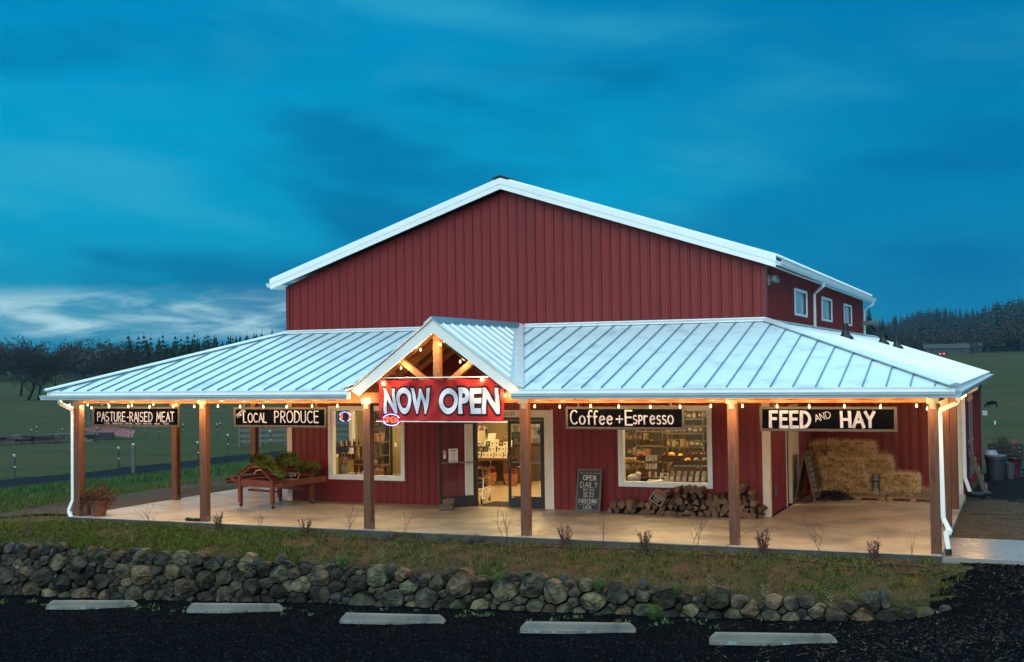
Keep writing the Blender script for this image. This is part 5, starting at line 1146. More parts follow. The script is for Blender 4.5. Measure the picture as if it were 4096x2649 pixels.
def string_light(label, pts, cable_z=None, drop=.11, fixed=None, pw=None):
    """pts are bulb centres; the cable runs over them"""
    r = thing('string_light', label, 'string lights', pts[0], 0, 'string lights along the porch roof'); cab = []
    for i, (x, y, z) in enumerate(pts):
        zc = z + drop; cab.append(Vector((x, y, zc)))
        if i < len(pts) - 1: q = Vector(pts[i + 1]) + Vector((0, 0, drop)); mdl = (Vector((x, y, zc)) + q) / 2; mdl.z += .018; cab.append(mdl)
    m = MB(); m.tube(cab, .0055, 5); m.build('cable', SOCK, r, world=True)
    for x, y, z in pts:
        b = bpy.data.objects.new('bulb', BM_); COL.objects.link(b); b.parent = r; b.location = Vector((x, y, z + .022)) - r.location
        b.scale = (.64,) * 3; s = bpy.data.objects.new('socket', SM_); COL.objects.link(s); s.parent = b
        l = bpy.data.objects.new('bulb_light', BLW if x > 15.9 else BLG if abs(y + 4.5) < .01 else BL); COL.objects.link(l); l.parent = b; l.location = (0, 0, -.03)
zj = lambda: random.uniform(-.012, .012)
string_light('string of warm bulbs along the porch beam left of the gable', [(x + .28 * (17.275 - x) / 22.04, -4.70, 2.545 + zj()) for x in (-2.74, -1.92, -1.37, -.774, -.122, .446, 1.076, 1.655, 2.25, 2.84, 3.47, 4.087)])
string_light('string of warm bulbs following the porch gable', [(4.722, -4.5, 2.66), (5.207, -4.5, 3.004), (5.637, -4.5, 3.322), (6.087, -4.5, 3.68), (6.536, -4.5, 3.78), (6.966, -4.5, 3.428), (7.421, -4.5, 3.07), (7.93, -4.5, 2.748)], drop=.10)
string_light('string of warm bulbs along the porch beam right of the gable', [(x + .28 * (17.275 - x) / 22.04, -4.70, 2.545 + zj()) for x in (8.52, 9.04, 9.67, 10.23, 10.85, 11.42, 12.0, 12.585, 13.21, 13.78, 14.39, 15.0, 15.6)])
string_light('string of warm bulbs along the right side of the porch', [(15.72 if y < 2.4 else 16.02, y, 2.47 + zj()) for y in (-3.6, -2.7, -1.8, -.9, .1, 1.0, 1.9, 2.9, 4.0, 5.1, 6.3, 7.6, 8.9, 10.3, 11.7, 13.1)])
string_light('string of warm bulbs along the left side of the porch', [(-2.80, y, 2.50 + zj()) for y in (-4.0, -3.4, -2.6, -1.8, -.9, .1, 1.1, 2.1)])
string_light('short string of warm bulbs outside the left corner post', [(-3.18, y, 2.55 + zj()) for y in (-4.3, -3.7, -3.0)])

# ================================================================ ON THE PORCH
# OPEN DAILY board leaning on the wall
r = thing('chalkboard', 'tall chalkboard reading OPEN DAILY leaning on the red wall', 'chalkboard', (8.135, -.30, 0)); tl = R(-13.5)
def tilt(o, a=tl): o.rotation_euler = (a, 0, 0); return o
m = MB(); m.box(-.265, .265, -.008, .008, .03, .95); tilt(m.build('board', mat('slate_board', (.024, .034, .042), (.032, .042, .05), rough=.75, ns=4), r)); m = MB()
for a, b, c, d in ((-.30, .30, .93, .985), (-.30, .30, 0, .055), (-.30, -.25, .055, .93), (.25, .30, .055, .93)): m.box(a, b, -.018, .018, c, d)
tilt(m.build('frame', GREYW, r, bevel=.003)); m = MB()
for t, z, h, w, st in (('OPEN', .725, .105, .30, .020), ('DAILY', .555, .125, .40, .013), ('M-F 8-6', .475, .055, .26, .008), ('SAT 10-6', .40, .055, .25, .008), ('SUN 11-5', .33, .052, .25, .008), ('EVERYTHING', .205, .085, .44, .011), ('IS', .155, .035, .05, .007), ('LOCAL', .075, .065, .20, .009)): letters(m, t, -w / 2, z, h, st, y=-.0095, width=w)
m.add([(-.2 + .02 * i, -.0097, .19 - .0012 * (i - 10) ** 2 * .3) for i in range(21)] + [(-.2 + .02 * i, -.0097, .183 - .0012 * (i - 10) ** 2 * .3) for i in range(21)], [(i, i + 1, i + 22, i + 21) for i in range(20)])
for k in range(5): x = -.2 + k * .1; m.add([(x - .04, -.0097, .885), (x + .04, -.0097, .887), (x + .04, -.0097, .881), (x - .04, -.0097, .879)], [(0, 1, 2, 3)]); m.add([(x + .02, -.0098, .90), (x + .045, -.0098, .884), (x + .02, -.0098, .868), (x + .026, -.0098, .884)], [(0, 1, 2, 3)])
tilt(m.build('lettering', CHALKW, r))
# firewood
BARK = mat('log_bark', (.085, .055, .040), (.045, .030, .022), rough=.9, ns=12, stretch=(1, .3, 1), bump=1, bs=30, rnd=.4); SPLIT = mat('split_wood', (.175, .088, .046), (.075, .037, .021), rough=.8, ns=7, stretch=(3, 1, 3), rnd=.6, c3=(.11, .07, .05), ns3=9, lo3=.52, hi3=.6, bump=.4, bs=25)
def log_mesh(seed):
    g = random.Random(seed); L_ = .40; k = g.choice(['w', 'w', 'h', 'q', 'r']); rr = g.uniform(.090, .118)
    if k == 'r': poly = [(rr * .75 * math.cos(a) * g.uniform(.9, 1.1), rr * .75 * math.sin(a) * g.uniform(.9, 1.1)) for a in np.linspace(0, 6.283, 11)[:-1]]; bark = set(range(10))
    else:
        a1 = {'w': 1.25, 'q': 1.65, 'h': 2.9}[k] * g.uniform(.85, 1.15); n = 6; poly = [(g.uniform(-.012, .012), g.uniform(-.012, .012))] + [(rr * 1.15 * math.cos(a1 * i / n) * g.uniform(.94, 1.06), rr * 1.15 * math.sin(a1 * i / n) * g.uniform(.94, 1.06)) for i in range(n + 1)]; bark = set(range(1, n + 1))
    cx = sum(p[0] for p in poly) / len(poly); cy = sum(p[1] for p in poly) / len(poly); poly = [(a - cx, b - cy) for a, b in poly]; n = len(poly); m = MB()
    vs = [(a, 0, b) for a, b in poly] + [(a * g.uniform(.9, 1.05), L_, b * g.uniform(.9, 1.05)) for a, b in poly]; fs = [tuple(range(n)), tuple(range(n, 2 * n))[::-1]] + [(i, n + i, n + (i + 1) % n, (i + 1) % n) for i in range(n)]
    m.add(vs, fs); m.mi = [0, 0] + [1 if i in bark else 0 for i in range(n)]; o = m.build('split_log', [SPLIT, BARK]); me = o.data; bpy.data.objects.remove(o); return me
LM = [log_mesh(s) for s in range(10)]
prof = lambda x: float(np.interp(x, [8.66, 8.76, 9.05, 9.45, 9.55, 9.72, 9.95, 10.0, 10.12, 10.2, 10.35, 10.85, 10.95, 11.3, 11.45, 11.55, 11.72, 11.80, 11.95, 12.02, 12.2], [.13, .25, .27, .20, .22, .50, .50, .36, .34, .54, .58, .56, .50, .55, .52, .60, .80, .66, .50, .30, .26]))
g = random.Random(4); row = 0; z = .072
nlog = 0
while z < .82:
    x = 8.72 + (.07 if row % 2 else 0) + g.uniform(0, .02)
    while x < 12.14:
        if z < prof(x) + .03:
            o = bpy.data.objects.new('split_log', LM[g.randrange(10)]); COL.objects.link(o); o.location = (x, -.47 + g.uniform(-.035, .035) + z * .06, z + g.uniform(-.006, .006)); o.rotation_euler = (g.uniform(-.05, .05), g.uniform(0, 6.28), g.uniform(-.08, .08)); s = g.uniform(.92, 1.14); o.scale = (s, .95, s)
            tag(o, 'split firewood log in the stack against the red wall under the right shop window', 'firewood', 'split firewood logs'); nlog += 1
        x += .158 * g.uniform(.88, 1.14)
    z += .124; row += 1
TWINE = mat('red_twine', (.38, .05, .03), rough=.8)
m = MB()
for cx, w_, zt in ((9.83, .14, .53), (10.3, .15, .60), (10.7, .16, .60), (11.2, .17, .58), (11.65, .14, .85), (9.1, .16, .30), (12.0, .14, .34)): m.tube([(cx + w_ * math.cos(a), -.30, zt - .12 + (.13 + .01 * math.sin(3 * a)) * math.sin(a)) for a in np.linspace(0.1, 3.04, 9)], .006, 5)
tag(m.build('bundle_twine', TWINE), 'red twine tied round the firewood bundles', 'twine')
r = thing('firewood_sign', 'small tilted chalk sign reading FIREWOOD propped on the logs', 'sign', (9.84, -.55, .365)); m = MB(); m.box(-.13, .13, -.008, .004, -.085, .085); a = m.build('board', CHALK, r); m = MB()
for q in ((-.15, .15, .08, .10), (-.15, .15, -.10, -.08), (-.15, -.13, -.08, .08), (.13, .15, -.08, .08)): m.box(q[0], q[1], -.012, .008, q[2], q[3])
b = m.build('frame', mat('raw_pine', (.42, .26, .14), (.34, .2, .1), rough=.7), r); m = MB(); letters(m, 'FIREWOOD', -.105, .025, .034, .006, y=-.0095, width=.21); letters(m, '$5/BUNDLE', -.09, -.022, .024, .004, y=-.0095, width=.18); letters(m, 'INSIDE', -.07, -.06, .02, .004, y=-.0095, width=.13); c = m.build('lettering', CHALKW, r)
for o in (a, b, c): o.rotation_euler = (R(-14), R(33), 0)
# timber offcuts used as a door stop
r = thing('door_stop', 'two rough timber blocks tied with red string propping the open door', 'door stop', (4.90, -.93, 0)); BLK = mat('old_timber', (.15, .115, .085), (.08, .06, .045), rough=.85, ns=9, stretch=(1, 4, 4), bump=.8, bs=26)
m = MB(); m.obox((0, 0, .07), (.34, .14, .14), Matrix.Rotation(R(6), 3, 'Z')); m.build('block', BLK, r, bevel=.012); m = MB(); m.obox((.05, .0, .205), (.27, .13, .14), Matrix.Rotation(R(-8), 3, 'Y')); m.build('block', BLK, r, bevel=.012); m = MB(); m.tube([(.03, -.076, .02), (.04, -.076, .15), (.045, -.07, .285), (.06, .02, .30), (.06, .075, .2)], .006, 5); m.tube([(.02, -.03, .285), (.06, -.02, .32), (.09, -.04, .29)], .006, 5); m.build('string', TWINE, r)
# produce cart
ca = thing('produce_cart', 'red-brown slatted produce cart on castors standing on the left porch', 'cart', (-.384, -1.555, 0), R(-12.8)); CW, CL = 1.12, 1.30
WHL = mat('castor_rubber', (.03, .03, .032), rough=.5)
for u, v in ((0, 0), (CW, 0), (0, CL), (CW, CL)):
    m = MB(); m.box(u - .045, u + .045, v - .045, v + .045, .10, .70); l = m.build('leg', CARTW, ca, bevel=.004)
    m = MB(); m.lathe([(.012, -.022), (.048, -.020), (.05, 0), (.048, .020), (.012, .022)], (u + .02, v, .05), 14, Matrix.Rotation(R(90), 3, 'Y')); m.build('castor', WHL, l); m = MB(); m.box(u - .02, u + .05, v - .03, v + .03, .092, .10); m.box(u - .012, u - .006, v - .02, v + .02, .045, .095); m.box(u + .046, u + .052, v - .02, v + .02, .045, .095); m.build('castor_fork', STEEL, l)
m = MB()
for v in (0, CL): m.box(.045, CW - .045, v - .03, v + .03, .50, .66); m.bar((-.36, v, .66), (.0, v, .58), .04, .07); m.bar((CW, v, .50), (CW + .36, v, .585), .04, .07)
for u in (0, CW): m.box(u - .025, u + .025, .045, CL - .045, .52, .64)
m.box(.045, CW - .045, .2, .26, .36, .41); m.box(.1, CW - .1, CL - .2, CL - .14, .34, .42); m.build('frame', CARTW, ca, bevel=.004)
m = MB()
for v in (-.02, CL * .5, CL + .02): m.bar((.42, v, .99), (-.02, v, .74), .04, .07); m.bar((.70, v, 1.0), (CW + .03, v, .66), .04, .07); m.bar((.40, v, .985), (.72, v, .985), .04, .06)
m.build('rafter', CARTW, ca)
def slat(u0, z0, u1, z1, k, name, w):
    for i in range(k):
        t = (i + .5) / k; m = MB(); m.bar((u0 + (u1 - u0) * t, -.10, z0 + (z1 - z0) * t + .03), (u0 + (u1 - u0) * t, CL + .10, z0 + (z1 - z0) * t + .03), w, .02, up=(-(z1 - z0), 0, (u1 - u0))); m.build(name, CARTW, ca, bevel=.002)
slat(-.05, .74, .40, 1.0, 5, 'slat', .075); slat(.40, 1.015, .72, 1.015, 3, 'slat', .075); slat(.72, 1.0, CW + .05, .66, 5, 'slat', .075)
for s, u0, u1 in ((-1, -.40, -.02), (1, CW + .02, CW + .40)):
    for k in range(3): u = u0 + (u1 - u0) * (k + .5) / 3; m = MB(); m.box(u - .05, u + .05, -.08, CL + .08, .60 if s < 0 else .575, .62 if s < 0 else .595); m.build('shelf_slat', CARTW, ca)
    ue = u0 if s < 0 else u1; m = MB(); m.box(ue - .012, ue + .012, -.1, CL + .1, .55, .69); m.build('lip', CARTW, ca)
m = MB(); m.tube([(.62, -.12, .82), (.70, -.14, .90), (.80, -.13, .93), (.86, -.1, .92)], .012, 6); m.build('hose_end', mat('yellow_hose', (.7, .5, .15)), ca)
WR = mat('fir_sprigs', (.12, .17, .025), (.20, .20, .04), rough=.7, ns=14, isl=.45, spec=.25)
def wreath(seed):
    g = np.random.default_rng(seed); n = 1700; a = g.uniform(0, 6.283, n); ph = g.uniform(0, 6.283, n); rt = .085 * g.uniform(.2, 1, n); Rr = .205; c = np.stack([(Rr + rt * np.cos(ph)) * np.cos(a), (Rr + rt * np.cos(ph)) * np.sin(a), rt * np.sin(ph) + .05], 1)
    D = np.stack([-np.sin(a), np.cos(a), 0 * a], 1) * .055 + np.stack([np.cos(ph) * np.cos(a), np.cos(ph) * np.sin(a), np.abs(np.sin(ph)) + .2], 1) * g.uniform(.02, .065, n)[:, None]; Wv = np.cross(D, g.normal(size=(n, 3))); Wv = Wv / np.linalg.norm(Wv, axis=1)[:, None] * .013
    V, T = tris(c, c + D, Wv); o = np_mesh('wreath', V, T, WR); return o
wr = wreath(1)
cM = Matrix.Translation(ca.location) @ Matrix.Rotation(R(-12.8), 4, 'Z')
WLAB = ['evergreen wreath at the front left of the produce cart', 'evergreen wreath drooping over the front right slats of the cart', 'evergreen wreath on the top slats at the back of the cart', 'evergreen wreath leaning on the right slope beside the chalk sign', 'evergreen wreath hanging at the far right corner of the cart']
for i, (u, v, z, tu, tv) in enumerate([(.62, .12, 1.06, 20, 12), (.98, .20, .86, 40, 10), (.60, 1.0, 1.07, 12, -14), (.98, .80, .90, 40, 0), (1.12, 1.22, .80, 40, 14)]):
    o = wr if i == 0 else wr.copy()
    if i: COL.objects.link(o)
    p = cM @ Vector((u, v, z)); o.location = p; o.rotation_euler = (R(tv), R(tu), R(40 * i)); tag(o, WLAB[i], 'wreath', 'evergreen wreaths on the cart')
r = thing('wreath_sign', 'small chalk sign reading WREATHS lying on the right side of the cart', 'sign', tuple(cM @ Vector((1.22, .52, .735)))); q = (R(-48), 0, R(18)); m = MB(); m.box(-.17, .17, -.006, .006, -.09, .09); a = m.build('board', CHALK, r); m = MB()
for k in ((-.19, .19, .085, .105), (-.19, .19, -.105, -.085), (-.19, -.17, -.085, .085), (.17, .19, -.085, .085)): m.box(k[0], k[1], -.010, .008, k[2], k[3])
b = m.build('frame', MATS['raw_pine'], r); m = MB(); letters(m, 'WREATHS', -.13, .0, .055, .007, y=-.0075, width=.25); letters(m, '$30', -.02, -.06, .035, .005, y=-.0075); c = m.build('lettering', CHALKW, r)
for o in (a, b, c): o.rotation_euler = q

# ================================================================ HAY ALCOVE
HAY = mat('hay_core', (.32, .21, .095), (.14, .085, .038), rough=.95, ns=14, bump=1, bs=40, spec=.1); STR = mat('hay_straw', (.86, .66, .36), (.60, .42, .20), rough=.85, ns=5, isl=.55, rnd=.12, spec=.15)
def bale(seed, w=1.02, d=.46, h=.38, n=3600):
    g = np.random.default_rng(seed); r = thing('hay_bale', 'x', 'hay bale'); bm = bmesh.new(); bmesh.ops.create_cube(bm, size=1); bmesh.ops.scale(bm, vec=(w, d, h), verts=bm.verts); bmesh.ops.subdivide_edges(bm, edges=bm.edges[:], cuts=7, use_grid_fill=True)
    for v in bm.verts: q = Vector(v.co); k = 1 - .10 * (abs(q.x) / (w / 2)) ** 6 * (abs(q.z) / (h / 2)) ** 2; v.co = Vector((q.x, q.y * k, q.z * k)) + Vector(g.normal(size=3) * .012) + Vector((0, 0, h / 2))
    me = bpy.data.meshes.new('core'); bm.to_mesh(me); bm.free(); me.materials.append(HAY); link('core', me, r)
    f = g.integers(0, 5, n); u = g.uniform(-.5, .5, (n, 3)) * np.array([w, d, h]); s = g.choice([-1, 1], n)
    u[f == 0, 1] = -d / 2; u[f == 1, 1] = -d / 2; u[f == 2, 2] = h / 2; u[f == 3, 0] = w / 2 * s[f == 3]; u[f == 4, 1] = d / 2
    P = u + np.array([0, 0, h / 2]); nrm = np.zeros((n, 3)); nrm[f <= 1, 1] = -1; nrm[f == 4, 1] = 1; nrm[f == 2, 2] = 1; nrm[f == 3, 0] = s[f == 3]
    D = g.normal(size=(n, 3)) * np.array([.5, .5, .8]); D += nrm * g.uniform(.15, .7, n)[:, None]; D[:, 2] -= .25; D = D / np.linalg.norm(D, axis=1)[:, None] * g.uniform(.06, .19, n)[:, None]; Wv = np.cross(D, g.normal(size=(n, 3))); Wv = Wv / np.linalg.norm(Wv, axis=1)[:, None] * .0062
    V, T = tris(P - D * .3, P + D, Wv); np_mesh('straw', V, T, STR, r); m = MB()
    for x in (-.22, .22): m.tube([(x * w, -d / 2 - .015, .02), (x * w, -d / 2 - .018, h), (x * w, 0, h + .018), (x * w, d / 2, h + .01)], .004, 4)
    m.build('twine', mat('hay_twine', (.35, .22, .06), rough=.8), r); return r
B = [bale(s) for s in (1, 2, 3)]; used = set()
pz = .145
for i, (x, y, z, rz, s, l) in enumerate([(13.22, 4.62, pz, .02, (1.0, 1, 1), 'hay bale at the bottom of the stack on the left, behind the black tubing'), (13.13, 4.60, pz + .385, -.02, (.98, 1, 1), 'hay bale in the middle layer on the left, lit on top'), (13.32, 4.95, pz + .77, .03, (1.05, 1, 1.02), 'hay bale alone on top of the stack'), (14.0, 4.75, pz, 0.0, (.62, 1, 1), 'hay bale at the bottom behind the HAY price sign'),
                                   (13.95, 4.80, pz + .385, .05, (.66, 1, 1), 'hay bale in the middle layer on the right'), (14.55, 4.72, pz, -.06, (.72, 1, 1.06), 'hay bale on the right end of the pallet'), (12.62, 5.15, pz + .62, .6, (.60, .9, 1.25), 'loose hay bale leaning in the corner behind the A-frame sign'), (12.62, 5.2, .02, .3, (.6, .9, 1.9), 'dark hay bale in the corner below the loose one'), (13.6, 5.2, pz, 0, (1.2, .9, 2.0), 'hay bale at the back against the red wall')]):
    r = B[i % 3]
    if i >= 3: r = dup(r)
    r.location = (x, y, z); r.rotation_euler.z = rz; r.scale = s; r['label'] = l; r['group'] = 'hay bales in the alcove'
PAL = mat('pallet_wood', (.30, .19, .10), (.20, .12, .06), rough=.8, ns=6, stretch=(.8, 5, 5), bump=.3, bs=30)
def pallet(x0, x1, y0, y1, label):
    r = thing('pallet', label, 'pallet', ((x0 + x1) / 2, y0, 0), 0, 'wooden pallets under the hay'); m = MB(); n = 8
    for i in range(n): x = x0 + (x1 - x0) * (i + .5) / n; m.box(x - .05, x + .05, y0, y1, .115, .135)
    m.build('deck', PAL, r, world=True)
    for y in (y0 + .02, (y0 + y1) / 2, y1 - .06): m = MB(); m.box(x0, x1, y, y + .04, .075, .115); m.box(x0, x1, y, y + .04, .0, .02); [m.box(a - .07, a + .07, y, y + .04, .02, .075) for a in (x0 + .07, (x0 + x1) / 2, x1 - .07)]; m.build('stringer', PAL, r, world=True)
pallet(13.0, 14.22, 3.58, 4.6, 'wooden pallet under the left side of the hay stack'); pallet(14.27, 15.45, 3.6, 4.65, 'wooden pallet at the right end strewn with loose straw')
n = 3600; c = np.stack([rng.uniform(12.7, 15.4, n), rng.uniform(3.2, 4.9, n), rng.uniform(.0, .02, n)], 1); k = (c[:, 1] > 3.9) | (rng.uniform(size=n) < .25); c = c[k]; right = c[:, 0] > 14.3; c[:, 2] += np.where(c[:, 1] > 3.65, .14, .0) + np.where(right & (c[:, 1] > 3.7), rng.uniform(0, .16, len(c)), 0); D = rvec(len(c)) * np.array([.1, .1, .03]); V, T = tris(c, c + D, np.cross(D, rvec(len(c))) * .03); stuff(np_mesh('loose_hay', V, T, STR))
# A-frame sign, seen from its edge
r = thing('a_frame_sign', 'brown A-frame chalkboard sign seen edge-on beside the hay', 'sign', (12.52, 3.02, 0)); FRM = mat('a_frame_wood', (.13, .075, .045), (.08, .048, .03), rough=.7, ns=6)
for sx, nm in ((1, 'panel'), (-1, 'panel')):
    tiltm = Matrix.Rotation(R(-11.2 * sx), 3, 'Y'); m = MB()
    def bb(a, b, c, d, e, f, mm=m): mm.obox(tiltm @ Vector(((a + b) / 2, (c + d) / 2, (e + f) / 2)) + Vector((sx * .02 + sx * .225 * 0, 0, 0)), (b - a, d - c, f - e), tiltm)
    off = Vector((0, 0, 1.21))
    vs0 = MB()
    for a, b, c, d, e, f in ((-.02, .02, -.33, -.27, -1.21, 0), (-.02, .02, .27, .33, -1.21, 0), (-.02, .02, -.27, .27, -.07, 0), (-.02, .02, -.27, .27, -1.12, -1.04)): vs0.obox(tiltm @ Vector(((a + b) / 2, (c + d) / 2, (e + f) / 2)) + off, (b - a, d - c, f - e), tiltm)
    p = vs0.build(nm, FRM, r); q = MB(); q.obox(tiltm @ Vector((0, 0, -.55)) + off, (.014, .54, .97), tiltm); q.build('board', mat('olive_board', (.045, .040, .026), rough=.75), p)
    if sx > 0:
        m = MB(); zz = -.12
        for t, h in (('HAY', .10), ('FEED', .07), ('STRAW', .085), ('CHICKEN', .07), ('GOAT', .085), ('PIG', .08), ('OPEN', .06)):
            letters(m, t, -.2, zz - h, h, .012, y=0, width=.38); zz -= h + .05
        m.v = [tuple(tiltm @ Vector((.0085 - y_, x_, z_)) + off) for x_, y_, z_ in m.v]; m.build('lettering', CHALKW, p)
r.rotation_euler.z = R(-3)
m = MB(); g = np.random.default_rng(3)
for k in range(46): rr = g.uniform(.10, .30); c = Vector((g.uniform(-.22, .26), g.uniform(-.1, .1), .06 + g.uniform(0, .14))); a0 = g.uniform(0, 6.28); tx, ty = g.normal(size=2) * .5; m.tube([c + Vector((rr * math.cos(a), rr * .55 * math.sin(a), max(-.05 + -c.z + .06, .35 * rr * math.sin(a + tx) * ty + .02 * math.sin(3 * a)))) for a in np.linspace(a0, a0 + g.uniform(3.5, 6.2), 14)], .0075, 4)
o = tag(m.build('irrigation_tubing', HOSE), 'tangled heap of thin black tubing before the hay', 'tubing'); o.location = (13.05, 3.42, .0)
r = thing('price_sign', 'small upright chalkboard reading HAY with a price leaning on the bales', 'sign', (13.94, 4.38, .137)); q = R(-10); m = MB(); m.box(-.088, .088, -.008, .008, 0, .44); a = m.build('board', mat('brown_board', (.032, .030, .024), rough=.75), r); m = MB()
for t, z, h, w in (('MARION', .395, .028, .10), ('ACRES', .355, .03, .10), ('HAY', .285, .05, .12), ('$8', .18, .055, .07), ('PER BALE', .135, .02, .07), ('ORGANIC', .085, .02, .11), ('NO SPRAY', .05, .02, .12), ('ORCHARD', .018, .02, .12)): letters(m, t, -w / 2, z, h, .006 if h > .03 else .004, y=-.0095, width=w)
m.build('lettering', CHALKW, r).rotation_euler = (q, 0, 0); a.rotation_euler = (q, 0, 0)
r = thing('feed_bag', 'orange and red feed bag lying behind the A-frame sign', 'bag', (12.62, 3.55, 0), R(20)); BAG = mat('bag_orange', (.48, .16, .04), (.40, .12, .03), rough=.5, ns=5); m = MB(); m.sm = True; m.ball((0, 0, .16), .22, 16, 10, (.62, .9, .72)); m.build('sack', BAG, r); m = MB(); m.sm = True; m.ball((.045, -.02, .17), .2, 14, 8, (.55, .75, .6)); m.build('label', mat('bag_red', (.45, .02, .02), (.6, .5, .45), rough=.45, ns=9, lo=.55, hi=.6), r)

# ================================================================ BY THE RIGHT WALL
def place_at(o, x, y): o.location = (x, y, float(hgt(x, y)) + .02)
r = thing('rubbish_bin', 'round grey plastic bin with a white basin on its lid beside the red wall', 'bin'); place_at(r, 16.45, 15.4); GREYP = mat('grey_plastic', (.030, .038, .047), (.024, .031, .04), rough=.5, ns=3)
m = MB(); m.lathe([(.24, 0), (.30, .66), (.325, .67), (.325, .76), (.30, .76), (.29, .70)], n=24); m.build('body', GREYP, r); m = MB(); m.lathe([(.335, .76), (.335, .80), (.30, .815), (.02, .82)], n=24); m.build('lid', mat('pale_lid', (.12, .14, .16)), r); m = MB(); m.lathe([(.23, .822), (.21, .86), (.17, .95), (.02, .955)], (-.14, 0, 0), 20); m.build('basin', mat('white_basin', (.34, .36, .38), rough=.4), r)
r = thing('small_bin', 'small light grey waste bin beside the big round bin', 'bin'); place_at(r, 16.86, 16.6); m = MB(); m.lathe([(.12, 0), (.17, .52), (.18, .53), (.16, .53), (.15, .45)], n=18); m.build('body', mat('pale_grey_plastic', (.06, .066, .07)), r)
r = thing('bucket', 'magenta plastic tub behind the small waste bin', 'bucket'); place_at(r, 17.02, 17.4); m = MB(); m.lathe([(.16, .3), (.21, .62), (.23, .63), (.23, .66), (.2, .66), (.19, .6)], n=18); m.lathe([(.14, 0), (.15, .3)], n=12); m.build('tub', mat('magenta_plastic', (.075, .005, .026), rough=.4), r)
def crate(x, y, z, w, d, h, rz, rx, label, m_):
    r = thing('plastic_crate', label, 'crate', (x, y, z), rz, 'plastic harvest crates by the bins'); r.rotation_euler = (rx, 0, rz); nx = 6; bm_ = MB(); bm_.box(-w / 2, w / 2, -d / 2, d / 2, 0, .02)
    for s in (-1, 1):
        for zz in (0.02, h * .45, h - .05): bm_.box(-w / 2, w / 2, s * d / 2 - .012, s * d / 2 + .012, zz, zz + .045); bm_.box(s * w / 2 - .012, s * w / 2 + .012, -d / 2 + .012, d / 2 - .012, zz, zz + .045)
        for i in range(nx + 1): x_ = -w / 2 + .02 + (w - .04) * i / nx; bm_.box(x_ - .02, x_ + .02, s * d / 2 - .009, s * d / 2 + .009, .02, h - .02)
        for i in range(4): y_ = -d / 2 + .03 + (d - .06) * i / 3; bm_.box(s * w / 2 - .009, s * w / 2 + .009, y_ - .02, y_ + .02, .02, h - .02)
    bm_.build('basket', m_, r); bm_ = MB(); bm_.box(-w / 2 - .02, w / 2 + .02, -d / 2 - .02, -d / 2 + .01, h - .03, h + .01); bm_.box(-w / 2 - .02, w / 2 + .02, d / 2 - .01, d / 2 + .02, h - .03, h + .01); bm_.build('rim', m_, r)
GRNP = mat('green_plastic', (.010, .075, .055), rough=.45); BLKP = mat('black_plastic', (.010, .011, .012), rough=.45); zc = float(hgt(17.0, 18.6)) + .02
crate(17.0, 18.7, zc, 1.0, .6, .34, R(4), 0, 'green plastic crate at the bottom behind the bins', GRNP); crate(16.98, 18.7, zc + .345, 1.0, .6, .34, R(-3), 0, 'green plastic crate stacked in the middle behind the bins', GRNP); crate(16.72, 18.6, zc + .72, 1.10, .62, .36, R(2), R(0), 'black plastic crate on top of the green ones', BLKP)
# pallet and frame leaning on the wall
r = thing('leaning_pallet', 'weathered wooden pallet leaning on the red wall, stood on end', 'pallet', (16.02, 7.2, float(hgt(16.2, 7.2)) + .02)); OLD = mat('old_pallet', (.20, .14, .085), (.13, .09, .055), rough=.85, ns=6, bump=.4, bs=20)
for k, y in enumerate((-.5, 0, .5)): m = MB(); m.bar((.40, y, 0), (-.02, y, 1.15), .09, .04, up=(1, 0, .3)); m.build('stringer', OLD, r)
for t in (.03, .22, .42, .62, .82, .97): m = MB(); m.bar((.40 - .42 * t + .05, -.52, 1.15 * t), (.40 - .42 * t + .05, .52, 1.15 * t), .10, .018, up=(.93, 0, .35)); m.build('deck_board', OLD, r)
r = thing('timber_rack', 'dark blue-grey timber rack leaning on the red wall behind the pallet', 'rack', (15.93, 8.6, float(hgt(16.2, 8.6)) + .02)); BLU = mat('blue_grey_timber', (.055, .075, .095), (.04, .055, .07), rough=.8, ns=5)
for y in (-.45, .45): m = MB(); m.bar((.34, y, 0), (.0, y, 1.2), .06, .05, up=(1, 0, .3)); m.build('rail', BLU, r)
m = MB(); m.bar((.31, -.45, .1), (.31, .45, .1), .06, .05); m.bar((.02, -.45, 1.15), (.02, .45, 1.15), .06, .05); m.build('cross_bar', BLU, r)
m = MB(); m.tube([(15.98, 5.55, .03), (16.1, 5.4, .05), (16.3, 5.5, .03), (16.5, 5.9, .0)], .06, 8); m.lathe([(.11, 0), (.11, .07), (.03, .09)], (16.1, 5.52, .0), 12); tag(m.build('drain_hose', BLKP), 'black drain hose under the corner downspout', 'hose')

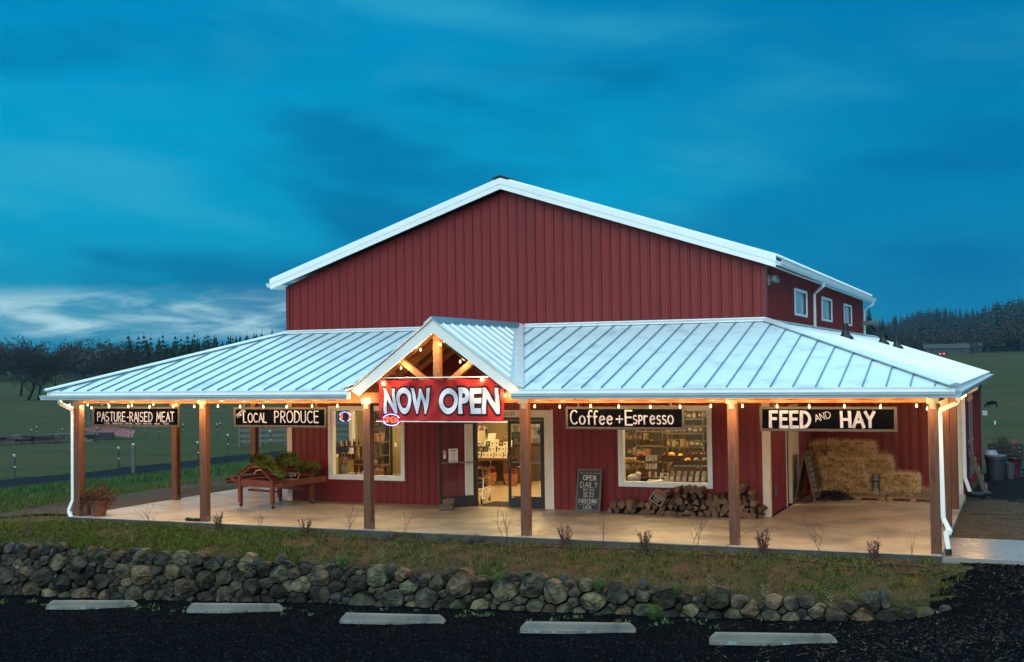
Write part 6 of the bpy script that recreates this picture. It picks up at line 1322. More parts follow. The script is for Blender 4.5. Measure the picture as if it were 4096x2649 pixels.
# ================================================================ FIELD OBJECTS
TP = mat('green_steel_post', (.022, .034, .030), rough=.6); INS = mat('white_insulator', (.72, .78, .80), rough=.4); GWD = mat('grey_fence_wood', (.13, .125, .115), (.09, .088, .08), rough=.85, ns=4, stretch=(4, 4, .5))
def post_meshes():
    m = MB(); m.box(-.028, .028, -.006, .006, -.3, 1.28); m.box(-.006, .006, -.028, .028, -.3, 1.28); a = m.build('post', TP); m = MB(); m.box(-.022, .022, -.03, .03, 1.20, 1.32); m.box(-.10, -.022, -.02, .02, 1.28, 1.318); b = m.build('insulator', INS); m = MB(); m.box(-.03, .055, -.03, .03, .70, .745); c = m.build('insulator', INS); q = a.data, b.data, c.data; [bpy.data.objects.remove(o) for o in (a, b, c)]; return q
PM, IM, IM2 = post_meshes()
def wire_fence(label, pts, wires=(1.29, .72)):
    x0, y0 = pts[0][:2]; r = thing('wire_fence', label, 'fence', (x0, y0, float(hgt(x0, y0))))
    for x, y in pts:
        o = bpy.data.objects.new('post', PM); COL.objects.link(o); o.parent = r; o.location = Vector((x, y, float(hgt(x, y)))) - r.location; o.rotation_euler = (rng.normal() * .02, rng.normal() * .02, rng.uniform(-.4, .4)); [(COL.objects.link(i), setattr(i, 'parent', o)) for i in (bpy.data.objects.new('insulator', IM), bpy.data.objects.new('insulator', IM2))]
    for h in wires: m = MB(); m.tube([(x, y, float(hgt(x, y)) + h) for x, y in pts], .003, 3); m.build('wire', TP, r, world=True)
wire_fence('electric wire fence on thin steel posts along the farm track', [(-38, 9.5), (-32.4, 13.6), (-27.1, 18.0), (-25.6, 23.5), (-24.2, 28.2), (-27.4, 35.3), (-27.3, 39.7), (-24, 45), (-20, 52)])
wire_fence('electric wire fence on thin steel posts across the left field', [(-74, 60.5), (-69.3, 62.3), (-66.5, 63.4), (-63.6, 64.7), (-60.6, 65.9), (-58.1, 67.0), (-53, 69), (-48, 70.5), (-42, 72)])
wire_fence('electric wire fence on thin steel posts farthest back in the left field', [(-80, 74), (-76, 75), (-72, 76), (-68, 77), (-64, 78), (-60, 79), (-55, 80), (-50, 81), (-45, 82)], (1.29,))
x, y = -21.9, 20.2; m = MB(); m.lathe([(.085, -.3), (.085, 1.38), (.07, 1.42)], n=10); r = thing('wooden_post', 'round grey wooden post standing by the farm track', 'post', (x, y, float(hgt(x, y)))); m.build('shaft', GWD, r); m = MB(); m.box(-.05, .05, -.05, .05, 1.42, 1.48); m.build('cap', INS, r)
# split-rail timber pile
g = random.Random(8); pm_ = [None] * 3
for k in range(3): m = MB(); m.obox((0, 0, 0), (2.3 + k * .5, .34, .20), Matrix.Rotation(.02 * k, 3, 'Z')); o = m.build('timber', mat('pile_timber', (.10, .098, .095), (.055, .054, .052), rough=.9, ns=2, rnd=.35)); pm_[k] = o.data; bpy.data.objects.remove(o)
for k in range(60):
    t = (k % 15) / 14; lay = k // 15; x = -77 + 12.5 * t + g.uniform(-.6, .6); y = 57.2 + 6.2 * t + g.uniform(-.5, .5); o = bpy.data.objects.new('timber', pm_[k % 3]); COL.objects.link(o); o.location = (x, y, float(hgt(x, y)) + .1 + lay * .21 + g.uniform(0, .06)); o.rotation_euler = (g.uniform(-.05, .05), g.uniform(-.03, .03), R(26) + g.uniform(-.12, .12)); tag(o, 'weathered grey timber in the long low pile across the left field', 'timber', 'timbers in the left field pile')
# collapsed shed with a red tin roof
x, y = -67.6, 70.8; z = float(hgt(x, y)); r = thing('collapsed_shed', 'fallen shed with a red tin roof sloping to the ground in the left field', 'shed', (x, y, z), R(18)); m = MB(); m.slab([(-2.6, -.8, 1.0), (2.9, -.9, .15), (2.2, 1.6, .75), (-1.6, 1.8, 1.35)], (0, 0, .05))
for k in range(14): t = k / 13; m.bar((-2.6 + 5.5 * t, -.82 - .08 * t, 1.06 - .85 * t), (-1.6 + 3.8 * t, 1.75 - .2 * t, 1.42 - .6 * t), .05, .05)
m.build('roof', mat('faded_red_tin', (.30, .055, .055), (.20, .06, .06), rough=.6, ns=1.2), r); m = MB(); m.box(-4.6, 1.0, -1.0, -.8, 0, .75); m.build('wall', mat('shed_boards', (.03, .032, .033), rough=.9), r)
for a, b in (((-3.2, -.6, 0), (-3.2, -.6, 3.0)), ((-3.3, -.6, 2.6), (-.6, .2, .9)), ((-.9, .3, .9), (-1.4, .8, 2.3)), ((1.0, .6, .6), (-.2, 1.2, 1.9)), ((-2.4, 1.0, 0), (-2.4, 1.0, 2.6))): m = MB(); m.bar(a, b, .12, .12); m.build('prop', GWD, r)
# corral of grey boards
x, y = -32.6, 43.9; r = thing('board_fence', 'grey weathered board corral fence behind the left porch', 'fence', (x, y, float(hgt(x, y)))); cp = [(-32.6, 43.9), (-31.2, 44.4), (-29.6, 45.1), (-27.0, 46.4), (-24.2, 47.8), (-21.5, 49.3), (-18, 51)]
for x, y in cp: m = MB(); m.box(x - .09, x + .09, y - .09, y + .09, float(hgt(x, y)) - .2, float(hgt(x, y)) + 1.75); m.build('post', GWD, r, world=True)
for a, b in zip(cp, cp[1:]):
    for h in (.35, .72, 1.1, 1.5): m = MB(); m.bar((a[0], a[1] - .1, float(hgt(*a)) + h), (b[0], b[1] - .1, float(hgt(*b)) + h + rng.normal() * .03), .05, .19); m.build('board', GWD, r, world=True)
r = thing('warning_sign', 'small yellow warning sign on the corral fence', 'sign', (-27.9, 45.7, float(hgt(-27.9, 45.7)) + 1.05), R(25)); m = MB(); m.box(-.19, .19, -.16, -.15, -.15, .15); m.build('plate', mat('yellow_plate', (.62, .52, .02), rough=.5), r); m = MB(); m.box(-.12, .12, -.163, -.161, .03, .07); m.box(-.14, .14, -.163, -.161, -.03, .0); m.box(-.09, .09, -.163, -.161, -.09, -.06); m.build('print', BLACKM, r)
# grazing cow, trough, post, flag
x, y = 11.63, 240.4; cw = thing('cow', 'black cow grazing head down in the right-hand field', 'cow', (x, y, float(hgt(x, y)) + .02), R(8)); FUR = mat('black_hide', (.003, .003, .0035), (.005, .005, .005), rough=.8, ns=6, spec=.05)
Vc = [(0, 0, 1.02), (.55, 0, 1.06), (.85, 0, 1.10), (-.5, 0, 1.02), (-.85, 0, .98), (-1.15, 0, .68), (-1.38, 0, .36), (-1.55, 0, .14), (.86, .2, .75), (.92, .21, .42), (.86, .21, .06), (.86, -.2, .75), (.96, -.21, .42), (.9, -.21, .06), (-.62, .2, .62), (-.60, .2, .34), (-.60, .2, .06), (-.66, -.2, .62), (-.72, -.2, .34), (-.76, -.2, .06), (1.02, 0, 1.08), (1.10, 0, .7), (1.10, 0, .42), (-1.30, .17, .56), (-1.30, -.17, .56)]
Ec = [(0, 1), (1, 2), (0, 3), (3, 4), (4, 5), (5, 6), (6, 7), (2, 8), (8, 9), (9, 10), (2, 11), (11, 12), (12, 13), (3, 14), (14, 15), (15, 16), (3, 17), (17, 18), (18, 19), (2, 20), (20, 21), (21, 22), (6, 23), (6, 24)]
rc = [.40, .37, .31, .38, .29, .19, .16, .09, .15, .075, .06, .15, .075, .06, .13, .075, .06, .13, .075, .06, .05, .025, .05, .05, .05]; skin('body', Vc, Ec, rc, FUR, cw, 1)
x, y = 10.9, 188.5; r = thing('water_trough', 'pale stock water trough in the right-hand field', 'trough', (x, y, float(hgt(x, y)))); m = MB(); m.box(-1.1, 1.1, -.4, .4, .0, .08); m.box(-1.1, 1.1, -.4, -.34, .08, .75); m.box(-1.1, 1.1, .34, .4, .08, .75); m.box(-1.1, -1.04, -.34, .34, .08, .75); m.box(1.04, 1.1, -.34, .34, .08, .75); m.build('tank', mat('pale_tank', (.34, .36, .36), rough=.5), r)
x, y = 14.85, 99.6; r = thing('fence_post', 'single green steel fence post with a white top in the right-hand field', 'post', (x, y, float(hgt(x, y)))); m = MB(); m.box(-.035, .035, -.03, .03, -.3, 2.0); m.build('post', TP, r); m = MB(); m.box(-.045, .045, -.04, .04, 1.68, 2.05); m.build('cap', INS, r)
x, y = 16.6, 60; r = thing('marker_flag', 'tiny red marker flag on a wire stake in the right-hand field', 'flag', (x, y, float(hgt(x, y)))); m = MB(); m.tube([(0, 0, 0), (0, 0, .75)], .008, 5); m.build('stake', STEEL, r); m = MB(); m.box(0, .18, -.004, .004, .5, .75); m.build('flag', MATS['redp'], r)
bs_ = tuft(31, 1.5, .75, 520, mat('dusk_bush', (.030, .040, .020), rough=.9, isl=.3), 'bush', 'bush', .02); place(bs_, 16.5, 27, 1, 'small dark bush behind the crates at the barn corner')

# ================================================================ INSIDE THE SHOP
LAMP = emis('lamp_panel', (1.0, .70, .30), 66.0)
for i, (x, y) in enumerate([(1.6, 1.6), (4.6, 1.7), (7.6, 1.5), (10.0, 1.5), (1.8, 5.8), (4.2, 4.6), (7.4, 5.4), (10, 4.6), (3.4, 8.0), (8, 8.2)]):
    r = thing('ceiling_lamp', 'flat white ceiling lamp panel glowing inside the shop', 'ceiling lamp', (x, y, 2.96), 0, 'ceiling lamps in the shop'); m = MB(); m.box(-.62, .62, -.17, .17, 0, .035); m.build('housing', WHITE, r); m = MB(); m.box(-.6, .6, -.15, .15, -.012, -.001); m.build('diffuser', LAMP, r)
TW = mat('table_wood', (.16, .062, .026), (.10, .038, .016), rough=.5, ns=5, stretch=(.6, 5, 5)); TDW = mat('dark_table', (.06, .028, .014), (.04, .018, .010), rough=.5, ns=5); CHR = mat('chrome_wire', (.62, .60, .55), rough=.22, metal=1.0)
BASK = mat('woven_straw', (.42, .24, .09), (.26, .13, .045), rough=.8, ns=30, stretch=(1, 1, 3), bump=.6, bs=60); BASKR = mat('woven_red', (.32, .06, .035), (.45, .25, .08), rough=.8, ns=22, stretch=(.4, .4, 4), bump=.6, bs=60, lo=.48, hi=.52)
CARD = mat('card_white', (.70, .66, .55), (.60, .56, .46), rough=.8); CRD = mat('card_dark', (.055, .075, .10), rough=.8); CBOX = mat('cardboard', (.30, .18, .085), (.24, .14, .065), rough=.8); JAR = mat('jar_dark', (.05, .022, .010), (.10, .05, .02), rough=.15, ns=3, rnd=.5); CER = mat('cream_ceramic', (.55, .50, .42), rough=.4); GRNL = mat('house_plant', (.03, .055, .015), (.05, .075, .02), rough=.6, isl=.4)
def table(name, label, x0, x1, y0, y1, h, m_, leg=.06, th=.05, cat='table', shelf=None):
    r = thing(name, label, cat, ((x0 + x1) / 2, (y0 + y1) / 2, 0)); m = MB(); m.box(x0, x1, y0, y1, h - th, h); m.build('top', m_, r, world=True)
    for x in (x0 + leg, x1 - leg):
        for y in (y0 + leg, y1 - leg): m = MB(); m.box(x - leg / 2, x + leg / 2, y - leg / 2, y + leg / 2, .002, h - th); m.build('leg', m_, r, world=True)
    for z in shelf or (): m = MB(); m.box(x0 + leg * .4, x1 - leg * .4, y0 + leg * .4, y1 - leg * .4, z - .03, z); m.build('shelf', m_, r, world=True)
    return r
def wire_shelf(label, x0, x1, y0, y1, zs, top):
    r = thing('wire_shelf', label, 'shelf', ((x0 + x1) / 2, (y0 + y1) / 2, 0), 0, 'wire shelving in the shop')
    for x in (x0, x1):
        for y in (y0, y1): m = MB(); m.tube([(x, y, .002), (x, y, top)], .014, 6); m.build('upright', CHR, r, world=True)
    for z in zs:
        m = MB(); m.box(x0, x1, y0 - .006, y0 + .006, z - .03, z); m.box(x0, x1, y1 - .006, y1 + .006, z - .03, z); m.box(x0 - .006, x0 + .006, y0, y1, z - .03, z); m.box(x1 - .006, x1 + .006, y0, y1, z - .03, z)
        for k in range(8): y = y0 + (y1 - y0) * (k + .5) / 8; m.box(x0, x1, y - .004, y + .004, z - .006, z)
        m.build('wire_rack', CHR, r, world=True)
def basket(x, y, z, rx, h, label, m_, rim=None, handle=True, group='woven baskets'):
    r = thing('basket', label, 'basket', (x, y, z), 0, group); m = MB(); m.lathe([(rx * .72, 0), (rx * .95, h * .45), (rx, h), (rx * .93, h), (rx * .85, h * .4), (rx * .6, .02)], n=18); m.build('body', m_, r); m = MB(); m.tube([(rx * math.cos(a), rx * math.sin(a), h) for a in np.linspace(0, 6.283, 17)[:-1]], .012, 6, closed=True); m.build('rim', rim or m_, r)
    if handle:
        for yy in (-rx * .6, rx * .6): m = MB(); m.tube([(rx * .6 * math.cos(a), yy, h + rx * .9 * math.sin(a)) for a in np.linspace(0, 3.1416, 12)], .012, 6); m.build('handle', rim or m_, r)
    return r
PANEL = mat('display_panel', (.10, .065, .04), rough=.7)
def ledge(x0, x1, y0, y1, h, label):
    r = thing('display_ledge', label, 'display ledge', ((x0 + x1) / 2, y0, 0)); m = MB(); m.box(x0, x1, y0 + .02, y1 - .02, .002, h - .04); m.build('panel', PANEL, r, world=True); m = MB(); m.box(x0 - .01, x1 + .01, y0, y1, h - .04, h); m.build('top', TDW, r, world=True)
ledge(1.24, 3.27, .2, .62, .60, 'low dark display ledge behind the left shop window'); ledge(8.6, 10.9, .2, .62, .62, 'low dark display ledge behind the right shop window')
# --- left window
r = thing('flower_bucket', 'galvanised bucket of dried pink flowers in the left shop window', 'bucket', (1.37, .40, .602)); m = MB(); m.lathe([(.085, 0), (.115, .30), (.12, .305), (.105, .305), (.1, .25)], n=18); m.build('bucket', STEEL, r); g = np.random.default_rng(2); n = 420; c = rvec(n) * g.uniform(.4, 1, n)[:, None] * np.array([.15, .15, .14]) + np.array([0, 0, .40]); D = rvec(n) * .035; V, T = tris(c, c + D, np.cross(D, rvec(n)) * .45); np_mesh('dried_flowers', V, T, mat('dry_flower', (.34, .21, .14), (.24, .14, .09), rough=.9, isl=.4), r)
for i, (x, rr, l) in enumerate([(1.62, .10, 'wide stoneware bowl next to the flower bucket'), (1.83, .075, 'round grey bowl in the middle of the left window ledge'), (1.98, .07, 'cream bowl with a domed lid by the porch post')]):
    r = thing('bowl', l, 'bowl', (x, .36, .602)); m = MB(); m.lathe([(rr * .55, 0), (rr, .075), (rr * 1.02, .09), (rr * .9, .085), (rr * .5, .02)], n=18); m.build('body', CER if i != 1 else mat('grey_ceramic', (.22, .21, .2), rough=.4), r)
    if i == 2: m = MB(); m.sm = True; m.ball((0, 0, .10), rr * .85, 12, 7, (1, 1, .8)); m.build('lid', CER, r)
    else: m = MB(); m.lathe([(rr * .85, .07), (rr * .3, .1), (.001, .105)], n=14); m.build('contents', mat('pink_soap', (.40, .22, .18)), r)
for x in (2.86, 2.98, 3.10):
    r = thing('mug', 'cream ceramic mug in the row at the right of the left window ledge', 'mug', (x, .34, .602), 0, 'mugs in the window'); m = MB(); m.lathe([(.038, 0), (.045, .095), (.047, .10), (.04, .10), (.035, .02)], n=16); m.build('body', CER, r); m = MB(); m.tube([(-.042 - .028 * math.sin(a), 0, .05 + .03 * math.cos(a)) for a in np.linspace(0.1, 3.0, 9)], .006, 5); m.build('handle', CER, r)
basket(2.36, .4, .602, .13, .17, 'small basket of pink rolls on the left window ledge', BASK, handle=False); r = thing('soap_pile', 'heap of pink wrapped rolls in the small window basket', 'soaps', (2.36, .4, .70)); m = MB(); g = random.Random(3)
for k in range(16): m.obox((g.uniform(-.08, .08), g.uniform(-.08, .08), g.uniform(0, .1)), (.05, .035, .03), Euler((g.uniform(0, 3), g.uniform(0, 3), 0)).to_matrix())
m.build('rolls', MATS['pink_soap'], r)
table('side_table', 'two-tier brown table in the left shop window', .72, 1.30, 1.15, 1.6, 1.31, TW, .06, .04, shelf=(.98,)); g = random.Random(11)
for k in range(9):
    x = .80 + .052 * k; h = g.uniform(.09, .2); r = thing('bottle', 'small bottle in the row on the two-tier brown table', 'bottle', (x, 1.24 + .1 * (k % 3), 1.312), 0, 'bottles on the brown table'); m = MB(); m.lathe([(.022, 0), (.022, h * .62), (.009, h * .75), (.009, h)], n=10); m.build('body', CER if k % 3 == 0 else JAR, r); m = MB(); m.lathe([(.011, h), (.011, h + .018)], n=8); m.build('cap', BLACKM, r)
for k in range(5): r = thing('jar', 'dark jar on the lower shelf of the brown table', 'jar', (.82 + .1 * k, 1.3, .982), 0, 'jars on the brown table'); m = MB(); m.lathe([(.038, 0), (.04, .09), (.03, .1)], n=12); m.build('body', JAR, r); m = MB(); m.lathe([(.034, .1), (.034, .12)], n=12); m.build('lid', BLACKM, r)
table('low_table', 'low brown table between the left window ledge and the wire shelf', 1.3, 2.1, 1.0, 1.5, .84, TW, .06, .05)
for k, (x, w, h, c) in enumerate([(1.40, .16, .10, JAR), (1.62, .12, .13, BASK), (1.80, .14, .09, CER), (1.98, .10, .15, JAR)]): r = thing('gift_box', ['dark gift box on the low brown table', 'straw coloured gift box on the low brown table', 'pale gift box on the low brown table', 'tall dark gift box at the right end of the low brown table'][k], 'box', (x, 1.2, .842)); m = MB(); m.box(-w / 2, w / 2, -w / 2, w / 2, 0, h * .75); m.build('box', c, r); m = MB(); m.box(-w / 2 - .006, w / 2 + .006, -w / 2 - .006, w / 2 + .006, h * .75, h); m.build('lid', c, r)
wire_shelf('chrome wire shelf behind the post in the left shop window', 1.06, 1.50, 2.1, 2.6, (.55, 1.0, 1.355), 1.75); r = thing('hat_box', 'dark brown round box on top of the wire shelf', 'box', (1.30, 2.35, 1.62)); m = MB(); m.lathe([(.2, 0), (.2, .14), (.21, .14), (.21, .2), (.01, .21)], n=20); m.build('body', TDW, r); m = MB(); m.lathe([(.16, -.26), (.18, -.02), (.01, -.005)], n=16); m.build('stand', BASK, r)
r = thing('hanging_plant', 'trailing green plant hanging in the left shop window', 'plant', (2.03, .9, 2.15)); m = MB(); m.lathe([(.07, 0), (.10, .12), (.09, .12), (.06, .03)], n=14); m.build('pot', CER, r); m = MB(); m.tube([(0, 0, .12), (0, 0, .85)], .004, 4); m.build('cord', BLACKM, r); n = 260; a = rng.uniform(0, 6.28, n); c = np.stack([np.cos(a) * rng.uniform(.05, .24, n), np.sin(a) * rng.uniform(.05, .2, n), .12 - rng.gamma(1.4, .14, n)], 1); D = rvec(n) * .06; V, T = tris(c, c + D, np.cross(D, rvec(n)) * .5); np_mesh('leaves', V, T, GRNL, r)
# --- through the door
m = MB(); m.box(5.24, 6.16, .2, 1.05, .002, .014); tag(m.build('door_mat', mat('black_mat', (.018, .015, .012), rough=.95, ns=30)), 'black mat on the floor inside the open door', 'door mat')
table('display_table', 'dark wooden table of greeting cards inside the door', 2.70, 3.92, 5.0, 5.9, .74, TW, .10, .06); g = random.Random(6); cl = ['white greeting card in the display on the table inside the door', 'dark greeting card in the display on the table inside the door']
for k in range(24):
    row = k // 8; x = 2.86 + .135 * (k % 8) + g.uniform(-.02, .02); y = 5.10 + row * .18; z = .745 + row * .15; dk = g.random() < .22; w, h = g.uniform(.10, .14), g.uniform(.13, .18); r = thing('greeting_card', cl[dk], 'card', (x, y, z), g.uniform(-.2, .2), 'greeting cards, dark' if dk else 'greeting cards, white'); m = MB(); m.slab([(-w / 2, 0, 0), (w / 2, 0, 0), (w / 2, .05, h), (-w / 2, .05, h)], (0, .006, 0)); m.build('card', CRD if dk else CARD, r); m = MB(); q = g.uniform(.02, .035); m.slab([(-q, .012, h * .35), (q, .012, h * .35), (q, .025, h * .7), (-q, .025, h * .7)], (0, -.006, 0)); m.build('motif', mat('card_motif_%d' % (k % 3), [(.55, .36, .05), (.18, .22, .1), (.35, .28, .18)][k % 3]), r)
r = thing('card_riser', 'stepped stand under the greeting cards', 'stand', (3.3, 5.2, .742)); m = MB(); m.box(-.58, .58, .06, .22, 0, .14); m.box(-.58, .58, .24, .45, 0, .29); m.build('steps', TDW, r)
basket(3.50, 4.72, .002, .20, .34, 'large striped woven basket on the floor before the card table', BASKR, mat('red_handle', (.35, .05, .03))); basket(4.05, 4.95, .002, .19, .30, 'woven basket beside the table leg, nearest the right door leaf', BASKR, MATS['red_handle']); basket(3.02, 5.3, .002, .2, .33, 'woven basket in shade under the card table', BASKR, MATS['red_handle'])
basket(3.42, 6.2, 1.112, .13, .16, 'small striped basket on the shop counter', BASK)
table('stool', 'orange wooden bench under the card table', 2.7, 3.2, 5.5, 5.8, .42, mat('orange_wood', (.36, .14, .035), rough=.5), .06, .05, 'stool')
r = thing('shop_counter', 'long brown shop counter at the back of the store', 'counter', (3.4, 6.4, 0)); m = MB(); m.box(1.4, 4.0, 6.0, 6.5, .002, 1.06); m.box(4.0, 5.6, 6.3, 6.8, .002, 1.06); m.build('front', PANEL, r, world=True); m = MB(); m.box(1.36, 4.02, 5.96, 6.54, 1.06, 1.11); m.box(4.02, 5.64, 6.26, 6.84, 1.06, 1.11); m.build('top', TW, r, world=True)
r = thing('espresso_machine', 'chrome espresso machine on the counter behind the right door leaf', 'coffee machine', (4.5, 6.55, 1.112)); m = MB(); m.box(-.36, .36, -.18, .2, 0, .10); m.box(-.36, .36, .02, .2, .10, .36); m.box(-.36, .36, -.2, .2, .36, .46); m.build('body', CHR, r, bevel=.01); m = MB(); [m.lathe([(.03, .22), (.035, .36)], (x, -.1, 0), 10) for x in (-.18, .18)]; m.build('group_head', BLACKM, r); m = MB(); [m.lathe([(.02, .46), (.028, .53)], (-.28 + .08 * k, .0, 0), 8) for k in range(8)]; m.build('cups', CER, r)
r = thing('coffee_grinder', 'dark coffee grinder on the counter beside the till', 'coffee grinder', (3.62, 6.4, 1.112)); m = MB(); m.box(-.09, .09, -.12, .12, 0, .30); m.build('body', BLACKM, r, bevel=.01); m = MB(); m.lathe([(.05, .30), (.10, .48), (.10, .50), (.02, .51)], n=12); m.build('hopper', mat('smoky_plastic', (.16, .13, .10), rough=.1), r)
r = thing('till', 'pale sloping till on the counter before the shopkeeper', 'till', (2.95, 6.15, 1.112)); m = MB(); m.slab([(-.16, -.12, 0), (.16, -.12, 0), (.16, -.12, .06), (-.16, -.12, .06)], (0, .25, .02)); m.build('base', CARD, r); m = MB(); m.slab([(-.12, -.04, .09), (.12, -.04, .09), (.12, .05, .26), (-.12, .05, .26)], (0, .02, 0)); m.build('screen', CARD, r)
for k, (x, y, w, h) in enumerate([(3.05, 8.9, .5, .32), (3.08, 8.9, .44, .3), (3.5, 9.1, .42, .28)]):
    r = thing('cardboard_box', ['cardboard box at the bottom of the stack by the back wall', 'cardboard box on top of the stack by the back wall', 'single cardboard box on the floor right of the stack'][k], 'box', (x, y, .002 if k != 1 else .324)); m = MB(); m.box(-w / 2, w / 2, -.2, .2, 0, h); m.build('carton', CBOX, r); m = MB(); m.box(-.03, .03, -.202, -.2005, h * .1, h); m.box(-.03, .03, -.2, .2, h + .0005, h + .002); m.build('tape', BASK, r)
r = thing('pedestal', 'wooden pedestal crate with a white tray on the shop floor', 'pedestal', (4.12, 5.65, .002)); m = MB(); m.box(-.19, .19, -.17, .17, 0, .40); m.build('crate', TW, r); m = MB(); m.lathe([(.10, .401), (.15, .47), (.14, .47), (.09, .41)], n=14); m.build('tray', CARD, r)
r = thing('potted_herb', 'small potted herb on the counter', 'plant', (3.75, 6.08, 1.112)); m = MB(); m.lathe([(.05, 0), (.07, .1), (.06, .1)], n=12); m.build('pot', STEEL, r); n = 120; c = rvec(n) * np.array([.09, .09, .08]) + np.array([0, 0, .17]); D = rvec(n) * .03; V, T = tris(c, c + D, np.cross(D, rvec(n)) * .5); np_mesh('leaves', V, T, GRNL, r)
# shopping trolley
r = thing('shopping_trolley', 'small chrome shopping trolley with black hand baskets just inside the door', 'trolley', (4.93, .80, 0), R(8)); m = MB()
for sx in (-.20, .20): m.tube([(sx, -.40, .09), (sx, .32, .12), (sx, .38, .40), (sx, .30, .70), (sx, .44, .98)], .013, 7); m.tube([(sx, -.34, .10), (sx, -.24, .62), (sx, -.30, .86), (sx, .34, .78)], .011, 7); m.tube([(sx, -.26, .52), (sx, .35, .58)], .011, 7); m.tube([(sx, -.30, .30), (sx, .37, .36)], .010, 7)
for y, z in ((-.40, .09), (.32, .12), (-.26, .52), (.35, .58), (-.30, .86), (.34, .78), (-.3, .3)): m.tube([(-.20, y, z), (.20, y, z)], .010, 6)
m.build('frame', CHR, r); m = MB(); m.tube([(-.21, .44, .98), (.21, .44, .98)], .017, 8); m.build('handle', BLACKM, r)
for sx in (-.19, .19):
    for y in (-.38, .32): m = MB(); m.lathe([(.012, -.014), (.058, -.013), (.058, .013), (.012, .014)], (sx, y, .06), 14, Matrix.Rotation(R(90), 3, 'Y')); m.build('wheel', WHL, r)
for k, z in enumerate((.32, .60)):
    b = thing('hand_basket', ['black plastic hand basket on the lower rack of the trolley', 'black plastic hand basket on the upper rack of the trolley'][k], 'basket', (4.93, .80, z + .06), R(8)); m = MB(); m.slab([(-.17, -.24, 0), (.17, -.24, 0), (.17, .24, 0), (-.17, .24, 0)], (0, 0, .01))
    for q in ([(-.17, -.24), (.17, -.24)], [(.17, -.24), (.17, .24)], [(.17, .24), (-.17, .24)], [(-.17, .24), (-.17, -.24)]):
        for zz in (.02, .08, .14): m.bar((*q[0], zz), (*q[1], zz), .008, .035)
    m.build('body', BLKP, b); m = MB(); m.tube([(-.15, 0, .15), (-.13, 0, .26), (.13, 0, .26), (.15, 0, .15)], .008, 5); m.build('handle', BLKP, b)
# shopkeeper behind the counter
SKIN = mat('skin', (.42, .22, .14), (.38, .19, .12), rough=.55, ns=5); SHIRT = mat('plaid_shirt', (.085, .06, .055), (.16, .13, .11), rough=.8, ns=16, lo=.48, hi=.52); APR = mat('apron_cloth', (.62, .55, .40), (.56, .49, .36), rough=.85, ns=4); JEAN = mat('dark_jeans', (.03, .035, .05), rough=.8); HAIR = mat('brown_hair', (.045, .025, .013), rough=.7, ns=20)
pr = thing('person', 'person in a plaid shirt and cream apron standing behind the shop counter', 'person', (2.33, 6.85, 0), R(18))
Vp = [(0, 0, .93), (0, 0, 1.12), (0, -.01, 1.32), (0, 0, 1.47), (0, -.01, 1.55), (0, -.025, 1.63), (0, -.03, 1.70), (.19, .0, 1.43), (.25, -.04, 1.16), (.15, -.27, 1.10), (-.19, 0, 1.43), (-.25, -.04, 1.16), (-.12, -.27, 1.11), (.10, 0, .88), (.11, -.01, .50), (.11, .02, .08), (.12, -.12, .035), (-.10, 0, .88), (-.11, -.01, .50), (-.11, .02, .08), (-.12, -.12, .035), (.09, -.33, 1.10), (-.06, -.33, 1.11)]
Ep = [(0, 1), (1, 2), (2, 3), (3, 4), (4, 5), (5, 6), (3, 7), (7, 8), (8, 9), (3, 10), (10, 11), (11, 12), (0, 13), (13, 14), (14, 15), (15, 16), (0, 17), (17, 18), (18, 19), (19, 20), (9, 21), (12, 22)]
Rp = [(.15, .11), (.14, .10), (.16, .11), (.11, .08), .052, (.075, .09), (.07, .085), .062, .048, .036, .062, .048, .036, .085, .06, .045, .04, .085, .06, .045, .04, (.04, .022), (.04, .022)]
bd = skin('body', Vp, Ep, Rp, SHIRT, pr, 2)
bd.data.materials.append(SKIN); bd.data.materials.append(JEAN)
for p in bd.data.polygons:
    c = p.center
    if c.z > 1.525 or (c.y < -.22 and .98 < c.z < 1.25): p.material_index = 1
    elif c.z < .93: p.material_index = 2
for sx, hx in ((1, .09), (-1, -.06)):
    for k, (ox, L_) in enumerate(((-.030, .068), (-.010, .078), (.010, .074), (.028, .06))):
        m = MB(); m.sm = True; x = hx + ox; m.tube([(x, -.345, 1.105), (x - sx * .004, -.345 - L_ * .5, 1.10), (x - sx * .008, -.345 - L_ * .85, 1.082), (x - sx * .01, -.345 - L_, 1.062)], [.0095, .009, .008, .006], 7); m.build('finger', SKIN, pr)
    m = MB(); m.sm = True; m.tube([(hx - sx * .035, -.30, 1.105), (hx - sx * .062, -.335, 1.10), (hx - sx * .070, -.372, 1.09)], [.012, .0105, .008], 7); m.build('thumb', SKIN, pr)
m = MB(); m.sm = True; m.ball((0, -.02, 1.675), .115, 14, 10, (.78, .92, 1.0)); hd = [q for q in range(len(m.f)) if sum(m.v[i][2] for i in m.f[q]) / len(m.f[q]) > 1.685 or sum(m.v[i][1] for i in m.f[q]) / len(m.f[q]) > .03]; m.f = [m.f[q] for q in hd]; m.mi = [0] * len(hd); m.smooth = [True] * len(hd); m.v = [(a * 1.05, b * 1.05 , c + .006) for a, b, c in m.v]; m.build('hair', HAIR, pr)
m = MB(); m.sm = True; m.tube([(0, -.112, 1.665), (0, -.132, 1.637), (0, -.118, 1.628)], [.009, .014, .008], 7); m.build('nose', SKIN, pr)
for sx in (-1, 1): m = MB(); m.sm = True; m.ball((sx * .031, -.108, 1.668), .012, 9, 6); e = m.build('eye', WHITE, pr); m = MB(); m.ball((sx * .031, -.118, 1.668), .006, 8, 5); m.build('pupil', BLACKM, e); m = MB(); m.sm = True; m.ball((sx * .082, -.015, 1.655), .028, 8, 6, (.35, .7, 1)); m.build('ear', SKIN, pr)
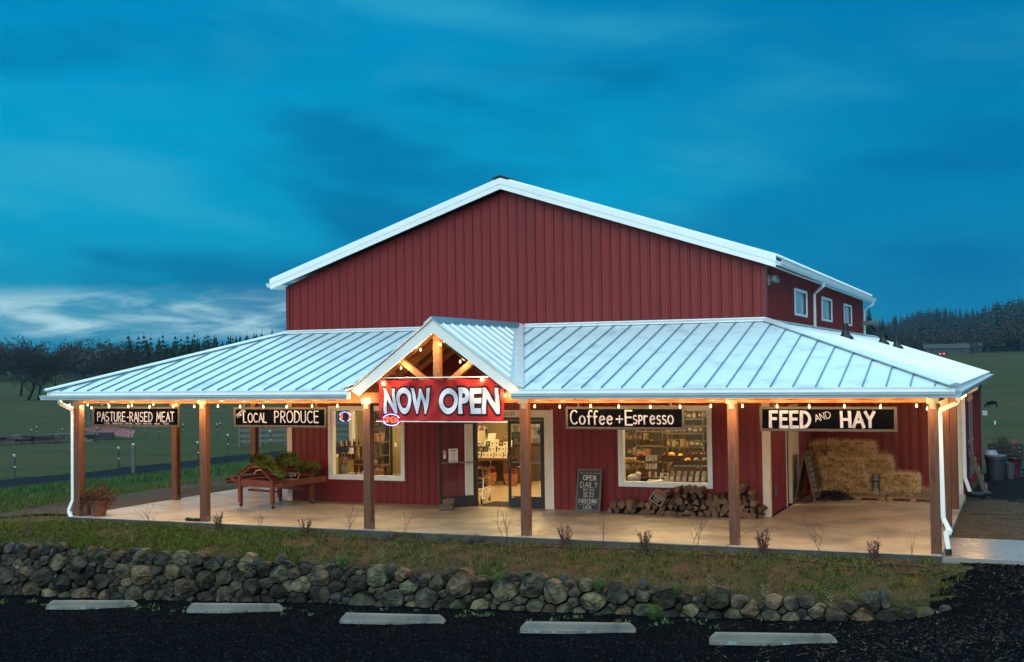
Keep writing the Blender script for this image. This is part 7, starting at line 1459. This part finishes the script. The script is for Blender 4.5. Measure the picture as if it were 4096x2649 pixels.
m = MB(); m.tube([(-.026, -.108, 1.602), (0, -.116, 1.600), (.026, -.108, 1.602)], .0055, 6); m.build('mouth', mat('lips', (.30, .10, .08)), pr)
m = MB(); V = []
for j, z in enumerate((1.42, 1.3, 1.12, .95, .72, .55)):
    w = (.10, .12, .17, .19, .20, .20)[j]
    for i in range(9): a = -1 + 2 * i / 8; V.append((w * a, -.128 - .03 * (1 - a * a) - (.012 if j == 1 else 0), z))
m.sm = True; m.add(V, [(j * 9 + i, j * 9 + i + 1, (j + 1) * 9 + i + 1, (j + 1) * 9 + i) for j in range(5) for i in range(8)]); m.tube([(-.095, -.14, 1.42), (-.07, -.07, 1.52), (-.05, .05, 1.5)], .011, 5); m.tube([(.095, -.14, 1.42), (.07, -.07, 1.52), (.05, .05, 1.5)], .011, 5); m.build('apron', APR, pr)
# --- right window
basket(8.98, .84, .70, .17, .23, 'dark patterned woven basket at the left of the right shop window', mat('pattern_basket', (.30, .17, .05), (.07, .035, .015), rough=.8, ns=40, lo=.48, hi=.52, bump=.5, bs=70)); table('stand_table', 'small dark stand under the patterned basket', 8.78, 9.2, .66, 1.05, .70, TDW, .04, .03)
r = thing('cloth_sack', 'pale cloth sack tied with a knot on the right window ledge', 'sack', (9.02, .42, .622)); m = MB(); m.sm = True; m.ball((0, 0, .10), .15, 14, 9, (1.1, .9, .66)); m.ball((.10, 0, .18), .08, 12, 8, (1, .9, .9)); m.build('sack', CER, r); m = MB(); m.tube([(.06 + .06 * math.cos(a), .07 * math.sin(a), .165) for a in np.linspace(0, 6.283, 13)[:-1]], .006, 5, closed=True); m.build('tie', BASK, r)
table('product_counter', 'grey display counter of jars inside the right shop window', 8.45, 9.02, 1.15, 1.9, 1.02, mat('grey_counter', (.13, .11, .085), rough=.6), .06, .04, 'counter', (.5,))
for k in range(8): r = thing('honey_jar', 'small honey jar in the rows on the grey display counter', 'jar', (8.56 + .075 * (k % 4), 1.22 + .1 * (k // 4), 1.022), 0, 'honey jars on the grey counter'); m = MB(); m.lathe([(.03, 0), (.031, .07), (.024, .08)], n=12); m.build('body', mat('honey', (.55, .30, .08), rough=.15), r); m = MB(); m.lathe([(.027, .08), (.027, .1)], n=12); m.build('lid', CER, r)
r = thing('fruit_bowl', 'wooden bowl heaped with red onions behind the honey jars', 'bowl', (8.82, 1.7, 1.022)); m = MB(); m.lathe([(.10, 0), (.19, .12), (.18, .12), (.09, .02)], n=18); m.build('bowl', TW, r)
for k in range(9): o = thing('red_onion', 'red onion in the heap in the wooden bowl', 'onion', (8.82 + .09 * math.cos(k * 2.4) * (k > 0), 1.7 + .09 * math.sin(k * 2.4) * (k > 0), 1.022 + (.17 if k < 4 else .13)), 0, 'red onions in the bowl'); m = MB(); m.sm = True; m.ball((0, 0, 0), .045, 10, 7, (1, 1, .88)); m.build('bulb', mat('onion_skin', (.26, .055, .035), (.34, .13, .07), rough=.4), o); m = MB(); m.tube([(0, 0, .036), (.004, 0, .055)], [.008, .003], 5); m.build('neck', BASK, o)
wire_shelf('chrome wire shelf of jars at the back of the right window, the left one', 8.10, 8.92, 3.7, 4.15, (.45, .85, 1.25, 1.62), 2.0); wire_shelf('tall chrome wire shelf of boxes at the back of the right window', 9.02, 10.05, 2.9, 3.4, (.5, .9, 1.28, 1.62, 1.98, 2.3), 2.45); wire_shelf('chrome wire shelf behind the tall one in the right shop window', 8.9, 9.9, 5.0, 5.45, (.5, .9, 1.3, 1.7, 2.1), 2.3); wire_shelf('chrome wire shelf by the back wall seen at the right of the right window', 10.2, 11.1, 3.0, 3.45, (.5, .9, 1.3, 1.7, 2.1), 2.3); g = random.Random(21)
CLR = [mat('carton_%d' % k, c, rough=.6) for k, c in enumerate([(.20, .12, .05), (.06, .035, .02), (.36, .30, .19), (.05, .07, .04), (.20, .03, .02), (.08, .06, .11), (.32, .18, .03)])]
for (x0, x1, y0, zs, what, lab) in ((8.14, 8.88, 3.78, (.45, .85, 1.25, 1.62), 'jar', 'preserve jar on the left wire shelf at the back'), (9.08, 10.0, 2.96, (.5, .9, 1.28, 1.62, 1.98, 2.3), 'carton', 'grocery carton on the tall wire shelf at the back'), (6.95, 7.95, 5.06, (.5, .9, 1.3, 1.7, 2.1), 'carton', 'grocery carton on the wire shelf furthest back'), (10.2, 11.05, 3.06, (.5, .9, 1.3, 1.7, 2.1), 'carton', 'grocery carton on the wire shelf right of the tall one')):
    for z in zs:
        x = x0
        while x < x1:
            w = g.uniform(.05, .11) if what == 'jar' else g.uniform(.06, .15); h = g.uniform(.11, .19); r = thing('preserve_jar' if what == 'jar' else 'grocery_carton', lab, what, (x + w / 2, y0 + g.uniform(0, .1), z + .002), 0, what + 's on the wire shelves'); m = MB()
            if what == 'jar': m.lathe([(w * .42, 0), (w * .42, h * .7), (w * .3, h * .8)], n=10); m.build('glass', JAR, r); m = MB(); m.lathe([(w * .32, h * .8), (w * .32, h)], n=10); m.build('lid', CLR[g.randrange(7)], r)
            else: m.box(-w * .46, w * .46, 0, .16, 0, h); m.build('carton', CLR[g.randrange(7)], r); m = MB(); m.box(-w * .36, w * .36, -.003, -.001, h * .3, h * .75); m.build('label', CLR[2], r)
            x += w + .012
def bin_(x0, x1, y0, y1, z0, h, label, m_=TW, slope=.0):
    r = thing('wooden_crate', label, 'crate', ((x0 + x1) / 2, y0, z0)); m = MB(); t = .018; m.slab([(x0, y0, z0), (x1, y0, z0), (x1, y1, z0 + slope), (x0, y1, z0 + slope)], (0, 0, .018)); m.build('base', m_, r, world=True); m = MB(); m.box(x0, x1, y0 - t, y0, z0 - .02, z0 + h * .7); m.build('front', m_, r, world=True); m = MB(); m.box(x0, x1, y1, y1 + t, z0 - .02, z0 + h + slope); m.build('back', m_, r, world=True)
    for x in (x0 - t, x1): m = MB(); m.slab([(x, y0, z0 - .06), (x, y1, z0 - .06), (x, y1, z0 + h + slope), (x, y0, z0 + h * .75)], (t, 0, 0)); m.build('side', m_, r, world=True)
    return r
table('produce_stand', 'dark wooden stand carrying the produce crates in the right shop window', 9.6, 10.75, .66, 1.75, .78, TDW, .06, .05)
bin_(9.78, 10.62, .70, 1.08, .86, .16, 'open wooden crate of egg cartons in the right shop window', slope=.05); bin_(9.95, 10.66, 1.12, 1.38, .98, .16, 'wooden crate of melons behind the egg cartons'); bin_(9.42, 9.98, 1.42, 1.72, 1.06, .16, 'wooden crate of yellow squash at the back'); bin_(10.02, 10.68, 1.42, 1.72, 1.12, .15, 'wooden crate of garlic at the back right')
EGG = mat('egg_carton_pulp', (.13, .19, .18), (.10, .15, .145), rough=.9)
for k in range(5):
    r = thing('egg_carton', 'blue-green egg carton in the row in the front crate', 'egg carton', (9.92 + .15 * k, .82 + .02 * k, .905), R(-8 + 5 * k), 'egg cartons in the crate'); m = MB(); m.box(-.068, .068, -.06, .18, 0, .05); m.build('base', EGG, r, bevel=.012)
    m = MB(); [m.lathe([(.034, .05), (.026, .085), (.001, .09)], (sx * .034, -.025 + .065 * j, 0), 8) for sx in (-1, 1) for j in range(3)]; m.build('lid', EGG, r)
SQ = mat('yellow_squash', (.72, .46, .02), (.62, .36, .02), rough=.4); ML = mat('green_melon', (.20, .24, .13), (.13, .17, .09), rough=.5, ns=9)
for k, (x, y, z, rr, mt_, l) in enumerate([(9.62, 1.52, 1.18, .085, SQ, 'round yellow squash in the back crate, the left one'), (9.84, 1.50, 1.165, .065, SQ, 'smaller yellow squash beside the round one'), (10.08, 1.22, 1.085, .075, SQ, 'yellow melon at the left of the melon crate'), (10.28, 1.24, 1.08, .08, ML, 'grey-green melon in the middle of the melon crate'), (10.50, 1.22, 1.09, .085, ML, 'grey-green melon at the right of the melon crate')]):
    r = thing('squash' if mt_ is SQ else 'melon', l, 'squash' if mt_ is SQ else 'melon', (x, y, z)); m = MB(); m.sm = True; m.ball((0, 0, 0), rr, 16, 10, (1, 1, .86)); m.build('fruit', mt_, r); m = MB(); m.tube([(0, 0, rr * .8), (.01, 0, rr * 1.1)], [.012, .007], 6); m.build('stalk', STEMM, r)
for k in range(14): r = thing('garlic_bulb', 'white garlic bulb in the heap in the back right crate', 'garlic', (10.09 + .045 * k * .98, 1.48 + .06 * (k % 3), 1.165 + .03 * (k % 2)), 0, 'garlic bulbs in the crate'); m = MB(); m.sm = True; m.ball((0, 0, 0), .03, 9, 6); m.build('bulb', CER, r); m = MB(); m.tube([(0, 0, .026), (0, 0, .05)], [.007, .004], 5); m.build('neck', CER, r)
BAGM = mat('clear_bag', (.22, .15, .09), (.30, .24, .18), rough=.12, ns=11, coat=.6, bump=.6, bs=22)
for k in range(6):
    r = thing('grain_bag', 'clear bag of granola leaning in the row at the front of the right window', 'bag', (9.90 + .145 * k, .44 + .012 * (k % 2), .624), R(-6), 'bags in the window'); m = MB(); w = .062; m.slab([(-w, -.02, 0), (w, -.02, 0), (w * .95, .05, .2), (-w * .95, .05, .2)], (0, .07, .0)); m.slab([(-w * .8, .075, .2), (w * .8, .075, .2), (w * .7, .105, .27), (-w * .7, .105, .27)], (0, .01, 0)); m.build('bag', BAGM, r, bevel=.012); m = MB(); m.slab([(-w * .6, -.005, .06), (w * .6, -.005, .06), (w * .6, .027, .155), (-w * .6, .027, .155)], (0, -.004, 0)); m.build('label', CARD, r)
r = thing('seed_rack', 'black wire rack of seed packets in the right shop window', 'rack', (9.34, .74, .622), R(10)); m = MB()
for x in (-.14, .14): m.tube([(x, .0, 0), (x, .14, .66)], .006, 5); m.tube([(x, .2, 0), (x, .14, .66)], .006, 5)
for k in range(7): t = k / 6; m.tube([(-.14, .14 * t - .01, .66 * t), (.14, .14 * t - .01, .66 * t)], .004, 4)
m.build('frame', BLACKM, r)
for row in range(3):
    for k in range(4): m = MB(); x = -.105 + .07 * k; z = .10 + row * .19; m.slab([(x - .028, .0 + z * .2 - .03, z), (x + .028, .0 + z * .2 - .03, z), (x + .028, .04 + z * .2 - .03, z + .12), (x - .028, .04 + z * .2 - .03, z + .12)], (0, .008, 0)); m.build('seed_packet', CARD if (row or k % 2) else CLR[4], r)
r = thing('magazine_stack', 'low stack of folded newspapers on the right window ledge', 'newspapers', (9.55, .38, .622)); m = MB(); [m.obox((0, 0, .008 + .014 * k), (.36, .22, .012), Matrix.Rotation(.05 * math.sin(k * 5), 3, 'Z')) for k in range(5)]; m.build('papers', CARD, r)
r = thing('card_stand', 'white printed card standing in front of the crates in the right window', 'card', (9.70, .52, .622)); m = MB(); m.slab([(-.10, 0, 0), (.10, 0, 0), (.10, .05, .22), (-.10, .05, .22)], (0, .006, 0)); m.build('card', CARD, r); m = MB(); m.slab([(-.02, .032, .15), (.06, .032, .15), (.06, .044, .2), (-.02, .044, .2)], (0, -.004, 0)); m.slab([(-.07, .012, .06), (.01, .012, .06), (.01, .028, .12), (-.07, .028, .12)], (0, -.004, 0)); m.build('print', CRD, r)

# ================================================================ EVENING AIR
hz = bpy.data.materials.new('evening_air'); hz.use_nodes = True; _n = hz.node_tree.nodes; _n.clear(); _o = _n.new('ShaderNodeOutputMaterial'); _v = _n.new('ShaderNodeVolumePrincipled')
_v.inputs['Color'].default_value = (.16, .52, .78, 1); _v.inputs['Density'].default_value = .00010; _v.inputs['Anisotropy'].default_value = 0.0; hz.node_tree.links.new(_v.outputs[0], _o.inputs['Volume'])
hm = MB(); hm.box(-1400, 1400, -62, 2400, -8.5, 62); stuff(hm.build('haze', hz))
SC.cycles.volume_bounces = 0
